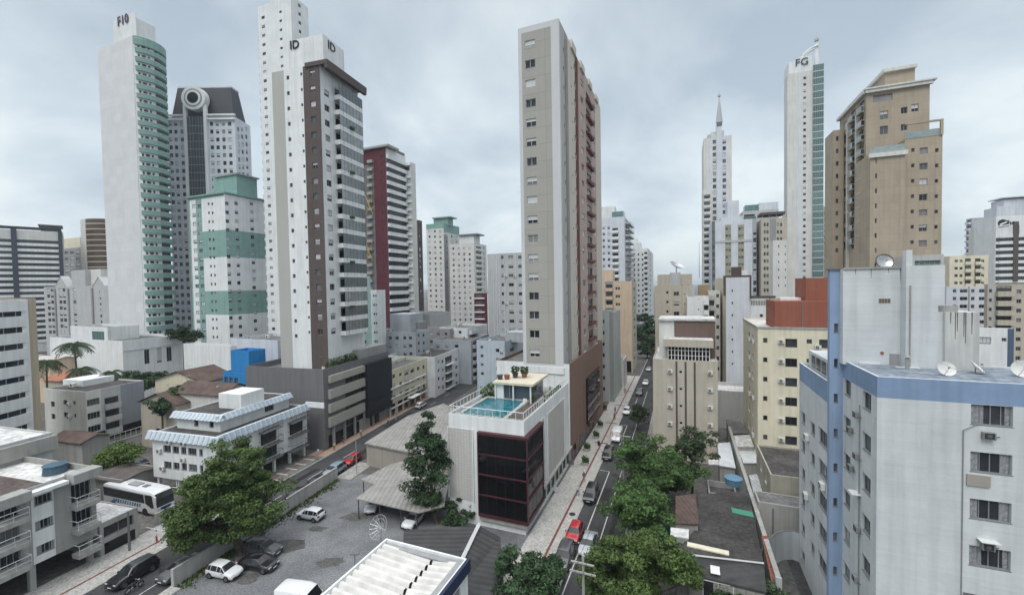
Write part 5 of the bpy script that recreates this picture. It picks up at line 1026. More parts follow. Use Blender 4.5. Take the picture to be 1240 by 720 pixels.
c = Bld(corner=(1054, 186), D=82.5, xf=1096, side='L', d=8, wall=TAN, base=b, roof=ROOFG); c.wins('F', 1061, 195, 2.4, 5, 195+18*7, 8, n=1)
c.part('terrace_glass', MB().box(0, c.w, -.05, .05, c.h, c.h+1.2, G_PALE)); c.box('terrace_edge', -.3, c.w+.3, -.4, -.005, c.h-.9, c.h-.1, OFFW)
c = Bld(corner=(1095.5, 168.5), D=81.5, xf=1141.5, side='L', d=10, wall=TAN, base=b, roof=ROOFG)
c.wins('F', 1118.5, 183, 9, 7, 183+18.6*7, 8, n=2, mix=(.65, .05, .3)); 
for x in (1105.5, 1134.5): c.wins('F', x, 182, 4, 4, 182+18.5*7, 8, n=1, mix=(.8, .2, 0))
c.part('terrace_glass', MB().box(0, c.w, -.05, .05, c.h, c.h+1.3, G_PALE)); q = MB(); q.box(0, c.w, -.3, .1, c.h+2.6, c.h+2.9, TAN); q.box(c.w-.4, c.w, -.3, .1, c.h, c.h+2.6, TAN); c.part('terrace_frame', q)
c = Bld(corner=(1009, 158), D=98, xf=1022, side='L', d=6, wall=TAN, base=b); c.wins('F', 1014, 168, 3, 5, 168+15*9, 10, mix=(.7, .3, 0))
# far right
b = Bld('apartment_block', 'cream block with rows of small balconies right of the tan tower', corner=(1150, 310), D=170, xf=1197, side='L', xs=1141, wall=CREAM, roof=ROOFG)
for x in (1158, 1164, 1190): b.wins('F', x, 316, 3.4, 3, 316+8.8*8, 9)
b.balc('F', 1168, 1176, 320, 320+8.8*6, 7, depth=1, mat=CREAM); b.balc('F', 1180, 1188, 320, 320+8.8*6, 7, depth=1, mat=CREAM)
b = Bld('apartment_tower', 'grey slab tower behind the cream block, left of the striped one', corner=(1177, 264), D=230, xf=1195, side='L', xs=1170, wall=BLGREY); b.balc('L', 1171, 1176, 272, 330, 9, depth=1, mat=LAV)
b = Bld('apartment_tower', 'white tower strip with a dark vertical band beside the striped hotel', corner=(1190, 276), D=190, xf=1206, side='L', d=10, wall=OFFW); b.zone('F', 1200, 1206, BROWN, pyr=320); b.wins('F', 1194, 282, 3, 3, 282+8*8, 9)
b = Bld('hotel_tower', 'white and dark striped tower with a stepped top and painted emblem at the right edge', corner=(1206, 262), D=175, xf=1275, side='L', d=14, wall=WHITE, roof=ROOFG)
b.bands('F', 285, 285+7.9*9, 10, 1.2, WHITE, 1210, 1275, out=.3, pyr=1240, glass=G_DARK); b.zone('F', 1228, 1234, BROWN, 272, 350, pyr=300); b.rbox('pier', 1228, 1234, 268, -.6, .5, BROWN, zb=30)
b.rbox('penthouse', 1207, 1228, 250, 1, 8, LAV); b.rbox('penthouse', 1216, 1260, 240, 3, 8, LAV); b.rbox('pergola', 1214, 1262, 237, 2, 9, FRW, pyb=238.2)
xe, _, ze = b.loc(1214.5, 270, 'F', -.2); q = MB(); q.tube((xe, -.06, ze), (xe, -.1, ze), 1.5, 1.5, INK, 20); q.tube((xe-.9, -.101, ze-.7), (xe+1.1, -.101, ze+.3), .35, .35, WHITE, 6); q.tube((xe-1.3, -.101, ze-1.3), (xe+1.9, -.101, ze-.9), .3, .3, WHITE, 6); b.part('emblem', q)
b.sign('The', 'F', 1221.5, 269.5, 2.6, INK)
b = Bld('apartment_block', 'low white block with dark windows before the cream one, right of the chimney stack', corner=(1146, 347), D=112, xf=1204, side='L', xs=1138, wall=LAV, roof=ROOFG)
for x, w in ((1156, 4), (1167, 8), (1178, 4), (1189, 6), (1198, 5)): b.wins('F', x, 352, w, 4, 352+9.4*5, 6, mix=(.7, .3, 0))
b.zone('F', 1172, 1174, MGREY, pyr=370)
b = Bld('apartment_block', 'beige grey block with stacked dark balconies at the right edge', corner=(1196, 344), D=98, xf=1275, side='L', xs=1192, wall=BEIGE, roof=ROOFG)
b.zone('F', 1198, 1204, GREYW, pyr=400); b.wins('F', 1199.5, 352, 3.4, 4, 352+11.2*6, 7); b.balc('F', 1205, 1226, 358, 358+11.4*4, 5, depth=1, mat=BEIGE); b.wins('F', 1234, 353, 5, 4.4, 353+11.5*7, 8)
b = Bld('commercial_block', 'low white block with a dark blue end wall behind the blue grey roof', corner=(1184, 397), D=72, xf=1228, side='L', xs=1180, wall=WHITE, roof=ROOFG)
b.wins('F', 1193, 412, 13, 8, 412, 1, n=3, glass=G_DARK); b.wins('F', 1216, 411, 5, 4, 411, 1, glass=G_DARK); b.zone('F', 1220, 1229, plain('deep_blue_paint', (.07, .11, .17), .8), pyr=410)
# mid right
b = Bld('apartment_tower', 'white block with a dark brown framed crest and a vent grille', corner=(879, 336), D=104, xf=907.5, side='L', xs=865.5, wall=LAV, roof=ROOFG)
b.zone('L', 864, 879, CREAM, pyr=420); b.wins('F', 886.7, 352, 1.5, 2.6, 352+14.7*6, 7, n=1, mix=(1, 0, 0)); b.wins('L', 871, 362, 3, 5, 362+14.2*6, 7, ac=.5); 
for x0, x1, yt, yb_ in ((877, 880, 329, 336), (905, 908, 328, 342)): pass
b.box('brown_crest', -.5, b.w+.4, .05, 1.2, b.h-.6, b.h+.5, BROWN); b.rbox('roof_box', 887, 898, 323, 2, 3, BROWN); b.rbox('roof_box', 898, 905, 327, 2, 3, WHITE)
b.box('brown_edge', -.45, -.005, -.02, 1.5, b.h-4.5, b.h+.5, BROWN); b.box('brown_edge', b.w+.005, b.w+.45, .02, 1.5, b.h-4.8, b.h+.5, BROWN)
c = Bld(corner=(907.5, 360), D=103.5, xf=939, side='L', d=10, wall=WHITE, base=b, roof=ROOFG); a0, z0 = c.hit('F', 921, 366.5)
q = MB()
for k in range(12): q.box(a0-2+k*.34, a0-1.8+k*.34, -.06, -.004, z0-.6, z0+.6, DGREY)
c.part('vent_grille', q); c.wins('F', 922, 382, 3.4, 3.4, 430, 3, n=1, glass=G_DARK); c.wins('F', 935.6, 381, 2, 2.4, 430, 3, n=1, glass=G_DARK); c.box('roof_edge', -.1, c.w, -.2, -.004, c.h-.1, c.h+.4, BROWN)
a = c.hit('F', 931.5, 390)[0]; c.box('drain_pipe', a, a+.2, -.2, -.01, 1, c.h, DGREY)
c = Bld(corner=(868, 472), D=92, xf=925, side='L', d=9, wall=GREYW, base=b, roof=ROOFW)
b = Bld('apartment_block', 'beige block with a roof dish behind the brown topped one', corner=(793, 346), D=118, xf=841, side='L', xs=790, wall=BEIGE, roof=ROOFG)
b.zone('F', 836, 842, GREYW, pyr=370); b.wins('F', 819, 355.5, 6, 4.5, 355.5+12*3, 4, mix=(.9, .1, 0)); b.wins('F', 808, 354, 2.4, 2.8, 354+11.5*3, 4, n=1, mix=(.9, .1, 0)); b.wins('F', 829, 356, 1.4, 1.4, 380, 3, n=1); b.rbox('roof_storey', 796, 838, 332, 3, 8, BEIGE); b.rbox('roof_storey', 811, 824, 330, 2.6, .38, GREYW)
x, y, z = b.loc(819, 331, 'F', 5); b.part('roof_dish', MB().dish((x, 5, b.h+5.2), 2.2, .8, METAL, q=Vector((.5, -.3, 1)).to_track_quat('Z', 'Y')).tube((x, 5.3, b.h+2), (x, 5, b.h+5.2), .12, .12, FRD, 5)); b.part('mast', MB().tube((x+6, 5, b.h+2), (x+6, 5, b.h+12), .1, .05, METAL, 5))
b = Bld('apartment_block', 'small white block with curved balconies between the beige one and the brown crest', corner=(832, 359), D=108, xf=858, side='L', d=9, wall=WHITE, roof=ROOFG)
b.balc('F', 852, 858, 368, 368+12*4, 5, depth=.9, mat=WHITE); b.wins('F', 846, 362, 1, 1.6, 400, 4, n=1)
b = Bld('roof_block', 'plain tan roof block standing behind the small white one', corner=(846, 345), D=122, xf=860, side='L', d=5, wall=wallm('ochre_render', (.36, .27, .18)))
c = Bld('apartment_block', 'narrow block with rounded air conditioned bays left of the brown crest', corner=(858, 352), D=114, xf=872, side='L', d=10, wall=OFFW); c.balc('F', 858.6, 865, 362, 362+12.4*7, 8, depth=.9, mat=GREYW); c.wins('F', 869, 358, 3, 4, 358+12.6*7, 8, ac=.4)
# beige block with brown roof box, on the street
b = Bld('apartment_block', 'beige block with vertical brown grooves and a brown rooftop box on the right street', corner=(790.5, 434), D=77, xf=869, side='L', xs=782, wall=BEIGE, roof=ROOFW, par=.2)
BB = b
for x in (819.5, 830.5, 841.5): a = b.hit('F', x, 500)[0]; b.box('groove', a-.16, a+.16, -.06, -.004, 0, b.h-.3, BROWN)
b.wins('F', 824.3, 450.2, 3.6, 3.6, 450.2+20.6*4, 5, n=1, mix=(1, 0, 0), sill=False)
for k in range(4):
    for x, y in ((811.5, 449), (860, 451)): a, z = b.hit('F', x, y+21*k); b.acu('F', a, z)
for k in range(5): b.win1('L', 2.5+k*0, b.h-3-3.1*k, 1.5, 1.6); 
x0, x1 = 0.2, b.w-.2; z1 = b.h+3.3
b.box('attic_glazing', 2.6, b.w-1.2, 1.2, 8, b.h-.3, b.h+2.2, G_BLK)
q = MB()
for k in range(13): x = 2.6+(b.w-3.8)*k/12; q.box(x-.06, x+.06, 1.1, 1.199, b.h-.3, b.h+2.2, FRW)
for z in (b.h+.6, b.h+1.5): q.box(2.6, b.w-1.2, 1.08, 1.099, z, z+.08, FRW)
b.part('attic_mullions', q)
b.box('attic_fascia', 1.8, b.w-.6, .6, 9, b.h+2.22, b.h+3.6, BEIGE, ROOFW); b.rbox('brown_roof_box', 817, 866, 388.5, 4, 7, wallm('brown_box_render', (.15, .105, .09))); b.rbox('roof_box', 798, 816.5, 386, 4.2, 6, OFFW)
x0 = b.loc(797.5, 388, 'F', 3.7)[0]; x1 = b.loc(867, 388, 'F', 3.7)[0]; z = b.loc(840, 388.3, 'F', 3.7)[2]; b.box('white_roof_edge', x0, x1, 3.7, 11.5, z, z+.35, ROOFW)
# cream block with terracotta roof box
b = Bld('apartment_block', 'cream block with a terracotta rooftop box and black windows', corner=(917.5, 395.5), D=68.5, xf=1030, side='L', xs=900, wall=CREAM, roof=ROOFW, par=.35)
CB = b
near_win(b, 'F', 926.7, 411.6, 5.6, 5, 411.6+23.4*5, 6, cols=1, mix=(.9, .1, 0), frame=FRD); near_win(b, 'F', 958.2, 415, 14.6, 10, 415+23.6*5, 6, cols=2, mix=(.9, .1, 0), frame=FRD); near_win(b, 'F', 980, 413, 6, 5, 413+23.4*5, 6, cols=1, frame=FRD); near_win(b, 'F', 999, 416, 14, 10, 416+23.6*3, 4, cols=2, frame=FRD)
for k in range(6): a, z = b.hit('F', 946, 413+23.7*k); b.acu('F', a, z)
for k in range(3): a, z = b.hit('F', 990, 420+23.7*k); b.acu('F', a, z)
b.wins('L', 907, 406, 2, 9, 406+21.6*5, 6, ac=.6); b.wins('L', 911.5, 409, 2, 9, 409+22.3*5, 6, ac=.6)
b.box('roof_coping', -.12, b.w, -.12, -.003, b.h-.25, b.h+.05, CONC); b.part('roof_coping', MB().box(-.1, b.d, -.12, -.003, b.h-.25, b.h+.05, CONC, M=b.FM['L']))
b.rbox('terracotta_box', 938.5, 1030, 364.5, .5, 8, TERRA); b.rbox('terracotta_box', 976, 1030, 336, 2.0, 7, TERRA); x = b.loc(971, 380, 'F', .4)[0]; b.box('drain_pipe', x, x+.15, .36, .495, b.h-.3, b.h+3.9, DGREY)
b.rbox('roof_tank_cover', 945, 970, 360.5, 4, 3, WHITE)

# ================================================================== RIGHT: BLUE AND WHITE BLOCK
NW = wallm('near_white_render', (.60, .63, .64), dirt=.42, streak=.34, grout=(2.9, .21, .965), bump=.3)
b = Bld('apartment_building', 'nearest white block with a blue roof band and blue stair column, right edge', corner=(1062.5, 455.8), D=30.5, w=24, xs=1021, side='L', wall=NW, roof=ROOFB, par=.12)
BW = b; zband = b.hit('F', 1170, 488)[1]
b.zones.append(('F', 0, b.w, zband, b.h, BLUEP)); b.zones.append(('L', 0, b.d, zband, b.h, BLUEP))
near_win(b, 'F', 1201, 503, 52, 25, 503+57.6*3, 4, cols=4, mix=(1, 0, 0), frame=FRG, drapes=True)
for k in range(4, 6): pass
for k in range(6): 
    z0_ = b.hit('F', 1201, 503+57.6*4)[1]
    if k == 0: b.win1('F', b.hit('F', 1201, 503)[0], z0_, 2.7, 1.25, n=4, detail=True, frame=FRG, glass=G_DARK, drapes=True)
near_win(b, 'L', 1026, 469.5, 8, 20, 469.5+45.0*5, 6, cols=2, mix=(.75, .2, .05), frame=FRG); near_win(b, 'L', 1049.6, 485.5, 10.5, 22, 485.5+50.4*4, 5, cols=2, mix=(.75, .2, .05), frame=FRG)
for x, y, f in ((1040, 502, 'L'), (1040, 552, 'L'), (1041, 640, 'L'), (1039, 700, 'L'), (1032, 520, 'L'), (1033, 566, 'L'), (1195, 526, 'F'), (1194, 659, 'F')): a, z = b.hit(f, x, y); b.acu(f, a, z, .8)
AW = plain('awning_white', (.62, .63, .62), .5)
for x, y, f in ((1040, 597, 'L'), (1194, 652.5, 'F')): a, z = b.hit(f, x, y); b.part('small_awning', MB().box(a-.5, a+.5, -.6, -.005, z, z+.04, AW, M=b.FM[f]))
a, z = b.hit('F', 1184, 581); b.part('air_conditioner_hood', MB().box(a-.6, a+.6, -.12, -.004, z-.38, z+.38, plain('faded_beige_grille', (.33, .30, .27), .8)))
q = MB(); a, z = b.hit('F', 1166, 520); q.tube((a, -.06, z), (a, -.06, 0), .035, .035, FRG, 5); q.tube((a, -.06, z), (a+.9, -.06, z+.6), .03, .03, FRG, 5); b.part('drain_pipe', q)
q = MB(); a, z = b.hit('L', 1042, 490); p0 = b.FM['L']@Vector((a, -.07, z)); q.tube(p0, (p0[0], p0[1], 0), .04, .04, FRG, 5); b.part('drain_pipe', q)
ym = b.d; xc0 = b.loc(1004.3, 500, 'F', ym)[0]; xc1 = b.loc(1020.8, 500, 'F', ym)[0]; zc = b.loc(1012, 326.5, 'F', ym)[2]
q = Bld(base=b, g=GA, wall=BLUEC, roof=ROOFG, frame=(0, xc1-xc0, 0, .6, zc), par=.1)
def place(c, b, x, y): O = b.O+b.ex*x+b.ey*y; O[2] = 0; c.O = O; c.T = Matrix.Translation(Vector(O))@Matrix.Rotation(-c.g, 4, 'Z'); c.K = b.RT.inverted()@c.T
place(q, b, xc0, ym); c = q
c.wins('F', 1012.6, 397, 3, 11, 397+42*7, 8, n=1, mix=(.3, .7, 0), frame=FRG); c.box('column_cap', -.15, c.w+.1, -.15, c.d, c.h+.002, c.h+.12, DGREY)
# wing beyond the column
c = Bld(base=b, g=GA, wall=NW, roof=ROOFG, frame=(0, 14, 0, 12, 10), par=.3); place(c, b, xc0+.02, ym+.62)
dd = c.loc(968, 500, 'L')[1]; hh = c.loc(1004, 463, 'L')[2]; c.d = dd; c.h = hh; c.FM['L'] = Matrix.Translation((0, dd, 0))@Matrix.Rotation(-math.pi/2, 4, 'Z'); c.FW['L'] = c.FW['R'] = dd
zb2 = c.loc(1004, 489, 'L')[2]; c.zones.append(('L', 0, c.d, zb2, c.h, BLUEP))
near_win(c, 'L', 972.6, 506, 4.6, 14, 506+33.6*5, 6, cols=1, mix=(.8, .2, 0), frame=FRG); near_win(c, 'L', 984, 519, 5.6, 16, 519+36.4*4, 5, cols=2, mix=(.8, .2, 0), frame=FRG); near_win(c, 'L', 997, 531, 11, 20, 531+38.8*4, 5, cols=3, mix=(.4, .4, .2), frame=FRG)
for x, y in ((979, 529), (998, 588), (978, 600)): a, z = c.hit('L', x, y); c.acu('L', a, z)
c.box('attic_storey', .6, 6, .5, dd-1.2, c.h-.35, c.h+1.6, NW)
for k in range(4): c.part('attic_window', MB().box(.55, .59, 1+k*(dd-3)/4, 1+k*(dd-3)/4+1.3, c.h+.1, c.h+1.3, G_MID))
# roof volumes
zr = b.h-.12; yv = b.loc(1062, 441, zr)[1]
ww, (vx0, vx1, _, vz) = b.rbox('water_tower', 1021, 1098.5, 325, yv, 3, NW, zb=zr-.1)
b.box('water_tower', vx0, vx1, yv-.12, yv-.01, vz-.02, vz+.14, CONC)
y2 = yv-.9; ww, (wx0, wx1, _, wz) = b.rbox('lift_tower', 1097.5, 1144.5, 321, y2, 6, NW, zb=zr-.1); ww, (ux0, ux1, _, uz) = b.rbox('tank_block', 1144.7, 1186.5, 378, y2-.3, 5, wallm('grimy_white_render', (.56, .57, .55), dirt=.5, streak=.75), zb=zr-.1)
b.rbox('stack', 1097.5, 1105, 302.5, y2+.1, .6, NW, zb=wz-.1); b.box('tank_slab', ux0-.3, ux0+.9, y2, y2+4, uz+.01, uz+.5, CONC)
x, y, z = b.loc(1102.5, 345, 'F', yv-.05); q = MB(); q.tube((x-.35, y2-.06, z), (x-.35, y2-.06, zr), .05, .05, CONC, 6); b.part('vertical_pipe', q)
x, y, z = b.loc(1071, 364, 'F', yv); q = MB()
for i in range(4):
    for j in range(2): q.box(x-.36+i*.19, x-.2+i*.19, yv-.03, yv-.004, z-.17+j*.18, z-.02+j*.18, BROWN)
q.box(x-.4, x+.42, yv-.02, yv-.003, z-.21, z+.2, BEIGE); b.part('vent_block', q)
x, y, z = b.loc(1083, 437, 'F', yv); b.box('roof_door', x-.32, x+.32, yv-.05, yv-.004, zr, zr+.95, MGREY)
x, y, z = b.loc(1068, 427, 'F', yv); b.part('round_vent', MB().tube((x, yv-.005, z), (x, yv-.08, z), .12, .12, TERRA, 12))
q = MB(); GR = plain('grime_streak', (.13, .125, .11), .95, var=.5)
for k_, (t_, L_) in enumerate(((.3, 2.1), (.36, 1.5), (.55, 1.9), (.6, 2.4), (.78, 1.7), (.16, .9))):
    x = ux0+(ux1-ux0)*t_; q.poly([(x-.035, y2-.303, uz), (x-.02, y2-.303, uz-L_), (x+.02, y2-.303, uz-L_), (x+.045, y2-.303, uz)], GR)
for k_, (t_, L_) in enumerate(((.2, .5), (.45, .8), (.72, .4), (.9, 1.1))):
    x = vx0+(vx1-vx0)*t_; q.poly([(x-.03, yv-.003, vz-.03), (x-.01, yv-.003, vz-L_), (x+.01, yv-.003, vz-L_), (x+.03, yv-.003, vz-.03)], GR)
b.part('rain_stains', q)
x0, y0, _ = b.loc(1040, 440, zr); b.box('roof_hatch', x0, x0+1.4, y0-.2, y0+.5, zr, zr+.14, AW); b.box('roof_hatch', x0+2.1, x0+3.6, y0-1.2, y0-.9, zr, zr+.06, AW)
def dishant(label, P, r, aim, mast=.9, mat=None):
    o = thing('satellite_dish', label, 'satellite dish', P, 0, 'satellite dishes'); m = mat or ACW; qn = Vector(aim).to_track_quat('Z', 'Y')
    l = MB(); l.dish((0, 0, mast), r, r*.28, m, 20, 4, qn); l.smooth = True; link('reflector', l.mesh('reflector'), o); link('mast', MB().tube((0, 0, 0), (0, 0, mast-.02), .04, .04, FRG, 6).mesh('mast'), o)
    fp = Vector((0, 0, mast))+qn@Vector((0, 0, r*.9)); l = MB(); l.tube(fp, fp-qn@Vector((0, 0, .15)), .07, .07, FRG, 6)
    for k in range(3): t = k*2.1; l.tube(fp, Vector((0, 0, mast))+qn@Vector((r*math.cos(t), r*math.sin(t), r*.27)), .015, .015, FRG, 4)
    link('feed_horn', l.mesh('feed_horn'), o); return o
def wp(b, x, y, z): return tuple(b.T@Vector((x, y, z)))
x, y, z = b.loc(1070, 317, 'F', yv+.9); dishant('dark rimmed mesh dish on top of the white water tower', wp(b, x, yv+.9, vz), .62, (-.25, -1, .35), .55, METAL)
q = MB(); qn_ = Vector((-.25, -1, .35)).to_track_quat('Z', 'Y'); rg = [Vector((0, 0, .55))+qn_@Vector((.64*math.cos(a), .64*math.sin(a), .62*.28)) for a in np.linspace(0, 2*math.pi, 21)]
for a_, c_ in zip(rg[:-1], rg[1:]): q.tube(a_, c_, .045, .045, FRD, 5, cap=False)
link('rim', q.mesh('rim'), [o for o in bpy.data.objects if o.get('label', '').startswith('dark rimmed mesh')][0])
x, y, z = b.loc(1145, 454, zr); dishant('white dish lying tilted by the foot of the tank block, left one', wp(b, x, y, zr), .55, (-.3, -1, .5), .45)
x, y, z = b.loc(1181, 452, zr); dishant('white dish at the right foot of the stained tank block', wp(b, x, y, zr), .55, (.6, -.7, .8), .45)
x, y, z = b.loc(1236, 456, zr); dishant('big white dish cut by the right edge of the picture', wp(b, x+.1, y, zr), .62, (-.6, -.8, .4), .55)
x, y, z = b.loc(1036, 437, zr); dishant('small leaning dish beside the roof hatch near the blue column', wp(b, x, y, zr), .3, (-.8, -.3, .6), .4)
# greenish attic building behind the chimney
b = Bld('attic_building', 'low glazed attic seen over the white lift tower, below the tan tower', corner=(1104, 309), D=60, xf=1143, side='L', d=5, wall=GREYW, roof=ROOFG); b.win1('F', b.w*.5, b.h-1.6, b.w*.8, 1.6, n=5, glass=G_TEAL, frame=FRG)

# ================================================================== RIGHT: LOW YARDS AND ROOFS
b = Bld('annex', 'two storey annex with a dark weathered flat roof below the cream block', corner=(933, 574), D=53, xf=1000, side='L', xs=916, wall=wallm('stained_cream_render', (.40, .38, .31), dirt=.5, streak=.5), roof=ROOFD, par=.25)
b.wins('L', 921.5, 560, 2, 14, 560, 1); b.wins('L', 927, 575, 2.5, 12, 575, 1)
b = Bld('yard_wall_block', 'stained concrete walled block with a small pipe, below the annex', 'building', corner=(918, 607), D=50, xf=1000, side='L', d=3, wall=CONC, roof=ROOFG, par=.1)
a = b.hit('F', 935, 620)[0]; b.box('drain_pipe', a, a+.15, -.15, -.01, 1.5, b.h-.5, DGREY)
P = gnd(926, 655, 4.6); al_, ac_ = float(P@axes(GA)[1]), float(P@axes(GA)[0])
lwall('long pale wall running between the dark roofs and the narrow yards', GA, ac_, al_-6, al_+38, 4.6, wallm('pale_yard_wall', (.42, .43, .42), dirt=.5, streak=.5), .35)
l = thing('roof_coping', 'sloping terracotta coping beside the dark courtyard', 'roof', (0, 0, 0)); q = MB(); p = [gnd(922, 648, 4.75), gnd(929, 648, 4.75), gnd(944, 700, 4.0), gnd(934, 702, 4.0)]; c0 = sum(p)/4; l.location = (c0[0], c0[1], 0)
q.poly([(v-c0)[0:2].tolist()+[v[2]] for v in p], corrm('red_tile', (.20, .065, .04), (.30, .11, .07), 1, .4)); q.poly([(v-c0)[0:2].tolist()+[v[2]-.3] for v in p[::-1]], CONC)
for k in range(4): a_1, b_1 = p[k]-c0, p[(k+1) % 4]-c0; q.poly([(a_1[0], a_1[1], p[k][2]-.3), (b_1[0], b_1[1], p[(k+1) % 4][2]-.3), (b_1[0], b_1[1], p[(k+1) % 4][2]), (a_1[0], a_1[1], p[k][2])], CONC)
link('tiles', q.mesh('tiles'), l)
# curved wall
l = thing('curved_wall', 'curved grey white wall round the dark courtyard at the foot of the nearest block', 'wall', tuple(gnd(945, 680, 0))); q = MB(); c0 = np.array(l.location); pts = [gnd(x, y, 0)-c0 for x, y in ((921, 712), (925, 700), (931, 690), (940, 681), (950, 677), (960, 677), (970, 681), (979, 690), (985, 702), (990, 720))]
CW = wallm('curved_wall_render', (.42, .45, .47), dirt=.4, streak=.5)
for p_, r_ in zip(pts[:-1], pts[1:]):
    n_ = np.array([-(r_-p_)[1], (r_-p_)[0], 0]); n_ = n_/np.linalg.norm(n_)*.2
    q.prism([p_[:2], r_[:2], (r_+n_)[:2], (p_+n_)[:2]], 0, 3.3, CW); q.prism([p_[:2], r_[:2], (r_+n_)[:2], (p_+n_)[:2]], 3.302, 3.38, DGREY)
link('wall_panel', q.mesh('wall_panel'), l)
PS = corrm('pale_sheet', (.40, .42, .43), (.58, .60, .60), 0, .6)
for i, (pts, z, lab, m) in enumerate([
    ([(893, 541), (914, 541), (919, 560), (900, 560)], 3.4, 'pale sheet roof tucked between the long wall and the annex', PS),
    ([(889, 527), (908, 526), (913, 540), (892, 540)], 4.2, 'small whitish flat roof farther up the narrow yard', ROOFW),
    ([(907, 575), (917, 573), (926, 603), (915, 606)], 3.0, 'narrow white sheet roof beside the long wall', PS),
    ([(879, 508), (896, 508), (906, 524), (884, 524)], 4.0, 'grey rooftop at the top of the narrow yard behind the beige block', ROOFG),
    ([(869, 536), (884, 535), (891, 566), (871, 563)], 3.8, 'shiny white sheet roof on a small brick shed', corrm('bright_sheet', (.5, .53, .56), (.68, .70, .73), 0, .5, rough=.4)),
    ([(818, 600), (842, 597), (846, 634), (818, 633)], 6.0, 'brown tile roof beside the dark roof', RT_B),
    ([(778, 627), (813, 633), (811, 655), (770, 646)], 3.2, 'dark green sheet awning between the street trees', corrm('green_sheet', (.01, .055, .045), (.02, .09, .07), 0, .5)),
    ([(812, 638), (834, 640), (834, 651), (812, 648)], 5.6, 'pale skylight box roof at the edge of the dark roof', ROOFW),
    ([(858, 556), (870, 556), (871, 562), (858, 562)], 3.4, 'tiny white door canopy beside the shiny sheet roof', ROOFW)]):
    slab('shed_roof', lab, 'roof', [(x, y, None) for x, y in pts], z, .15, m, CONC if i != 6 else None, inset=.4)
RDK = groundm('dark_felt_roof', (.030, .030, .029), (.075, .072, .068), .35, 2.5)
slab('low_house', 'wide low house with a dark felt roof in the middle right', 'house', [(846, 598, None), (906, 594, None), (925, 682, None), (817, 669, None), (846, 636, None)], 5.2, .3, RDK, CONC)
r = slab('low_house', 'front of the dark roofed house with grey slope and paned windows', 'house', [(817, 670, 5.3), (925, 683, 5.3), (928, 716, 4.2), (834, 694, 4.2)], 5.2, .25, FIBD, wallm('pebble_wall', (.30, .29, .26), grout=(.4, .3, .7)))
p0 = gnd(817, 669, 5.5)-np.array(r.location); p1 = gnd(925, 681.5, 5.5)-np.array(r.location); link('ridge_flashing', MB().tube(p0, p1, .10, .10, plain('pale_flashing', (.45, .45, .44), .6), 4).mesh('ridge_flashing'), r)
fm, pm = win_parts(2.6, 2.0, 2, FRW, G_DARK, False, True); pw = gnd(868, 701, 4.2)-np.array(r.location); wdw = link('window', fm, r, Matrix.Translation((pw[0]+.05, pw[1]-.12, 3.0))@Matrix.Rotation(-GA, 4, 'Z')); link('pane', pm, wdw)
for lab, x, y, z, m, rr in (('light blue round water tank beside the brick shed', 888, 585, 3.0, plain('tank_blue', (.10, .20, .29), .6), 1.05),):
    P = gnd(x, y, 5.3); o = thing('water_tank', lab, 'water tank', (P[0], P[1], 5.2)); link('tank_body', MB().tube((0, 0, 0), (0, 0, .9), .95, 1.05, m, 20).mesh('tank_body'), o); link('lid', MB().tube((0, 0, .905), (0, 0, 1.05), 1.12, .7, m, 20).mesh('lid'), o)
P = gnd(899, 619, 5.35); o = link('green_sheet', MB().box(-1.1, 1.1, -.6, .6, 0, .06, plain('mint_sheet', (.05, .22, .15), .6)).mesh('green_sheet')); o.location = (P[0], P[1], 5.22); o.rotation_euler = (0, .05, -GA); tag(o, 'loose green plastic sheet lying on the dark felt roof by the long wall', 'roof sheet')
P = gnd(857, 663, 5.35); o = link('skylight', MB().box(-1.9, 1.9, -.35, .35, 0, .12, CREAM).mesh('skylight')); o.location = (P[0], P[1], 5.22); o.rotation_euler = (0, 0, -GA-.05); tag(o, 'cream patched strip on the dark felt roof near its front edge', 'roof sheet')
P = gnd(866, 688, 5.0); o = link('roof_panel', MB().box(-.4, .4, -.45, .45, 0, .06, AW).mesh('roof_panel')); o.location = (P[0], P[1], 4.85); o.rotation_euler = (.25, 0, -GA); tag(o, 'small white sheet panel on the grey front slope of the dark roofed house', 'roof sheet')
b = Bld('brick_shed', 'small dark walled shed with windows under the shiny sheet roof', 'shed', corner=(858, 561), D=56.5, xf=893, side='L', d=4, wall=MGREY, roof=ROOFD, h=3.5); b.win1('F', b.w*.25, 1.9, 1.2, 1.2, frame=FRD); b.win1('F', b.w*.7, 1.9, 1.4, 1.2, frame=FRD)
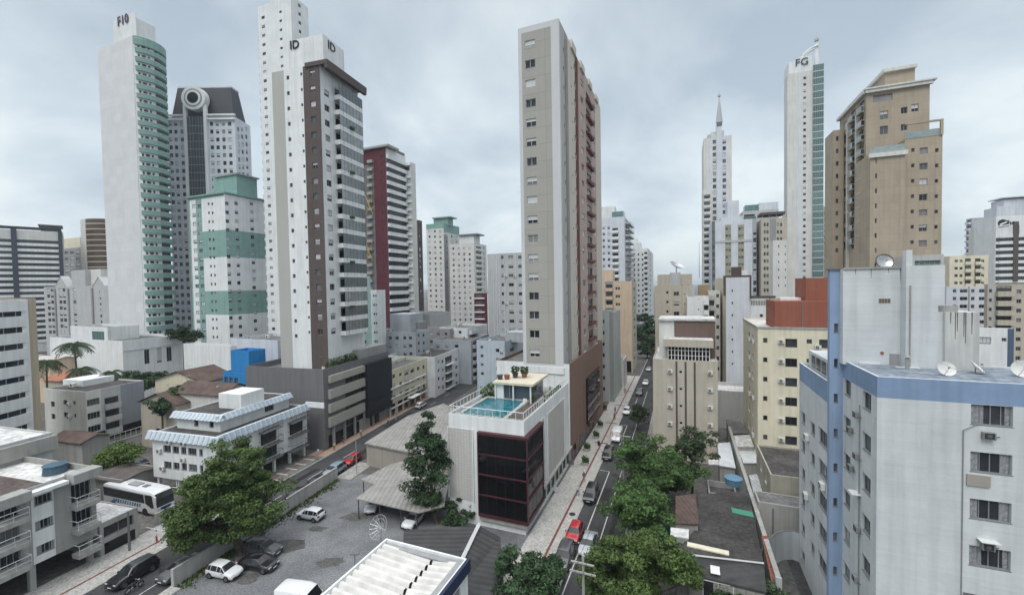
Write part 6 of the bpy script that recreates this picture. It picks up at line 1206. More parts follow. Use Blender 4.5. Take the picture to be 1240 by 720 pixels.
# ================================================================== VEHICLES
RUB = plain('tyre_rubber', (.015, .015, .015), .8); RIM = plain('alloy_rim', (.35, .36, .37), .35, .7); CGL = glassm('car_glass', (.010, .012, .014), (.03, .034, .038), rough=.06, spec=.55); LAMP = plain('headlamp_lens', (.55, .57, .58), .15); TAIL = plain('tail_lamp_red', (.25, .012, .012), .25); TRIM = plain('black_trim', (.02, .02, .02), .6); PLATE = plain('number_plate', (.5, .5, .5), .6)
def paint(n, c): return plain('paint_'+n, c, .28, .0, var=.06, spec=.5, coat=.6)
PNT = {'black': paint('black', (.012, .012, .014)), 'white': paint('white', (.66, .67, .68)), 'silver': paint('silver', (.38, .40, .42)), 'red': paint('red', (.36, .012, .014)), 'grey': paint('grey', (.055, .058, .062)), 'bluegrey': paint('bluegrey', (.20, .25, .31))}
WHEEL = None
def wheel_mesh():
    global WHEEL
    if WHEEL is None:
        t = MB(); k = 18; prof = [(.20, -.10), (.29, -.11), (.325, -.07), (.325, .07), (.29, .11), (.20, .10)]; n = len(prof)
        for a in range(k):
            for r, x in prof: t.v.append((x, r*math.cos(2*math.pi*a/k), r*math.sin(2*math.pi*a/k)))
        i = t.mi(RUB)
        for a in range(k):
            for j in range(n): t.f.append((a*n+j, a*n+(j+1) % n, ((a+1) % k)*n+(j+1) % n, ((a+1) % k)*n+j)); t.m.append(i)
        r = MB(); r.tube((-.085, 0, 0), (.085, 0, 0), .205, .205, RIM, 14); r.tube((-.1, 0, 0), (.1, 0, 0), .05, .05, TRIM, 8)
        for a in range(5): c_, s_ = math.cos(a*1.2566+.6), math.sin(a*1.2566+.6); r.tube((.089, .08*c_, .08*s_), (.089, .18*c_, .18*s_), .03, .02, TRIM, 4); r.tube((-.089, .08*c_, .08*s_), (-.089, .18*c_, .18*s_), .03, .02, TRIM, 4)
        WHEEL = (t.mesh('tyre'), r.mesh('rim'))
    return WHEEL
PROF = {  # stations along the length (t from tail 0 to nose 1): t, half-width factor, belt height, roof height, roof half-width
 'hatch': (3.9, 1.70, [(0, .80, .78, .80, .6), (.03, .93, .92, .98, .66), (.10, .98, .96, 1.40, .62), (.22, 1, .95, 1.49, .64), (.45, 1, .93, 1.50, .66), (.58, 1, .92, 1.44, .64), (.74, 1, .93, .97, .80), (.88, .98, .86, .89, .78), (.97, .90, .72, .74, .70), (1, .78, .62, .63, .6)], (1, 5, 6)),
 'sedan': (4.5, 1.76, [(0, .80, .85, .87, .65), (.02, .93, .96, .99, .72), (.14, .98, .98, 1.03, .72), (.30, 1, .96, 1.42, .62), (.45, 1, .95, 1.45, .64), (.58, 1, .93, 1.40, .62), (.74, 1, .94, .98, .80), (.89, .98, .86, .89, .78), (.97, .90, .72, .74, .70), (1, .78, .60, .61, .6)], (2, 5, 6)),
 'suv': (4.5, 1.84, [(0, .84, .90, .92, .7), (.02, .95, 1.02, 1.10, .74), (.07, .98, 1.06, 1.62, .68), (.22, 1, 1.05, 1.70, .70), (.48, 1, 1.03, 1.71, .71), (.60, 1, 1.02, 1.62, .68), (.74, 1, 1.05, 1.10, .84), (.90, .98, .98, 1.01, .82), (.975, .92, .80, .82, .75), (1, .82, .66, .67, .65)], (1, 5, 6)),
 'van': (4.9, 1.90, [(0, .90, 1.1, 1.95, .84), (.01, .97, 1.15, 2.06, .88), (.05, 1, 1.2, 2.12, .9), (.3, 1, 1.2, 2.14, .9), (.6, 1, 1.18, 2.13, .9), (.74, 1, 1.12, 2.0, .86), (.88, 1, 1.08, 1.14, .86), (.95, .97, .95, 1.0, .84), (.985, .92, .75, .78, .78), (1, .84, .6, .62, .7)], (0, 5, 6)),
}
VC = {}
def vehicle_meshes(kind, col):
    if (kind, col) in VC: return VC[(kind, col)]
    L, Wd, st, (gr, gf, ge) = PROF[kind]; p = PNT[col]; hw = Wd/2; rings = []
    for t, wf, be, ro, rw in st:
        y = (t-.5)*L; w_ = hw*wf; zb = .24 if 0 < t < 1 else .34; rr = w_*rw/.8*.86 if ro-be > .25 else w_*.86
        half = [(0, zb), (w_*.86, zb), (w_, zb+.16), (w_, (zb+be)/2+.05), (w_*.965, be), (rr if ro-be > .25 else w_*.9, ro-.05 if ro-be > .25 else (be+ro)/2), (rr*.82 if ro-be > .25 else w_*.7, ro), (0, ro+.02)]
        rings.append([(x, y, z) for x, z in half]+[(-x, y, z) for x, z in half[-2:0:-1]])
    b = MB(); n = len(rings[0]); b.v = [v for r in rings for v in r]; i = b.mi(p); tr = b.mi(TRIM)
    for k in range(len(rings)-1):
        for j in range(n): b.f.append((k*n+j, (k+1)*n+j, (k+1)*n+(j+1) % n, k*n+(j+1) % n)); b.m.append(tr if j in (0, 13) else i)
    b.f.append(tuple(range(n))); b.m.append(i); b.f.append(tuple(reversed([(len(rings)-1)*n+j for j in range(n)]))); b.m.append(i); b.smooth = True
    for sy, yy in ((-1, st[0]), (1, st[-1])): b.box(-hw*.75, hw*.75, sy*(L/2+.02)-.05, sy*(L/2+.02)+.03, .34, .48, TRIM)
    for f in (.19, .80):
        for sx in (-1, 1): b.tube((sx*(hw-.22), (f-.5)*L, .33), (sx*(hw+.006), (f-.5)*L, .33), .385, .385, TRIM, 16)
    b.box(-.26, .26, L/2+.02, L/2+.06, .42, .54, PLATE); b.box(-.26, .26, -L/2-.06, -L/2-.02, .62, .74, PLATE)
    for sx in (-1, 1): b.box(sx*(hw+.02)-.0, sx*(hw+.18), (st[6][0]-.5)*L-.35, (st[6][0]-.5)*L-.2, .98*st[6][2], .98*st[6][2]+.14, p)
    # glazing: side panes, windscreen, rear window from the same loft pushed out 8 mm
    g = MB(); ctr = Vector((0, 0, .9))
    def pane(q, inset=.10):
        q = [Vector(v) for v in q]; c = sum(q, Vector())/4; nrm = (q[1]-q[0]).cross(q[3]-q[0]).normalized()
        if nrm.dot(c-ctr) < 0: nrm = -nrm
        g.poly([v+(c-v)*inset+nrm*.012 for v in q], CGL)
    R = lambda k, j: rings[k][j]
    for k in range(1, gf+1):
        if k < (gr if kind != 'van' else 4): continue
        if st[k][3]-st[k][2] > .25 or st[k+1][3]-st[k+1][2] > .25:
            for j in (4, n-5):
                q = [R(k, j), R(k+1, j), R(k+1, (j+1) % n), R(k, (j+1) % n)]; pane(q, .08)
    def screen(k, kk, t0, t1):
        for j in (5, 6, 7, 8):
            A0, A1, B0, B1 = (Vector(R(k, j)), Vector(R(k, j+1)), Vector(R(kk, j)), Vector(R(kk, j+1)))
            if j == 5: A0 = A0.lerp(A1, .25); B0 = B0.lerp(B1, .25)
            if j == 8: A1 = A1.lerp(A0, .25); B1 = B1.lerp(B0, .25)
            q = [A0.lerp(B0, t0), A0.lerp(B0, t1), A1.lerp(B1, t1), A1.lerp(B1, t0)]; nn = (q[1]-q[0]).cross(q[3]-q[0]).normalized(); nn = nn if nn.z > 0 else -nn
            g.poly([v+nn*.014 for v in q], CGL)
    screen(gf, gf+1, .05, .93)
    if kind != 'van': screen(gr+1, gr, .08, .85)
    hl = MB().box(-.17, .17, -.09, .05, -.08, .07, LAMP).mesh('headlight'); tl = MB().box(-.12, .12, -.05, .08, -.10, .12, TAIL).mesh('tail_light')
    VC[(kind, col)] = r = (b.mesh('body'), g.mesh('glass'), hl, tl, L, hw, st); return r
def vehicle(label, kind, col, P, heading, cat='car', group=None, name='parked_car'):
    bm, gm, hl, tl, L, hw, st = vehicle_meshes(kind, col); o = thing(name, label, cat, (P[0], P[1], P[2] if len(P) > 2 else .01), -heading, group)
    link('body', bm, o); link('glass', gm, o); wt, wr_ = wheel_mesh()
    for f in (.19, .80):
        for sx in (-1, 1): w_ = link('wheel', wt, o, Matrix.Translation((sx*(hw-.075), (f-.5)*L, .33))); link('rim', wr_, w_)
    for sx in (-1, 1): link('headlight', hl, o, Matrix.Translation((sx*hw*.66, L/2-.10, st[-2][2]-.06))); link('tail_light', tl, o, Matrix.Translation((sx*hw*.76, -L/2+.02, st[1][2]-.12)))
    return o
def vpx(label, kind, col, tail, nose, **k):
    a = gnd(*tail, .3); c = gnd(*nose, .3); m = (a+c)/2; vehicle(label, kind, col, (m[0], m[1], k.pop('z', .012)), math.atan2((c-a)[0], (c-a)[1]), **k)
def vst(label, kind, col, px, py, g_, across=None, flip=True, z=.012, **k):
    p = gnd(px, py, .6); ex, ey = axes(g_); a = p@ex if across is None else across; q = gw(a, p@ey, g_); vehicle(label, kind, col, (q[0], q[1], z), g_+(math.pi if flip else 0), **k)
LC = 'cars in the gravel lot'; LS = 'vehicles on the left street'; RS = 'vehicles on the right street'
vst('black car driving down the left street in the lower left corner', 'suv', 'black', 168, 695, GB, -53.9, name='moving_car', group=LS)
vst('dark grey sedan parked behind the whitewashed wall under the big tree', 'sedan', 'grey', 222, 688, GB, -49.5, group=LS)
vpx('white hatchback below the big tree trunk, facing the bottom edge', 'hatch', 'white', (256, 690), (288, 697), group=LC)
vpx('black car beside the white hatchback under the big tree', 'sedan', 'black', (297, 681), (330, 687), group=LC)
vpx('dark grey car farthest up against the big tree trunk', 'suv', 'grey', (303, 664), (335, 670), group=LC)
vpx('white hatchback alone in the middle of the gravel lot', 'hatch', 'white', (390, 627), (363, 622), group=LC)
vpx('white van cut by the bottom edge of the gravel lot', 'van', 'white', (345, 728), (386, 734), cat='van', name='parked_van', group=LC)
vst('bluish silver car parked by the lot gate on the left street', 'suv', 'bluegrey', 418, 571, GB, -49.6, group=LS)
vst('red car parked in front of the beige warehouse', 'hatch', 'red', 437, 557, GB, -49.6, group=LS)
vst('black car behind the lot wall, just right of the big tree', 'sedan', 'black', 364, 600, GB, -49.5, group=LS); vst('black car behind the lot wall nearest the gate', 'sedan', 'black', 392, 585, GB, -49.5, group=LS)
vst('tiny white car driving far up the left street', 'hatch', 'white', 520, 491, GB, -54.2, flip=False, group=LS, name='moving_car')
vpx('silver car in the shade of the carport', 'sedan', 'silver', (455, 606), (449, 618), group=LC); vpx('white car at the right end of the carport', 'hatch', 'white', (506, 626), (496, 636), group=LC)
vpx('black pickup parked by the lawn left of the white block', 'suv', 'black', (152, 560), (180, 565), group='cars by the lawn'); vpx('dark grey car under the small tree by the lawn', 'suv', 'grey', (140, 554), (160, 557), group='cars by the lawn')
vst('black car parked just past the red one on the right street', 'suv', 'black', 714, 597, GA, -12.8, group=RS); vst('red car parked at the kerb of the right street', 'hatch', 'red', 696, 644, GA, -12.8, group=RS)
vst('dark car parked right in front of the red one', 'suv', 'grey', 688, 674, GA, -12.8, group=RS); vst('white car at the bottom edge of the right street', 'hatch', 'white', 678, 707, GA, -12.8, group=RS)
vst('silver sedan driving down the right street', 'sedan', 'silver', 722, 660, GA, -10.7, name='moving_car', group=RS)
vst('white delivery van parked farther up the right street', 'van', 'white', 739, 527, GA, -12.6, cat='van', name='parked_van', group=RS); vst('black car parked just below the white delivery van', 'suv', 'black', 736, 549, GA, -12.8, group=RS)
vst('small white car parked above the delivery van', 'hatch', 'white', 755, 497, GA, -12.8, group=RS); vst('grey car coming down the far right street', 'suv', 'grey', 764, 474, GA, -11.5, group=RS, name='moving_car'); vst('white car far up the right street behind the grey one', 'sedan', 'white', 768, 462, GA, -10.8, group=RS, name='moving_car')
vst('tiny silver car near the bend of the right street', 'sedan', 'silver', 775, 446, GA, -11.5, group=RS); vst('tiny white car at the far end of the right street', 'hatch', 'white', 776, 439, GA, -9, group=RS); vst('tiny dark car on the right side of the far street', 'suv', 'black', 781, 450, GA, -7.8, group=RS)
# bus
def bus():
    a = gnd(125, 610, .3); c = gnd(189, 624.5, .3); L = float(np.linalg.norm(c-a)); hd = math.atan2((c-a)[0], (c-a)[1]); L = min(L, 14.0); hw = 1.3
    u = (c-a)/np.linalg.norm(c-a); nrm = np.array([-u[1], u[0], 0]); m = (a+c)/2+nrm*hw
    o = thing('coach_bus', 'white coach with a dark window band and blue graphics, parked in the yard', 'bus', (m[0], m[1], .02), -hd); p = PNT['white']; h = 3.45
    st = [(-.5, .94, 3.2), (-.49, .985, 3.4), (-.44, 1, h), (.30, 1, h), (.40, .99, h-.03), (.455, .97, h-.25), (.485, .95, 2.4), (.497, .93, 1.4), (.5, .90, .8)]
    b = MB(); rings = []
    for t, wf, hh in st:
        y = t*L; w_ = hw*wf; z0 = .34; r = [(0, z0), (w_*.95, z0), (w_, z0+.2), (w_, min(1.5, hh-.1)), (w_*.99, hh-.28), (w_*.9, hh-.05), (0, hh+.04)]; rings.append([(x, y, z) for x, z in r]+[(-x, y, z) for x, z in r[-2:0:-1]])
    n = len(rings[0]); b.v = [v for r in rings for v in r]; i = b.mi(p)
    for k in range(len(rings)-1):
        for j in range(n): b.f.append((k*n+j, (k+1)*n+j, (k+1)*n+(j+1) % n, k*n+(j+1) % n)); b.m.append(i)
    b.f.append(tuple(range(n))); b.m.append(i); b.f.append(tuple(reversed([(len(rings)-1)*n+j for j in range(n)]))); b.m.append(i)
    for f in (-.28, .30):
        for sx in (-1, 1): b.tube((sx*(hw-.3), f*L, .5), (sx*(hw+.006), f*L, .5), .58, .58, TRIM, 18)
    b.smooth = False; link('body', b.mesh('body'), o)
    g = MB()
    for sx in (-1, 1):
        g.poly([(sx*(hw+.012), -.475*L, 1.75), (sx*(hw+.012), .30*L, 1.75), (sx*(hw+.010), .285*L, 3.0), (sx*(hw+.010), -.485*L, 3.0)][::sx], CGL); g.poly([(sx*(hw+.014), .315*L, 1.75), (sx*(hw-.01), .425*L, 1.2), (sx*(hw-.02), .465*L, 1.35), (sx*(hw-.005), .43*L, 3.05), (sx*(hw+.008), .30*L, 3.0)][::sx], CGL)
    link('side_glass', g.mesh('side_glass'), o)
    y1, y2, y3 = .455*L, .485*L, .497*L; g = MB(); g.poly([(-hw*.88, y3+.02, 1.35), (hw*.88, y3+.02, 1.35), (hw*.90, y2+.03, 2.4), (-hw*.90, y2+.03, 2.4)], CGL); g.poly([(-hw*.90, y2+.03, 2.4), (hw*.90, y2+.03, 2.4), (hw*.88, y1+.04, h-.30), (-hw*.88, y1+.04, h-.30)], CGL); link('windscreen', g.mesh('windscreen'), o)
    BL = plain('bus_blue', (.04, .20, .42), .4); BK = plain('bus_navy', (.02, .05, .14), .4)
    g = MB(); random.seed(3)
    for k in range(12):
        y = (-.30+.045*k)*L; w_ = .30; lo = 1.15 if k in (0, 11) else 1.08
        sh = .14; X = hw+.016; g.poly([(X, y, lo), (X, y+w_, lo), (X, y+w_+sh, 1.6), (X, y+sh, 1.6)], (BL, BK)[k in (2, 5, 9, 10)]); g.poly([(-X, y, lo), (-X, y+sh, 1.6), (-X, y+w_+sh, 1.6), (-X, y+w_, lo)], BL)
    for k in range(5): y = (-.36+.02*k)*L; g.poly([(hw+.017, y, .95+.05*k), (hw+.017, y+.5, .95+.06*k), (hw+.017, y+.9, 1.35+.04*k), (hw+.017, y+.6, 1.30+.04*k)], BL)
    link('side_graphics', g.mesh('side_graphics'), o)
    g = MB(); g.box(-.5, .5, -.12*L, -.12*L+2.0, h+.04, h+.17, MGREY); g.box(-.35, .35, .12*L, .12*L+.9, h+.045, h+.10, DGREY); link('roof_hatch', g.mesh('roof_hatch'), o)
    wt, wr_ = wheel_mesh(); S = Matrix.Diagonal((1.35, 1.5, 1.5, 1))
    for f in (-.28, .30):
        for sx in (-1, 1): w_ = link('wheel', wt, o, Matrix.Translation((sx*(hw-.13), f*L, .49))@S); link('rim', wr_, w_)
    for sx in (-1, 1):
        g = MB(); g.tube((sx*hw*.9, .46*L, h-.25), (sx*(hw+.25), .5*L+.35, h-.35), .05, .05, PNT['white'], 6); g.tube((sx*(hw+.25), .5*L+.35, h-.3), (sx*(hw+.22), .5*L+.32, h-1.2), .14, .10, PNT['white'], 8); link('mirror', g.mesh('mirror'), o)
        link('headlight', MB().box(-.2, .2, -.04, .05, -.13, .13, LAMP).mesh('headlight'), o, Matrix.Translation((sx*.85, .5*L-.01, .95)))
    link('bumper', MB().box(-hw*.9, hw*.9, .499*L-.1, .5*L+.06, .33, .62, TRIM).mesh('bumper'), o); link('front_panel', MB().box(-hw*.55, hw*.55, .5*L-.0, .5*L+.03, .8, 1.2, BK).mesh('front_panel'), o)
bus()
# motorcycles
MC = None
def motorcycle(label, P, rz, col=(.02, .02, .02), group=None):
    o = thing('motorcycle', label, 'motorcycle', (P[0], P[1], P[2]), rz, group); pm = plain('moto_%d' % int(col[0]*1000), col, .35)
    for y in (-.62, .62):
        t = MB(); k = 16
        for a in range(k): a0, a1 = 2*math.pi*a/k, 2*math.pi*(a+1)/k; t.tube((0, .27*math.cos(a0), .27*math.sin(a0)), (0, .27*math.cos(a1), .27*math.sin(a1)), .055, .055, RUB, 5, cap=False)
        t.tube((-.04, 0, 0), (.04, 0, 0), .06, .06, METAL, 8)
        for a in range(3): t.tube((0, .25*math.cos(a*1.05), .25*math.sin(a*1.05)), (0, -.25*math.cos(a*1.05), -.25*math.sin(a*1.05)), .012, .012, METAL, 4)
        link('wheel', t.mesh('wheel'), o, Matrix.Translation((0, y, .32)))
    f = MB(); f.tube((0, -.6, .35), (0, -.1, .42), .05, .07, METAL, 6); f.tube((0, .62, .32), (0, .36, .95), .035, .035, METAL, 6); f.tube((0, -.12, .40), (0, .12, .42), .16, .15, TRIM, 8); f.tube((0, .36, .9), (0, -.1, .62), .05, .05, TRIM, 6); link('frame', f.mesh('frame'), o)
    f = MB(); f.tube((0, .30, .80), (0, -.05, .78), .11, .16, pm, 10); f.tube((0, -.35, .62), (0, -.72, .78), .10, .06, pm, 8); f.tube((0, .42, .55), (0, .80, .52), .06, .05, pm, 6); link('tank_and_fairing', f.mesh('tank_and_fairing'), o)
    link('seat', MB().box(-.13, .13, -.62, -.03, .76, .84, TRIM).mesh('seat'), o); link('handlebar', MB().tube((-.34, .27, 1.02), (.34, .27, 1.02), .02, .02, METAL, 6).tube((0, .36, .95), (0, .27, 1.02), .03, .03, METAL, 5).mesh('handlebar'), o); link('headlight', MB().tube((0, .40, .90), (0, .50, .88), .09, .07, LAMP, 10).mesh('headlight'), o)
MG = 'motorcycles at the kerb'
for i, (x, y, col, lab, rz) in enumerate(((163, 713, (.02, .02, .02), 'black motorcycle at the very bottom left beside the driving car', -GB), (781, 512, (.45, .03, .03), 'red motorcycle nearest on the right kerb of the right street', -GA+1.2), (781, 505, (.5, .5, .5), 'white motorcycle parked beyond the red one on the right kerb', -GA+1.2), (783, 499, (.03, .03, .03), 'black motorcycle parked beyond the white one on the right kerb', -GA+1.2), (429, 525, (.02, .02, .02), 'black motorcycle nearest under the black panel', -GB+1.3), (433, 522, (.5, .5, .5), 'white motorcycle among the row under the black panel', -GB+1.3), (438, 519, (.03, .03, .03), 'black motorcycle farthest in the row under the black panel', -GB+1.3))):
    P = gnd(x, y, .1); motorcycle(lab, (P[0], P[1], .12 if x != 163 else .01), rz, col, MG)
# ================================================================== PEOPLE
def person(label, P, rz, top, bottom, hair=(.03, .02, .015), step=.12, bend=.15, arms=(.1, -.1)):
    me = bpy.data.meshes.new('skeleton')
    v = [(0, 0, .95), (0, .01, 1.15), (0, 0, 1.40), (0, .01, 1.50), (0, .03, 1.60), (0, .03, 1.70), (-.17, 0, 1.41), (-.22, arms[0]*.5, 1.14), (-.22, arms[0]+.08, .90), (-.21, arms[0]+.12, .80), (.17, 0, 1.41), (.22, arms[1]*.5, 1.14), (.22, arms[1]+.08, .90), (.21, arms[1]+.12, .80),
         (-.09, 0, .90), (-.10, step*.6, .50), (-.10, step*.3-.02, .09), (-.10, step*.3+.14, .04), (.09, 0, .90), (.10, -step*.6+.04, .50), (.10, -step-.04, .09), (.10, -step+.10, .04)]
    e = [(0, 1), (1, 2), (2, 3), (3, 4), (4, 5), (2, 6), (6, 7), (7, 8), (8, 9), (2, 10), (10, 11), (11, 12), (12, 13), (0, 14), (14, 15), (15, 16), (16, 17), (0, 18), (18, 19), (19, 20), (20, 21)]
    rad = [(.15, .11), (.13, .10), (.16, .11), (.055, .055), (.085, .10), (.075, .09), (.06, .06), (.045, .045), (.035, .035), (.04, .025), (.06, .06), (.045, .045), (.035, .035), (.04, .025), (.095, .10), (.065, .065), (.045, .045), (.045, .035), (.095, .10), (.065, .065), (.045, .045), (.045, .035)]
    me.from_pydata(v, e, []); o = bpy.data.objects.new('skeleton', me); COL.objects.link(o); md = o.modifiers.new('s', 'SKIN')
    for k, r in enumerate(rad): me.skin_vertices[0].data[k].radius = r; me.skin_vertices[0].data[k].use_root = (k == 0)
    o.modifiers.new('d', 'SUBSURF').levels = 2; dg = bpy.context.evaluated_depsgraph_get(); m2 = bpy.data.meshes.new_from_object(o.evaluated_get(dg)); bpy.data.objects.remove(o); m2.name = 'person'
    m2.materials.clear(); sk = plain('skin', (.36, .21, .14), .6); tm = plain('cloth_%d_%d' % (int(top[0]*100), int(top[1]*100)), top, .9); bm_ = plain('cloth_%d_%d' % (int(bottom[0]*100), int(bottom[1]*100)), bottom, .9)
    for m in (sk, tm, bm_, plain('hair', hair, .8), TRIM): m2.materials.append(m)
    for p in m2.polygons:
        c = p.center; p.use_smooth = True
        p.material_index = 3 if (c.z > 1.66 or (c.z > 1.58 and c.y < .0)) else 0 if c.z > 1.46 else 0 if (abs(c.x) > .165 and c.z < 1.1) else 4 if c.z < .075 else 2 if c.z < .95 and abs(c.x) < .19 else 1
    q = link('person', m2); q.matrix_basis = Matrix.Translation(Vector(P))@Matrix.Rotation(rz, 4, 'Z'); tag(q, label, 'person'); return q
P = gnd(190, 657, .12); person('person in a white top and red shorts standing by the left pavement stripe', (P[0], P[1], .125), 2.4, (.65, .65, .65), (.35, .03, .03))
P = gnd(260, 674, 0); person('person in a white shirt and dark trousers under the big tree behind the wall', (P[0], P[1], .01), 1.0, (.7, .7, .7), (.03, .03, .04), step=.16)
P = gnd(416, 537, .12); person('pedestrian in dark clothes before the dark grey block entrance', (P[0], P[1], .12), 1.9, (.04, .04, .05), (.10, .12, .18))
P = gnd(437, 528, .12); person('pedestrian in a light shirt by the motorcycles', (P[0], P[1], .12), .4, (.5, .48, .42), (.05, .05, .06))
P = gnd(745, 500, .12); person('pedestrian in blue walking on the far right pavement', (P[0], P[1], .12), .4, (.08, .15, .3), (.05, .05, .06), step=.2)
for k_, (x, y, rz_, tp, bt, lab) in enumerate(((744, 508, .4, (.5, .1, .1), (.04, .04, .06), 'pedestrian in a red shirt near the rust coloured planter box'), (700, 600, 3.5, (.6, .6, .62), (.10, .14, .25), 'pedestrian in white and jeans on the pale pavement beside the black car'), (707, 583, .4, (.06, .06, .07), (.3, .28, .24), 'pedestrian in black and beige on the pale pavement'), (757, 476, .4, (.2, .3, .2), (.05, .05, .06), 'tiny pedestrian in green far up the right pavement'), (470, 514, .3, (.3, .3, .33), (.04, .04, .05), 'tiny pedestrian in grey under the cream block'), (405, 545, 3.6, (.55, .5, .2), (.06, .06, .09), 'pedestrian in a yellow shirt on the salmon paving'))):
    P = gnd(x, y, .12); person(lab, (P[0], P[1], .125), rz_, tp, bt, step=.18)
for x, y, g_, lab in ((741, 540, GA, 'small round road sign on a thin post by the right street kerb'), (758, 484, GA, 'tiny road sign on a thin post far up the right street'), (386, 560, GB, 'small blue road sign by the left street kerb')):
    P = gnd(x, y, .12); o = thing('road_sign', lab, 'road sign', (P[0], P[1], .12), -g_, 'road signs'); link('post', MB().tube((0, 0, 0), (0, 0, 2.5), .035, .035, FRG, 6).mesh('post'), o); link('plate', MB().tube((0, -.04, 2.35), (0, -.06, 2.35), .3, .3, plain('sign_blue', (.03, .10, .30), .4) if g_ == GB else plain('sign_red', (.4, .03, .03), .4), 16).tube((0, -.061, 2.35), (0, -.065, 2.35), .21, .21, AW, 16).mesh('plate'), o)
# ================================================================== TREES
BARK = groundm('bark', (.06, .045, .035), (.13, .105, .085), 2., 8., bump=.8, dist=.05)
def leafmats(name, c, k=(.62, 1.0, 1.32)): return [plain('%s_%d' % (name, i), tuple(x*f for x in c), .65, spec=.25, var=.2, scale=.8) for i, f in enumerate(k)]
LM = {'mango': leafmats('mango_leaf', (.060, .098, .025)), 'street': leafmats('street_leaf', (.056, .108, .030)), 'dark': leafmats('dark_leaf', (.032, .062, .026)), 'grey': leafmats('grey_leaf', (.05, .075, .035)), 'lime': leafmats('lime_leaf', (.075, .12, .025)), 'palm': leafmats('palm_leaf', (.028, .052, .02))}
def leaf_cloud(name, centers, radii, per, size, mats, rng, flat=.55):
    """leaf clumps as many small bent quads, spread through each clump's shell"""
    C = np.repeat(np.array(centers), per, axis=0); R = np.repeat(np.array(radii), per)[:, None]; n = len(C)
    d = rng.normal(size=(n, 3)); d /= np.linalg.norm(d, axis=1)[:, None]; rr = rng.random((n, 1))**.45; P = C+d*rr*R*np.array([1, 1, flat])
    nr = d*.6+rng.normal(size=(n, 3))*.5+np.array([0, 0, .55]); nr /= np.linalg.norm(nr, axis=1)[:, None]
    t = np.cross(nr, rng.normal(size=(n, 3))); t /= np.linalg.norm(t, axis=1)[:, None]; bt = np.cross(nr, t); s = size*(.6+.8*rng.random((n, 1)))
    V = np.stack([P-t*s, P-bt*s*.45-nr*s*.12, P+t*s, P+bt*s*.45-nr*s*.12], axis=1).reshape(-1, 3)
    me = bpy.data.meshes.new(name); me.vertices.add(4*n); me.vertices.foreach_set('co', V.ravel().astype(np.float32)); me.loops.add(4*n); me.loops.foreach_set('vertex_index', np.arange(4*n, dtype=np.int32)); me.polygons.add(n); me.polygons.foreach_set('loop_start', np.arange(0, 4*n, 4, dtype=np.int32)); me.polygons.foreach_set('loop_total', np.full(n, 4, dtype=np.int32))
    for m in mats: me.materials.append(m)
    cl = np.repeat(rng.integers(0, 3, len(centers)), per); mi = np.where(rng.random(n) < .6, cl, rng.integers(0, 3, n)); me.polygons.foreach_set('material_index', mi.astype(np.int32)); me.update(calc_edges=True); me.validate(); return me
def tree(name, label, base, h, rx, ry, rz, kind, seed, clumps=60, cr=1.3, per=260, leaf=.22, trunk=.3, cat='tree', group=None, lean=(0, 0), hollow=.55, zlow=-.75, lobes=None):
    rng = np.random.default_rng(seed); o = thing(name, label, cat, (base[0], base[1], base[2] if len(base) > 2 else 0), 0, group); cz = h-rz; cx, cy = lean
    cs, rs = [], []; t = 0
    lob = lobes or [(rng.normal()*.35, rng.normal()*.35, rng.normal()*.2, .55+.25*rng.random()) for _ in range(7)]
    while len(cs) < clumps and t < 8000:
        t += 1; lx, ly, lz, lr = lob[rng.integers(len(lob))]; d = rng.normal(size=3); d /= np.linalg.norm(d); r = (hollow+(1-hollow)*rng.random())*lr; p = np.array([lx, ly, lz])+d*r
        if p[2] < zlow or np.linalg.norm(p) > 1.12: continue
        cs.append((cx+p[0]*rx, cy+p[1]*ry, cz+p[2]*rz)); rs.append(cr*(.55+.75*rng.random()))
    link('crown', leaf_cloud('crown', cs, rs, per, leaf, LM[kind], rng), o)
    q = MB(); top = Vector((cx*.8, cy*.8, cz-.15*rz)); mid = Vector((cx*.3, cy*.3, max(1.2, (cz-rz)*.9))); q.tube((0, 0, -.05), mid*.15, trunk*1.5, trunk*1.1, BARK, 9, cap=False); q.tube(mid*.15, mid, trunk*1.1, trunk*.8, BARK, 9, cap=False); q.tube(mid, top, trunk*.8, trunk*.3, BARK, 8)
    for k in range(min(14, clumps)):
        c = Vector(cs[int(rng.integers(len(cs)))]); a = mid.lerp(top, float(rng.random())*.8); m = a.lerp(c, .5)+Vector((0, 0, -.05*rz)); q.tube(a, m, trunk*.38, trunk*.22, BARK, 6, cap=False); q.tube(m, c, trunk*.22, trunk*.07, BARK, 5)
    link('trunk', q.mesh('trunk'), o); return o
def at_ground(px, py, z=0): p = gnd(px, py, z); return (p[0], p[1], 0)
T = gnd(292, 672, 0)
tree('mango_tree', 'huge dense green tree over the corner of the gravel lot and the left street', (T[0]-.3, T[1]+.6, 0), 14.2, 7.9, 7.0, 6.3, 'mango', 11, clumps=240, cr=1.2, per=290, leaf=.175, trunk=.55, lean=(-1.7, 0), hollow=.6, zlow=-.85,
     lobes=[(.05, 0, .38, .60), (-.10, 0, .08, .48), (.38, 0, -.02, .50), (-.15, -.3, -.4, .5), (.1, .2, .1, .6), (-.52, 0, -.66, .33), (.52, -.1, -.35, .38), (0, 0, -.3, .6)])
T = gnd(529, 633, 0); tree('dark_tree', 'tall dark open tree between the carport and the pool building', (T[0], T[1], 0), 15.2, 3.9, 3.6, 7.2, 'dark', 5, clumps=110, cr=1.1, per=200, leaf=.18, trunk=.28, lean=(-.9, 0), hollow=.45, zlow=-.95, lobes=[(.1, 0, .6, .40), (-.35, 0, .25, .45), (.3, .1, .15, .42), (-.45, -.1, -.25, .4), (.25, 0, -.35, .45), (-.1, 0, -.62, .36)])
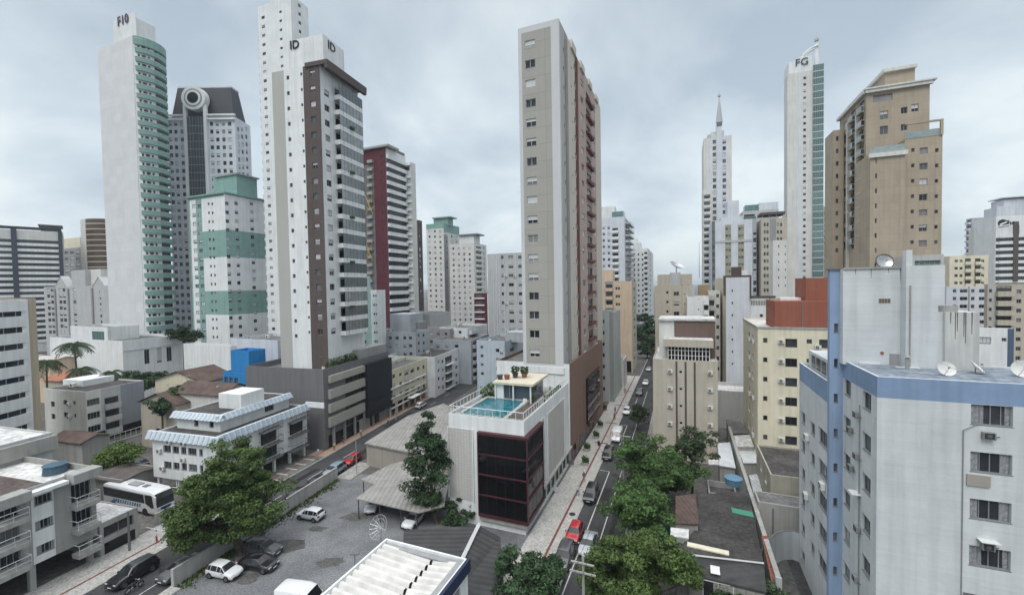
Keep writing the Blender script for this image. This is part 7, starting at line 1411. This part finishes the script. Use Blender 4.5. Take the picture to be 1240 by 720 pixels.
T = gnd(556, 636, 0); tree('bushy_shrub', 'thick dark shrub at the foot of the perforated panel', (T[0], T[1]+.5, 0), 3.6, 2.6, 2.2, 1.9, 'dark', 6, clumps=34, cr=.7, per=150, leaf=.20, trunk=.08, cat='shrub', zlow=-1)
def st(label, px, py, zc, h, rx, ry, rz, seed, kind='street', name='street_tree', **k):
    p = gnd(px, py, zc); tree(name, label, (p[0], p[1], 0), h, rx, ry, rz, kind, seed, group='trees by the right street', **k)
st('big bright green street tree, the farthest of the dense ones by the right street', 795, 566, 6.0, 11.0, 5.9, 5.6, 5.0, 21, clumps=180, cr=1.1, per=260, leaf=.18, trunk=.32)
st('thin airy tree in front of the beige block with brown grooves', 838, 545, 7, 11.0, 3.6, 3.2, 3.2, 22, kind='grey', clumps=44, cr=.9, per=110, leaf=.20, trunk=.2)
st('rounded street tree just left of the green awning', 776, 613, 5.6, 9.2, 4.0, 3.9, 3.8, 23, clumps=110, cr=1.0, per=260, leaf=.17, trunk=.26)
st('large near street tree at the bottom edge, right of the silver car', 770, 682, 5.6, 9.2, 5.3, 4.8, 4.0, 24, kind='mango', clumps=160, cr=1.0, per=300, leaf=.165, trunk=.32)
st('small dark tree leaning over the right street above the van', 772, 497, 4.5, 6.0, 1.8, 2.0, 2.2, 25, kind='dark', clumps=30, cr=.9, per=150, leaf=.22, trunk=.18)
st('dark rounded tree at the bottom edge below the smoked glass corner', 638, 692, 4.5, 7.0, 3.1, 3.0, 2.8, 26, kind='dark', name='round_tree', clumps=80, cr=.9, per=210, leaf=.19, trunk=.22)
st('spiky dark shrub in front of the dark roofed house', 898, 712, 3.2, 4.6, 2.4, 2.2, 1.7, 27, kind='dark', name='garden_shrub', cat='shrub', clumps=40, cr=.7, per=150, leaf=.20, trunk=.1)
st('green shrub beside the terracotta coping at the bottom edge', 925, 716, 3.0, 4.2, 2.0, 2.0, 1.6, 28, kind='grey', name='garden_shrub', cat='shrub', clumps=30, cr=.7, per=140, leaf=.19, trunk=.1)
def lt(label, px, py, D, h, rx, rz, seed, kind='dark', name='leafy_tree', **k):
    p = at(px, py, D); tree(name, label, (p[0], p[1], 0), p[2]+rz, rx, rx, rz, kind, seed, **k)
lt('low spreading tree over the parked cars by the lawn', 142, 549, 70, 0, 4.3, 1.6, 31, 'lime', clumps=60, cr=.9, per=130, leaf=.22, trunk=.2)
lt('dark bushy tree behind the pale grey three storey block', 172, 459, 108, 0, 5.5, 3.0, 32, 'dark', clumps=60, cr=1.3, per=110, leaf=.32, trunk=.3)
lt('dark tree at the foot of the curved green tower', 222, 404, 128, 0, 4.4, 3.0, 33, 'dark', clumps=50, cr=1.3, per=90, leaf=.36, trunk=.3)
lt('bushy tree left of the scalloped eaves block between the old houses', 196, 492, 84, 0, 2.2, 1.6, 34, 'dark', clumps=26, cr=.9, per=100, leaf=.26, trunk=.2)
lt('small tree in front of the mossy tile roof', 214, 473, 88, 0, 2.0, 1.2, 35, 'grey', clumps=20, cr=.8, per=90, leaf=.24, trunk=.15)
for i, (x, y, D, r) in enumerate(((779, 386, 235, 6), (776, 402, 215, 5), (786, 398, 200, 5), (784, 422, 178, 4), (789, 413, 165, 3.4))):
    lt(['tree closing the view at the end of the right street', 'second dark tree from the end of the right street', 'dark tree left of the beige dish block', 'dark tree over the far bend of the street', 'dark tree against the corner of the beige grooved block'][i], x, y, D, 0, r, r*.9, 40+i, 'dark', clumps=40, cr=r*.28, per=60, leaf=.5, trunk=.4, group='far street trees')
def palm(label, px, py, D, r, seed, n=20):
    rng = np.random.default_rng(seed); p = at(px, py, D); o = thing('palm_tree', label, 'palm tree', (p[0], p[1], 0), 0, 'palms near the pale grey block'); h = p[2]
    q = MB(); m = Vector((rng.normal()*.3, rng.normal()*.3, h*.5)); q.tube((0, 0, -.05), m, .26, .2, BARK, 8, cap=False); q.tube(m, (0, 0, h), .2, .16, BARK, 8); link('trunk', q.mesh('trunk'), o)
    q = MB(); ms = LM['palm']
    for k in range(n):
        a = 2*math.pi*k/n+rng.normal()*.15; e = rng.uniform(-.1, .9); L = r*(.8+.35*rng.random()); pts = [Vector((math.cos(a)*L*t, math.sin(a)*L*t, h+L*(e*t-1.15*t*t)*.75)) for t in np.linspace(0, 1, 9)]; sd_ = Vector((-math.sin(a), math.cos(a), 0)); mt = ms[int(rng.integers(3))]
        for j in range(8):
            A_, B_ = pts[j], pts[j+1]; q.tube(A_, B_, .05, .04, mt, 3, cap=False); wd = L*.26*math.sin(math.pi*(j+1.2)/10)
            for s_ in (-1, 1):
                for u in (0, .5): c0 = A_.lerp(B_, u); q.poly([c0, c0+(B_-A_)*.32, c0+(B_-A_)*.9+sd_*s_*wd+Vector((0, 0, -wd*.55)), c0+(B_-A_)*.65+sd_*s_*wd+Vector((0, 0, -wd*.6))], mt)
    link('fronds', q.mesh('fronds'), o)
palm('tallest palm in front of the white podium wall', 90, 416, 104, 3.6, 1); palm('shorter palm at the left of the orange roof', 56, 437, 102, 3.4, 2); palm('low palm just right of the tallest one', 98, 446, 101, 3.0, 3); palm('small palm standing over the dark roof corner', 135, 450, 101, 2.6, 4)
# ================================================================== POLES, WIRES, SMALL THINGS
def pole(label, P, h, r=.12, arms=(), name='utility_pole', cat='utility pole', mat=CONC, rz=0.):
    o = thing(name, label, cat, (P[0], P[1], 0), rz, 'poles'); link('shaft', MB().tube((0, 0, 0), (0, 0, h), r, r*.7, mat, 8).mesh('shaft'), o)
    for z, w_ in arms: link('crossarm', MB().box(-w_, w_, -.06-r, .06-r, z, z+.12, mat).mesh('crossarm'), o, Matrix.Translation((0, -.1, 0)))
    return o
P1 = gnd(706, 676, 9.0); pole('near concrete utility pole with two crossarms over the right street', P1, 9.3, .15, ((8.7, 1.0), (7.9, 1.1)), rz=-GA)
P2 = gnd(755, 526, 9.0); pole('farther utility pole with one crossarm above the white van', P2, 9.2, .15, ((8.8, 1.1),), rz=-GA)
P3 = gnd(157, 667, 0); pole('dark post at the corner of the bus yard', P3, 5.0, .14, mat=DGREY); P4 = gnd(432, 574, 0); pole('slim pale pole at the lot gate by the bluish car', P4, 5.8, .09); P5 = gnd(479.5, 508, 0); pole('utility pole in front of the cream block on pilotis', P5, 6.8, .16, ((6.2, .9),), rz=-GB)
P6 = at(430, 690, 42); o = pole('small double headed lamp post behind the ribbed roof', P6, float(at(430, 671, 42)[2]), .06, name='street_lamp', cat='street lamp', mat=DGREY); link('lamp_head', MB().box(-.45, .45, -.12, .12, 0, .12, DGREY).mesh('lamp_head'), o, Matrix.Translation((0, 0, float(at(430, 671, 42)[2]))))
def wire(A_, B_, sag, q):
    pts = [Vector(A_).lerp(Vector(B_), t)-Vector((0, 0, 4*sag*t*(1-t))) for t in np.linspace(0, 1, 13)]
    for a, c in zip(pts[:-1], pts[1:]): q.tube(a, c, .018, .018, TRIM, 4, cap=False)
ex_, ey_ = axes(GA)
q = MB(); P0_ = P1-ey_*34
for k in (-1, -.35, .35, 1):
    for z in (8.9,): wire((P1[0]+ex_[0]*k, P1[1]+ex_[1]*k, z), (P2[0]+ex_[0]*k, P2[1]+ex_[1]*k, z), .7, q); wire((P0_[0]+ex_[0]*k, P0_[1]+ex_[1]*k, z), (P1[0]+ex_[0]*k, P1[1]+ex_[1]*k, z), .7, q); N_ = P2+ey_*34; wire((P2[0]+ex_[0]*k, P2[1]+ex_[1]*k, z), (N_[0]+ex_[0]*k, N_[1]+ex_[1]*k, z), .7, q)
tag(link('power_line', q.mesh('power_line')), 'bundle of thin power lines running along the right street', 'power line')
q = MB(); eb = axes(GB)[1]
for k in (-.7, 0, .7): N_ = P5+eb*40; wire((P5[0]+k, P5[1], 6.3), (N_[0]+k, N_[1], 6.3), .7, q); M_ = P5-eb*36; wire((P5[0]+k, P5[1], 6.3), (M_[0]+k, M_[1], 6.3), .9, q)
tag(link('power_line', q.mesh('power_line')), 'thin power lines along the left street', 'power line')
Pd = at(461, 638, 43); qn = Vector((-.45, -.75, .55)).to_track_quat('Z', 'Y'); o = thing('satellite_dish', 'large see-through mesh dish beside the ribbed white roof', 'satellite dish', (Pd[0], Pd[1], 0)); hz = float(Pd[2])
q = MB(); r_ = 1.15
for a in range(14):
    an = 2*math.pi*a/14; pts = [Vector((0, 0, hz))+qn@Vector((r_*t*math.cos(an), r_*t*math.sin(an), .42*t*t)) for t in (0, .35, .7, 1)]
    for x0_, x1_ in zip(pts[:-1], pts[1:]): q.tube(x0_, x1_, .022, .022, METAL, 4, cap=False)
for t in (.35, .7, 1):
    ring = [Vector((0, 0, hz))+qn@Vector((r_*t*math.cos(2*math.pi*a/20), r_*t*math.sin(2*math.pi*a/20), .42*t*t)) for a in range(21)]
    for x0_, x1_ in zip(ring[:-1], ring[1:]): q.tube(x0_, x1_, .022, .022, METAL, 4, cap=False)
link('reflector', q.mesh('reflector'), o); link('mast', MB().tube((0, 0, 0), (0, 0, hz), .06, .05, FRG, 6).mesh('mast'), o); fp = Vector((0, 0, hz))+qn@Vector((0, 0, 1.0)); q = MB(); q.tube(fp, fp+qn@Vector((0, 0, .15)), .08, .08, FRG, 6)
for k in range(3): q.tube(fp, Vector((0, 0, hz))+qn@Vector((r_*math.cos(k*2.1), r_*math.sin(k*2.1), .42)), .02, .02, FRG, 4)
link('feed_horn', q.mesh('feed_horn'), o)
for i, (x, y) in enumerate(((725, 539), (693, 622))):
    P = gnd(x, y, .12); o = link('litter_bin', MB().tube((0, 0, 0), (0, 0, .8), .22, .26, TRIM, 12).tube((0, 0, .8), (0, 0, .9), .28, .2, TRIM, 12).mesh('litter_bin')) if i == 0 else link('manhole_cover', MB().tube((0, 0, 0), (0, 0, .02), .45, .45, TRIM, 20).mesh('manhole_cover')); o.location = (P[0], P[1], .121 if i == 0 else .123); tag(o, ('black litter bin on the right pavement near the planters', 'round black manhole cover on the pale pavement beside the red car')[i], ('litter bin', 'manhole cover')[i])
for i, (x, y) in enumerate(((669, 594), (688, 562))):
    o = thing('wall_sign', ['round white sign sticking out of the shop front under the pool building', 'dark hanging sign near the tower base on the pool building side'][i], 'sign', (0, 0, 0)); s_ = PB; a, z = s_.hit('R', x, y-3); P = s_.T@(s_.FM['R']@Vector((a, -.5, z))); o.location = P; o.rotation_euler = (0, 0, -GA); link('panel', (MB().tube((0, -.05, 0), (0, .05, 0), .42, .42, AW, 18) if i == 0 else MB().box(-.5, .5, -.06, .06, -.35, .35, DGREY)).mesh('panel'), o); link('bracket', MB().box(-.5, -.1, -.02, .02, .3, .36, FRD).mesh('bracket'), o)
# weeds and grit along the lot wall
q = MB(); rng = np.random.default_rng(9); wm_ = LM['lime']
for k in range(1500):
    l = 33+26*rng.random(); a = -47.8+abs(rng.normal())*.45*(1+1.2*math.sin(l*.7)**2); p = gw(a, l, GB); s_ = .05+.12*rng.random(); an = rng.random()*3.1; q.poly([(p[0]-s_*math.cos(an), p[1]-s_*math.sin(an), .01), (p[0]+s_*math.cos(an), p[1]+s_*math.sin(an), .01), (p[0]+s_*.4, p[1], .05+s_*1.8)], wm_[int(rng.integers(3))])
o = link('weeds', q.mesh('weeds')); o['kind'] = 'stuff'
finish_buildings()
# ================================================================== HAZE
hz_ = MB(); hz_.box(-3900, 3900, -400, 5400, -1, 205, plain('haze_shell', (.8, .8, .8))); ho = link('haze', hz_.mesh('haze')); ho['kind'] = 'stuff'
hm = bpy.data.materials.new('haze_air'); hm.use_nodes = True; hn = hm.node_tree; hn.nodes.clear(); hv = hn.nodes.new('ShaderNodeVolumePrincipled'); hv.inputs['Color'].default_value = (.80, .88, .94, 1); hv.inputs['Density'].default_value = .0002; hv.inputs['Anisotropy'].default_value = .1
hO = hn.nodes.new('ShaderNodeOutputMaterial'); hn.links.new(hv.outputs[0], hO.inputs['Volume']); ho.data.materials.clear(); ho.data.materials.append(hm)
